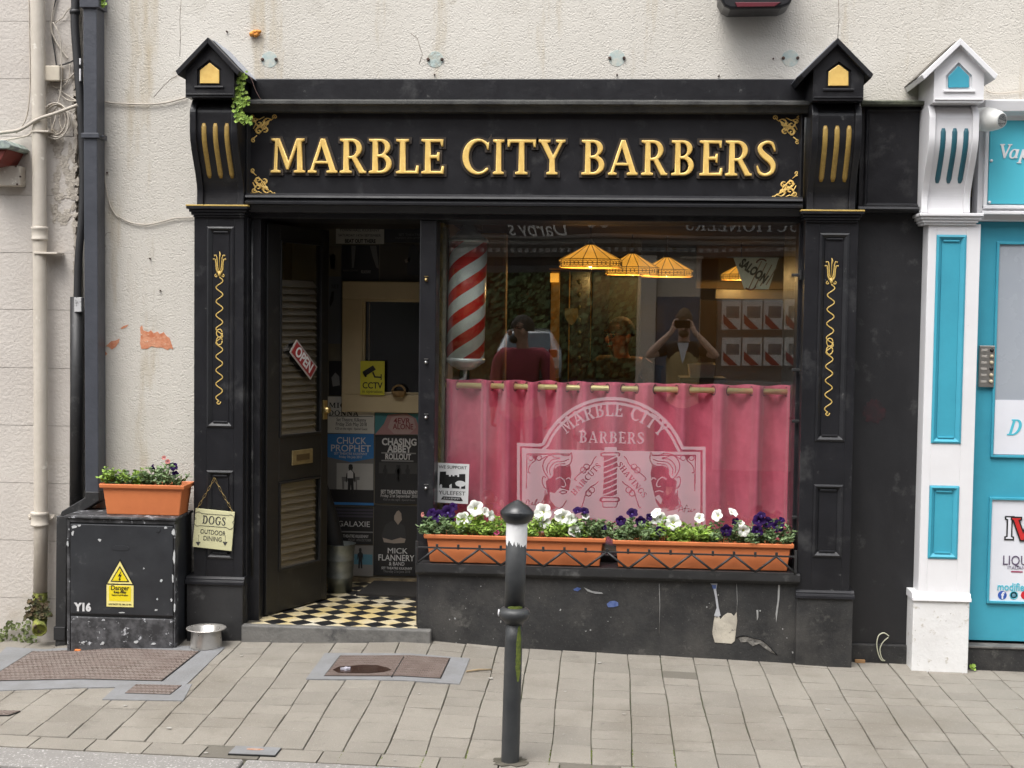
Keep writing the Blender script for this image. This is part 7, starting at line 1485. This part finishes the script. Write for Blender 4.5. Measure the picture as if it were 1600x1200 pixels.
pts = [P(a, b, -.285) for a, b in ((381, 118), (377, 128), (376, 138), (380, 146), (372, 152), (383, 158), (376, 166), (372, 176), (382, 183), (376, 186), (387, 188), (380, 160), (370, 160))]
w1 = weeds('ivy_weed', pts, 'trailing bright green weed hanging from the left gable cap over the sign', mat('ivy_leaf', (.30, .42, .06), .6, col2=(.12, .22, .03), vs=30, vmix=.7, island=.5), 170, .0125, .020, 3)
MB().tube(crom([P(a, b, -.2) for a, b in ((382, 112), (392, 122), (398, 138), (404, 150), (408, 156))]), .0012, 4).build('tendril', mat('tendril', (.2, .12, .1), .7), w1)
MB().tube(crom([P(a, b, -.2) for a, b in ((384, 115), (378, 130), (380, 150), (376, 172), (380, 188))]), .002, 4).build('stem', mat('plant_stem', (.12, .2, .05), .6), w1)
weeds('moss_clump', [P(a, b, -.13) for a, b in ((52, 945), (60, 938), (70, 948), (48, 955), (62, 955), (74, 958), (66, 962), (45, 962))], 'dark mossy weed clump round the foot of the cream downpipe', mat('dark_weed', (.035, .06, .015), .8, col2=(.07, .045, .02), vs=30, vmix=.9, island=.8), 150, .013, .024, 5)
weeds('moss_clump', [G(a, b)+Vector((0, 0, .012)) for a, b in ((5, 1002), (14, 1000), (26, 1001), (38, 1003), (50, 1004))]+[P(a, b, -.05) for a, b in ((8, 990), (25, 980), (36, 985), (15, 975), (42, 978))], 'pale lichen and moss spreading on the wall foot at the far left', mat('pale_moss', (.20, .24, .10), .9, col2=(.08, .10, .03), vs=30, vmix=.9, island=.8), 140, .012, .022, 6)
weeds('weed', [P(1520, 1043, -.12)], 'tiny green weed in the corner beside the white pilaster base', LEAFY, 14, .012, .010, 7)
weeds('weed', [P(a, b, -.10) for a, b in ((160, 0), (163, 6), (158, 3))], 'green weed sprouting by the top of the black downpipe', LEAFY, 24, .012, .012, 8)
mg = MB(); r = random.Random(9)
for i in range(150):
    px = r.choice([640, 1000, 900, 560, 690, 740, 1010, 855]); q = G(px+r.uniform(-30, 30), r.uniform(1172, 1199)); jx = round((q.x+6)/.157)*.157-6
    mg.sphere((jx+.001, q.y, q.z-.001), r.uniform(.002, .0045), 4, (1, 1.6, .6))
tag(mg.build('joint_moss', mat('joint_moss', (.12, .16, .02), .95, col2=(.07, .09, .02), vs=40)), 'green moss in the joints of the setts near the kerb', 'moss', kind='stuff')
# ------------------------------------------------------------------ people
SKL = mat('light_skin', (.68, .45, .34), .55, vs=14, vmix=.3); SKD = mat('brown_skin', (.36, .21, .15), .5, vs=14, vmix=.3)
HAIRB = mat('dark_hair', (.012, .009, .008), .7, bump=.8, bs=150); HAIRL = mat('light_brown_hair', (.13, .085, .045), .7, bump=.8, bs=120)
def skinned(name, pts, edges, m, parent, lv=2, org=None):
    """pts: list of (x, y, z, r[, r2]); grown with the Skin modifier into one continuous surface"""
    me = bpy.data.meshes.new(name); me.from_pydata([p[:3] for p in pts], edges, [])
    o = bpy.data.objects.new(name, me); COL.objects.link(o); me.materials.append(m)
    if parent is not None: o.parent = parent; ORG[o.name] = ORG[parent.name]; me.transform(Matrix.Translation(-ORG[o.name]))
    sk = o.modifiers.new('skin', 'SKIN'); sk.use_smooth_shade = True
    for i, p in enumerate(pts):
        v = me.skin_vertices[0].data[i]; v.radius = (p[3], p[4] if len(p) > 4 else p[3]); v.use_root = (i == 0)
    s = o.modifiers.new('sub', 'SUBSURF'); s.levels = lv; s.render_levels = lv
    # bake the modifiers into real geometry
    dg = bpy.context.evaluated_depsgraph_get(); dg.update(); me2 = bpy.data.meshes.new_from_object(o.evaluated_get(dg)); me2.materials.clear(); me2.materials.append(m)
    o.modifiers.clear(); o.data = me2; bpy.data.meshes.remove(me); me2.polygons.foreach_set('use_smooth', [True]*len(me2.polygons))
    return o
def chain(n0, n): return [(n0+i, n0+i+1) for i in range(n-1)]
def person(base, yaw, head_yaw, label, skin_m, hair_m, shirt_m, leg_m, arms, H=1.76, vest=None, hair_h=.03, beard=False, lean=0, glasses=False, sleeves='long', head_tilt=0):
    """base on the ground; local +y is forward. arms: per side (elbow, wrist, handdir) in local coordinates at H=1.76"""
    t = thing('person', base, label, 'person'); k = H/1.76
    Mb = Matrix.Translation(base) @ Matrix.Rotation(yaw, 4, 'Z') @ Matrix.Scale(k, 4)
    Ln = Matrix.Rotation(-lean, 4, 'X')
    def W(p): return Mb @ (Ln @ Vector(p) if p[2] > .95 else Vector(p))
    def pt(x, y, z, r, r2=None): w_ = W((x, y, z)); return (w_.x, w_.y, w_.z, r*k, (r2 or r)*k)
    nk = (0, .015, 1.50)
    pts = [pt(0, 0, .96, .135, .10), pt(0, -.005, 1.12, .125, .095), pt(0, 0, 1.30, .15, .105), pt(0, -.005, 1.42, .12, .085), pt(0, .0, 1.465, .06), pt(0, .012, 1.505, .054)]
    ed = chain(0, 6)
    for s_, (el, wr, hd) in ((-1, arms[0]), (1, arms[1])):
        n0 = len(pts); pts += [pt(s_*.155, -.005, 1.425, .062), pt(s_*.20, 0, 1.395, .055), pt(*[(a+b)/2 for a, b in zip((s_*.20, 0, 1.395), el)], .046), pt(*el, .038), pt(*[(a+b)/2 for a, b in zip(el, wr)], .036), pt(*wr, .024)]
        hx_ = Vector(wr)+Vector(hd).normalized()*.05; pts.append(pt(*hx_, .03, .018)); ed += [(3, n0)]+chain(n0, 7)
    for s_ in (-1, 1):
        n0 = len(pts); pts += [pt(s_*.09, 0, .88, .085), pt(s_*.10, .01, .68, .072), pt(s_*.10, .015, .48, .052), pt(s_*.10, 0, .28, .048), pt(s_*.10, -.01, .09, .036), pt(s_*.105, .08, .04, .038, .03), pt(s_*.11, .16, .03, .03, .02)]; ed += [(0, n0)]+chain(n0, 7)
    # head, grown from the neck and turned on it
    Hm = Matrix.Translation((0, .012, 1.502)) @ Matrix.Rotation(head_yaw, 4, 'Z') @ Matrix.Rotation(-head_tilt, 4, 'X')
    hp = lambda x, y, z: tuple(Hm @ Vector((x, y, z)))
    n0 = len(pts); pts += [pt(*hp(0, .012, .055), .058, .062), pt(*hp(0, .018, .12), .072, .088), pt(*hp(0, .012, .175), .074, .092), pt(*hp(0, .0, .215), .055, .07)]; ed += [(5, n0)]+chain(n0, 4)
    body = skinned('body', pts, ed, skin_m, t)
    hw = lambda x, y, z: W(hp(x, y, z))
    mb = MB(); R3 = (Mb @ Ln @ Matrix.Rotation(head_yaw, 4, 'Z') @ Matrix.Rotation(-head_tilt, 4, 'X')).to_3x3()
    def ell(c, sx_, sy_, sz_, nm, m):
        b = MB().sphere((0, 0, 0), 1, 12, (sx_, sy_, sz_)); M = Matrix.Translation(hw(*c)) @ R3.to_4x4(); return b.xf(M).build(nm, m, t)
    ell((0, .112, .105), .014, .022, .026, 'nose', skin_m); ell((0, .10, .062), .024, .010, .007, 'mouth', mat('lip', (.25, .10, .08), .5))
    for s_ in (-1, 1):
        ell((s_*.031, .092, .135), .013, .010, .008, 'eye', mat('eye_white', (.6, .58, .55), .3)); ell((s_*.031, .100, .135), .006, .004, .006, 'iris', INK)
        ell((s_*.032, .098, .153), .019, .007, .005, 'eyebrow', hair_m); ell((s_*.077, .005, .115), .012, .022, .032, 'ear', skin_m)
    hb = MB(); r = random.Random(4)
    NN = 22; vs = []
    for i in range(NN+1):
        th = PI*.56*i/NN
        for j in range(28):
            a = 2*PI*j/28; fr = .5+.5*math.sin(a); lim = 1-.34*max(0, fr-.45)
            th2 = th*lim; rr = 1+.04*math.sin(7*a+3*i)*1.2+r.uniform(-.005, .005); q_ = (math.sin(th2)*math.cos(a)*(.082)*rr, .004+math.sin(th2)*math.sin(a)*.103*rr, .142+math.cos(th2)*(.098+hair_h)*rr)
            vs.append(hw(*q_))
    hb.add(vs, [(i*28+j, i*28+(j+1) % 28, (i+1)*28+(j+1) % 28, (i+1)*28+j) for i in range(NN) for j in range(28)], True).build('hair', hair_m, t)
    if beard: ell((0, .072, .052), .050, .045, .034, 'beard', hair_m)
    if glasses:
        gm = MB()
        for s_ in (-1, 1): gm.tube([hw(s_*.032+.022*math.cos(a*PI/6), .115, .135+.017*math.sin(a*PI/6)) for a in range(12)], .003, 5, closed=True); gm.tube([hw(s_*.054, .11, .138), hw(s_*.078, .01, .138)], .002, 5)
        gm.tube([hw(-.01, .117, .137), hw(.01, .117, .137)], .002, 5); gm.build('glasses', INK, t)
    # clothes
    g = 1.14
    P2 = [pt(0, 0, .92, .15, .115), pt(0, -.005, 1.10, .142, .112), pt(0, 0, 1.30, .165, .122), pt(0, -.005, 1.42, .135, .098), pt(0, .0, 1.475, .075)]; e2 = chain(0, 5)
    for s_, (el, wr, hd) in ((-1, arms[0]), (1, arms[1])):
        n0 = len(P2); f = {'long': 5, 'short': 3, 'none': 1}[sleeves]
        q_ = [pt(s_*.155, -.005, 1.425, .074), pt(s_*.20, 0, 1.395, .068), pt(*[(a+b)/2 for a, b in zip((s_*.20, 0, 1.395), el)], .060), pt(*el, .050), pt(*[a+(b-a)*.8 for a, b in zip(el, wr)], .040)]
        P2 += q_[:f]; e2 += [(3, n0)]+chain(n0, f)
    skinned('shirt', P2, e2, shirt_m, t)
    P3 = [pt(0, 0, .97, .148, .115)]; e3 = []
    for s_ in (-1, 1): n0 = len(P3); P3 += [pt(s_*.09, 0, .86, .100), pt(s_*.10, .01, .66, .086), pt(s_*.10, .015, .46, .068), pt(s_*.10, 0, .26, .062), pt(s_*.10, -.01, .10, .058)]; e3 += [(0, n0)]+chain(n0, 5)
    skinned('trousers', P3, e3, leg_m, t)
    for s_ in (-1, 1): skinned('shoe', [pt(s_*.105, -.02, .05, .045), pt(s_*.108, .07, .04, .046, .034), pt(s_*.112, .17, .03, .04, .026)], chain(0, 3), mat('shoe_leather', (.03, .025, .02), .5), t)
    if vest: skinned('waistcoat', [pt(0, 0, .90, .175, .14), pt(0, -.0, 1.10, .168, .138), pt(0, .0, 1.30, .188, .148), pt(0, -.012, 1.43, .165, .118)], chain(0, 4), vest, t)
    return t, Mb, W, pt
def fingers(t, m, wrist, pd, sd, curl, k=1.0, thumb_up=1):
    """five separate fingers: pd = palm direction, sd = spread direction, curl = bending direction (world vectors)"""
    w_ = Vector(wrist); pd = Vector(pd).normalized(); sd = Vector(sd).normalized(); cu = Vector(curl).normalized(); o = w_+pd*.065*k
    for i, ln in enumerate((.062, .072, .067, .052)):
        b = o+sd*(.027-.018*i)*k; a1_ = b+pd*ln*.42*k+cu*.006; a2_ = a1_+(pd*.45+cu*.85).normalized()*ln*.34*k; a3_ = a2_+(cu-pd*.35).normalized()*ln*.28*k
        skinned('finger', [(*(b-pd*.03*k), .011*k), (*b, .0095*k), (*a1_, .0085*k), (*a2_, .0078*k), (*a3_, .0065*k)], chain(0, 5), m, t, 1)
    b = w_+pd*.025*k+sd*.022*k; a1_ = b+(sd*.8+pd*.5)*.032*k; a2_ = a1_+(pd*.7+sd*.2+cu*.6).normalized()*.028*k
    skinned('thumb', [(*b, .012*k), (*a1_, .010*k), (*a2_, .0085*k)], chain(0, 3), m, t, 1)
# photographer stands across the street, phone at the eye
zr2 = -.14
base = Vector((0.01, -6.74, zr2+.0))
ph_t, Mb, W, pt = person(base, 0, 0, 'person in olive waistcoat raising a phone with both hands, mirrored in the window', SKL, HAIRL, mat('black_tee', (.02, .02, .022), .8), mat('dark_trousers', (.03, .03, .04), .8),
    (((-.33, .08, 1.34), (-.105, .15, 1.575), (.35, .1, 1)), ((.33, .08, 1.34), (.105, .15, 1.575), (-.35, .1, 1))), H=1.86, vest=mat('olive_waistcoat', (.46, .36, .18), .85, vs=9, bump=.3, bs=60), hair_h=.045, sleeves='short', beard=True)
tag(MB().prism([(-.045, 1.60), (.045, 1.60), (0, 1.36)], -6.62, -6.58).build('shirt_front', mat('white_tee', (.6, .6, .62), .8), ph_t)) if False else None
qv = [W((a, b, c)) for a, b, c in ((-.055, .13, 1.47), (.055, .13, 1.47), (.0, .172, 1.27))]; qb2 = [q+Vector((0, -.02, 0)) for q in qv]
MB().add(qv+qb2, [(0, 2, 1), (3, 4, 5), (0, 1, 4, 3), (1, 2, 5, 4), (2, 0, 3, 5)]).build('shirt_front', mat('white_tee', (.6, .6, .62), .8), ph_t)
pho = MB().box(CAM.x-.078, CAM.x+.078, CAM.y-.034, CAM.y-.026, CAM.z-.064, CAM.z+.012).build('phone', mat('phone_black', (.01, .01, .012), .2), None, .004)
tag(pho, 'black phone held sideways in both hands by the person in the olive waistcoat', 'phone'); MB().lathe([(.009, 0), (.009, .003), (.001, .003)], (CAM.x, CAM.y-.034, CAM.z), 14, 'Y').build('lens_ring', STEEL, pho)
for s_ in (-1, 1):
    wp_ = W((s_*.105, .15, 1.575)); pd = (Vector((s_*.085, CAM.y-.045, CAM.z-.03))-wp_); fingers(ph_t, SKL, wp_+pd.normalized()*.0, pd, Vector((0, 0, 1)) if s_ < 0 else Vector((0, 0, 1)), Vector((-s_, .35, 0)), 1.0)
# passer-by in maroon
mq = R(818, 540, -4.7)
ma_t, Mb, W, pt = person(Vector((mq.x, -4.7, zr2)), 0, PI*.42, 'person in maroon sweatshirt with short dark hair, mirrored beside the barber pole', SKD, HAIRB, mat('maroon_sweatshirt', (.26, .03, .055), .85, vs=9, bump=.3, bs=60), mat('dark_jeans', (.02, .022, .03), .85),
    (((-.25, .02, 1.14), (-.24, .08, .92), (0, .1, -1)), ((.25, .02, 1.14), (.25, .06, .92), (0, .1, -1))), H=1.80, hair_h=.018, beard=True)
for s_ in (-1, 1): fingers(ma_t, SKD, W((s_*.245, .07, .92)), (0, .1, -1), (0, 1, 0), (-s_, .1, 0))
# barber inside
bqv = P(977, 520, 2.3)
ba_t, Mb, W, pt = person(Vector((bqv.x+.13, 2.3, -.04)), PI-.5, -.35, 'person with glasses and dark apron bending forward inside the shop behind the curtain', mat('ruddy_skin', (.50, .22, .13), .55, vs=14), mat('cropped_grey_hair', (.12, .09, .07), .8), mat('olive_shirt', (.07, .055, .035), .85, vs=12, bump=.4), mat('dark_apron', (.03, .025, .02), .8),
    (((-.28, .12, 1.15), (-.16, .36, 1.08), (.3, 1, 0)), ((.28, .12, 1.15), (.16, .36, 1.08), (-.3, 1, 0))), H=1.74, hair_h=.004, glasses=True, lean=.22, sleeves='short', head_tilt=-.15)
for s_ in (-1, 1): fingers(ba_t, MATS['ruddy_skin'], W((s_*.16, .36, 1.08)), Matrix.Rotation(PI-.5, 3, 'Z') @ Vector((-s_*.3, 1, 0)), (0, 0, 1), Matrix.Rotation(PI-.5, 3, 'Z') @ Vector((-s_, 0, -.4)))
# ------------------------------------------------------------------ the other side of the street (seen mirrored in the glass)
YO = -9.5
ob = thing('opposite_building', (2, YO, zr2), 'pale building across the street with cornice and passage, mirrored in the window', 'building')
STN = mat('pale_stucco', (.62, .54, .45), .85, col2=(.54, .47, .38), vs=1.5); STD = mat('grey_stucco', (.34, .32, .30), .85, vs=2); DKF = mat('dark_fascia', (.03, .022, .022), .5, vs=2)
xa, xb = R(996, 480, YO).x, R(690, 480, YO).x; zlow = 2.30
xw0, xw1 = R(1118, 520, YO).x, 9.0
def ob_box(name, m, x0, x1, y0, y1, z0, z1, bev=.01): return box(name, m, ob, x0, x1, y0, y1, z0, z1, bev)
zc0, zc1 = R(1100, 400, YO+.2).z, R(1100, 368, YO+.3).z
ob_box('upper_wall', mat('brick_dark', (.16, .10, .08), .9, vs=3), xb-8, 12, YO-2.2, YO-.05, zc1+.5, 7.0)
ob_box('sign_band', DKF, xb-8, 12, YO-.4, YO+.03, zc1+.02, zc1+.52)
MB().extr([(YO-.3, zlow+.1), (YO+.05, zlow+.1), (YO+.08, zc0), (YO+.16, zc0+.05), (YO+.16, zc0+.10), (YO+.24, zc0+.14), (YO+.26, zc1-.05), (YO+.32, zc1-.03), (YO+.34, zc1), (YO-.3, zc1+.02)], 'X', xb-8, 12).build('cornice', STD, ob, .004)
mb = MB()
for k in range(150): x = xb-2+k*.09; mb.box(x, x+.045, YO+.16, YO+.21, zc0+.05, zc0+.10)
mb.build('dentils', STD, ob)
ob_box('soffit', DKF, xb-.1, xa, YO-2.2, YO, zlow, zlow+.12); ob_box('passage_wall', STD, xb-8, xb, YO-.6, YO, zr2, zlow+.15)
ob_box('pilaster', STN, xa, R(1024, 480, YO).x, YO-.3, YO+.12, zr2, zc0+.02); ob_box('wall_pier', STN, R(1024, 480, YO).x, R(1092, 480, YO).x, YO-.3, YO+.02, zr2, zc0+.02)
ob_box('pier_capital', STN, R(1060, 480, YO).x, R(1096, 480, YO).x, YO, YO+.10, R(1078, 404, YO).z, R(1078, 388, YO).z); ob_box('pier_base_panel', mat('blue_grey_paint', (.10, .12, .16), .6), R(1024, 480, YO).x, R(1092, 480, YO).x, YO+.015, YO+.05, zr2, R(1050, 465, YO).z)
ob_box('door_recess', mat('brown_door', (.07, .05, .03), .5), R(1092, 480, YO).x, xw0, YO-.5, YO-.3, zr2, zc0)
ob_box('window_wall', STD, xw0, xw1, YO-.5, YO-.35, zr2, zc0+.05); ob_box('shop_riser', STD, xw0, xw1, YO-.3, YO+.05, zr2, R(1180, 598, YO).z)
ob_box('transom', mat('ochre_blind', (.30, .22, .11), .7), xw0, xw1, YO-.34, YO-.30, R(1180, 455, YO).z, zc0)
def sheet(px0, py0, px1, py1, m, nm, Y, parent): 
    a, b = R(px0, py0, Y), R(px1, py1, Y); return MB().box(a.x, b.x, Y-.004, Y, b.z, a.z).build(nm, m, parent)
LP_ = mat('listing_white', (.72, .70, .66), .5); LB_ = mat('listing_photo', (.10, .10, .12), .5, col2=(.22, .2, .18), vs=9, vmix=.9); LR_ = mat('listing_red', (.30, .03, .03), .5)
for r_ in range(2):
    for c_ in range(4):
        x0_, y0_ = 1129+c_*32.5, (470, 528)[r_]
        t = thing('listing_card', R(x0_, y0_+46, YO-.1), ('upper', 'lower')[r_]+' row listing card, '+('first', 'second', 'third', 'fourth')[c_]+' from the left, mirrored in the barber window', 'card', 'listing cards in the opposite shop window')
        sheet(x0_, y0_, x0_+29, y0_+46, LP_, 'card', YO-.10, t); sheet(x0_+7, y0_+10, x0_+27, y0_+28, LB_, 'photo', YO-.096, t)
        a, b, c = R(x0_+2, y0_+22, YO-.09), R(x0_+25, y0_+45, YO-.09), R(x0_+2, y0_+36, YO-.09); d = R(x0_+12, y0_+45, YO-.09)
        MB().prism([(a.x, a.z), (b.x, b.z), (d.x, d.z), (c.x, c.z)], YO-.094, YO-.090).build('red_banner', LR_, t)
MO = lambda x, z, Y: Matrix.Translation((x, Y, z)) @ Matrix.Rotation(PI, 4, 'Z') @ Matrix.Rotation(PI/2, 4, 'X')
q = R(842, 357, YO+.04); text("Darby's", mat('sign_cream', (.62, .60, .56), .6), ob, 0, 0, 0, .26, width=.75, M=MO(q.x, q.z, YO+.036), shear=.35)
for px in (924, 943):
    q = R(px, 352, YO+.04); MB().lathe([(.055, 0), (.055, -.004), (.001, -.004)], (q.x, YO+.034, q.z), 20, 'Y').build('round_emblem', mat('sign_cream', (.62, .60, .56), .6), ob)
q = R(1170, 350, YO+.04); ps, wd = ser_text('AUCTIONEERS', .15, width=1.5); me = poly_curve(ps, .004); me.transform(MO(q.x+.75, q.z-.07, YO+.036)); link('lettering', me, mat('sign_grey_letters', (.42, .42, .41), .6), ob)
# hedge and car beyond the passage
YH = -33
hr = random.Random(2); mb = MB(); c0_ = R(690, 500, YH).x; c1_ = R(1010, 500, YH).x
for i in range(15000):
    p = Vector((hr.uniform(c0_-4, c1_+4), YH+hr.uniform(-.6, .6)+.5*math.sin(i*.37), hr.uniform(-.2, 6.6))); n_ = Vector((hr.uniform(-1, 1), 1, hr.uniform(-.3, 1))).normalized(); u_ = n_.orthogonal().normalized()*hr.uniform(.06, .15); v_ = n_.cross(u_)
    mb.add([p-u_, p-v_*.6, p+u_, p+v_*.6], [(0, 1, 2, 3)])
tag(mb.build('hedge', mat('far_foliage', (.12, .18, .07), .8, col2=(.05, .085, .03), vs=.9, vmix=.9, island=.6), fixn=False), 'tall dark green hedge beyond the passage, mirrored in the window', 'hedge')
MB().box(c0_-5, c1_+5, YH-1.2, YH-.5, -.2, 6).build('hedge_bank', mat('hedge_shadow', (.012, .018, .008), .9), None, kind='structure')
cq = R(828, 530, -28); car = thing('parked_car', (cq.x, -28, zr2), 'silver hatchback parked with its rear to the street, mirrored beside the maroon sweatshirt', 'car')
cwid = .86
SILV = mat('car_silver', (.42, .44, .46), .3, metal=.5, clear=1)
def sect(y, hwb, zb, zm, hwr, zr_): return [(-hwb, y, zb), (hwb, y, zb), (hwb+.02, y, zm*.6), (hwb, y, zm), (hwr, y, zr_-.05), (hwr-.1, y, zr_), (-hwr+.1, y, zr_), (-hwr, y, zr_-.05), (-hwb, y, zm), (-hwb-.02, y, zm*.6)]
secs = [sect(0, .78, .32, .85, .76, .86), sect(-.05, .84, .25, .95, .70, 1.0), sect(-.35, .86, .22, .98, .62, 1.42), sect(-1.2, .87, .2, .98, .62, 1.50), sect(-2.3, .87, .2, .96, .60, 1.46), sect(-3.1, .86, .2, .92, .72, .98), sect(-4.0, .82, .25, .80, .70, .82), sect(-4.15, .74, .35, .62, .6, .66)]
mb = MB(); n_ = 10; vs = [v for s_ in secs for v in s_]
mb.add(vs, [tuple(range(n_))]+[tuple(len(vs)-n_+i for i in range(n_-1, -1, -1))]+[(i*n_+j, i*n_+(j+1) % n_, (i+1)*n_+(j+1) % n_, (i+1)*n_+j) for i in range(len(secs)-1) for j in range(n_)], True)
Mc2 = Matrix.Translation((cq.x, -28, zr2)) @ Matrix.Rotation(-.18, 4, 'Z')
mb.xf(Mc2).build('body', SILV, car, .03)
MB().add([(-.60, -.045, 1.0), (.60, -.045, 1.0), (.54, -.32, 1.38), (-.54, -.32, 1.38), (-.60, -.09, 1.0), (.60, -.09, 1.0), (.54, -.36, 1.38), (-.54, -.36, 1.38)], [(0, 1, 2, 3), (7, 6, 5, 4), (0, 4, 5, 1), (2, 6, 7, 3), (1, 5, 6, 2), (0, 3, 7, 4)]).xf(Matrix.Translation((0, .02, 0))).xf(Mc2).build('rear_window', mat('tinted_glass', (.10, .12, .14), .1), car)
for s_ in (-1, 1):
    MB().box(s_*.62-.1, s_*.62+.12, -.10, .012, .78, .98).xf(Mc2).build('tail_light', mat('tail_lens', (.35, .02, .02), .2), car, .02)
    for y_ in (-.85, -3.3): MB().lathe([(.30, -.1), (.32, -.06), (.32, .06), (.30, .1)], (s_*.80, y_, .31), 28, 'X').xf(Mc2).build('wheel', mat('tyre', (.02, .02, .02), .8), car)
MB().box(-.8, .8, -.1, .05, .28, .52).xf(Mc2).build('bumper', mat('bumper_grey', (.06, .06, .065), .5), car, .03); MB().box(-.26, .26, .0, .02, .60, .71).xf(Mc2).build('number_plate', mat('plate_white', (.6, .6, .6), .5), car, .003)
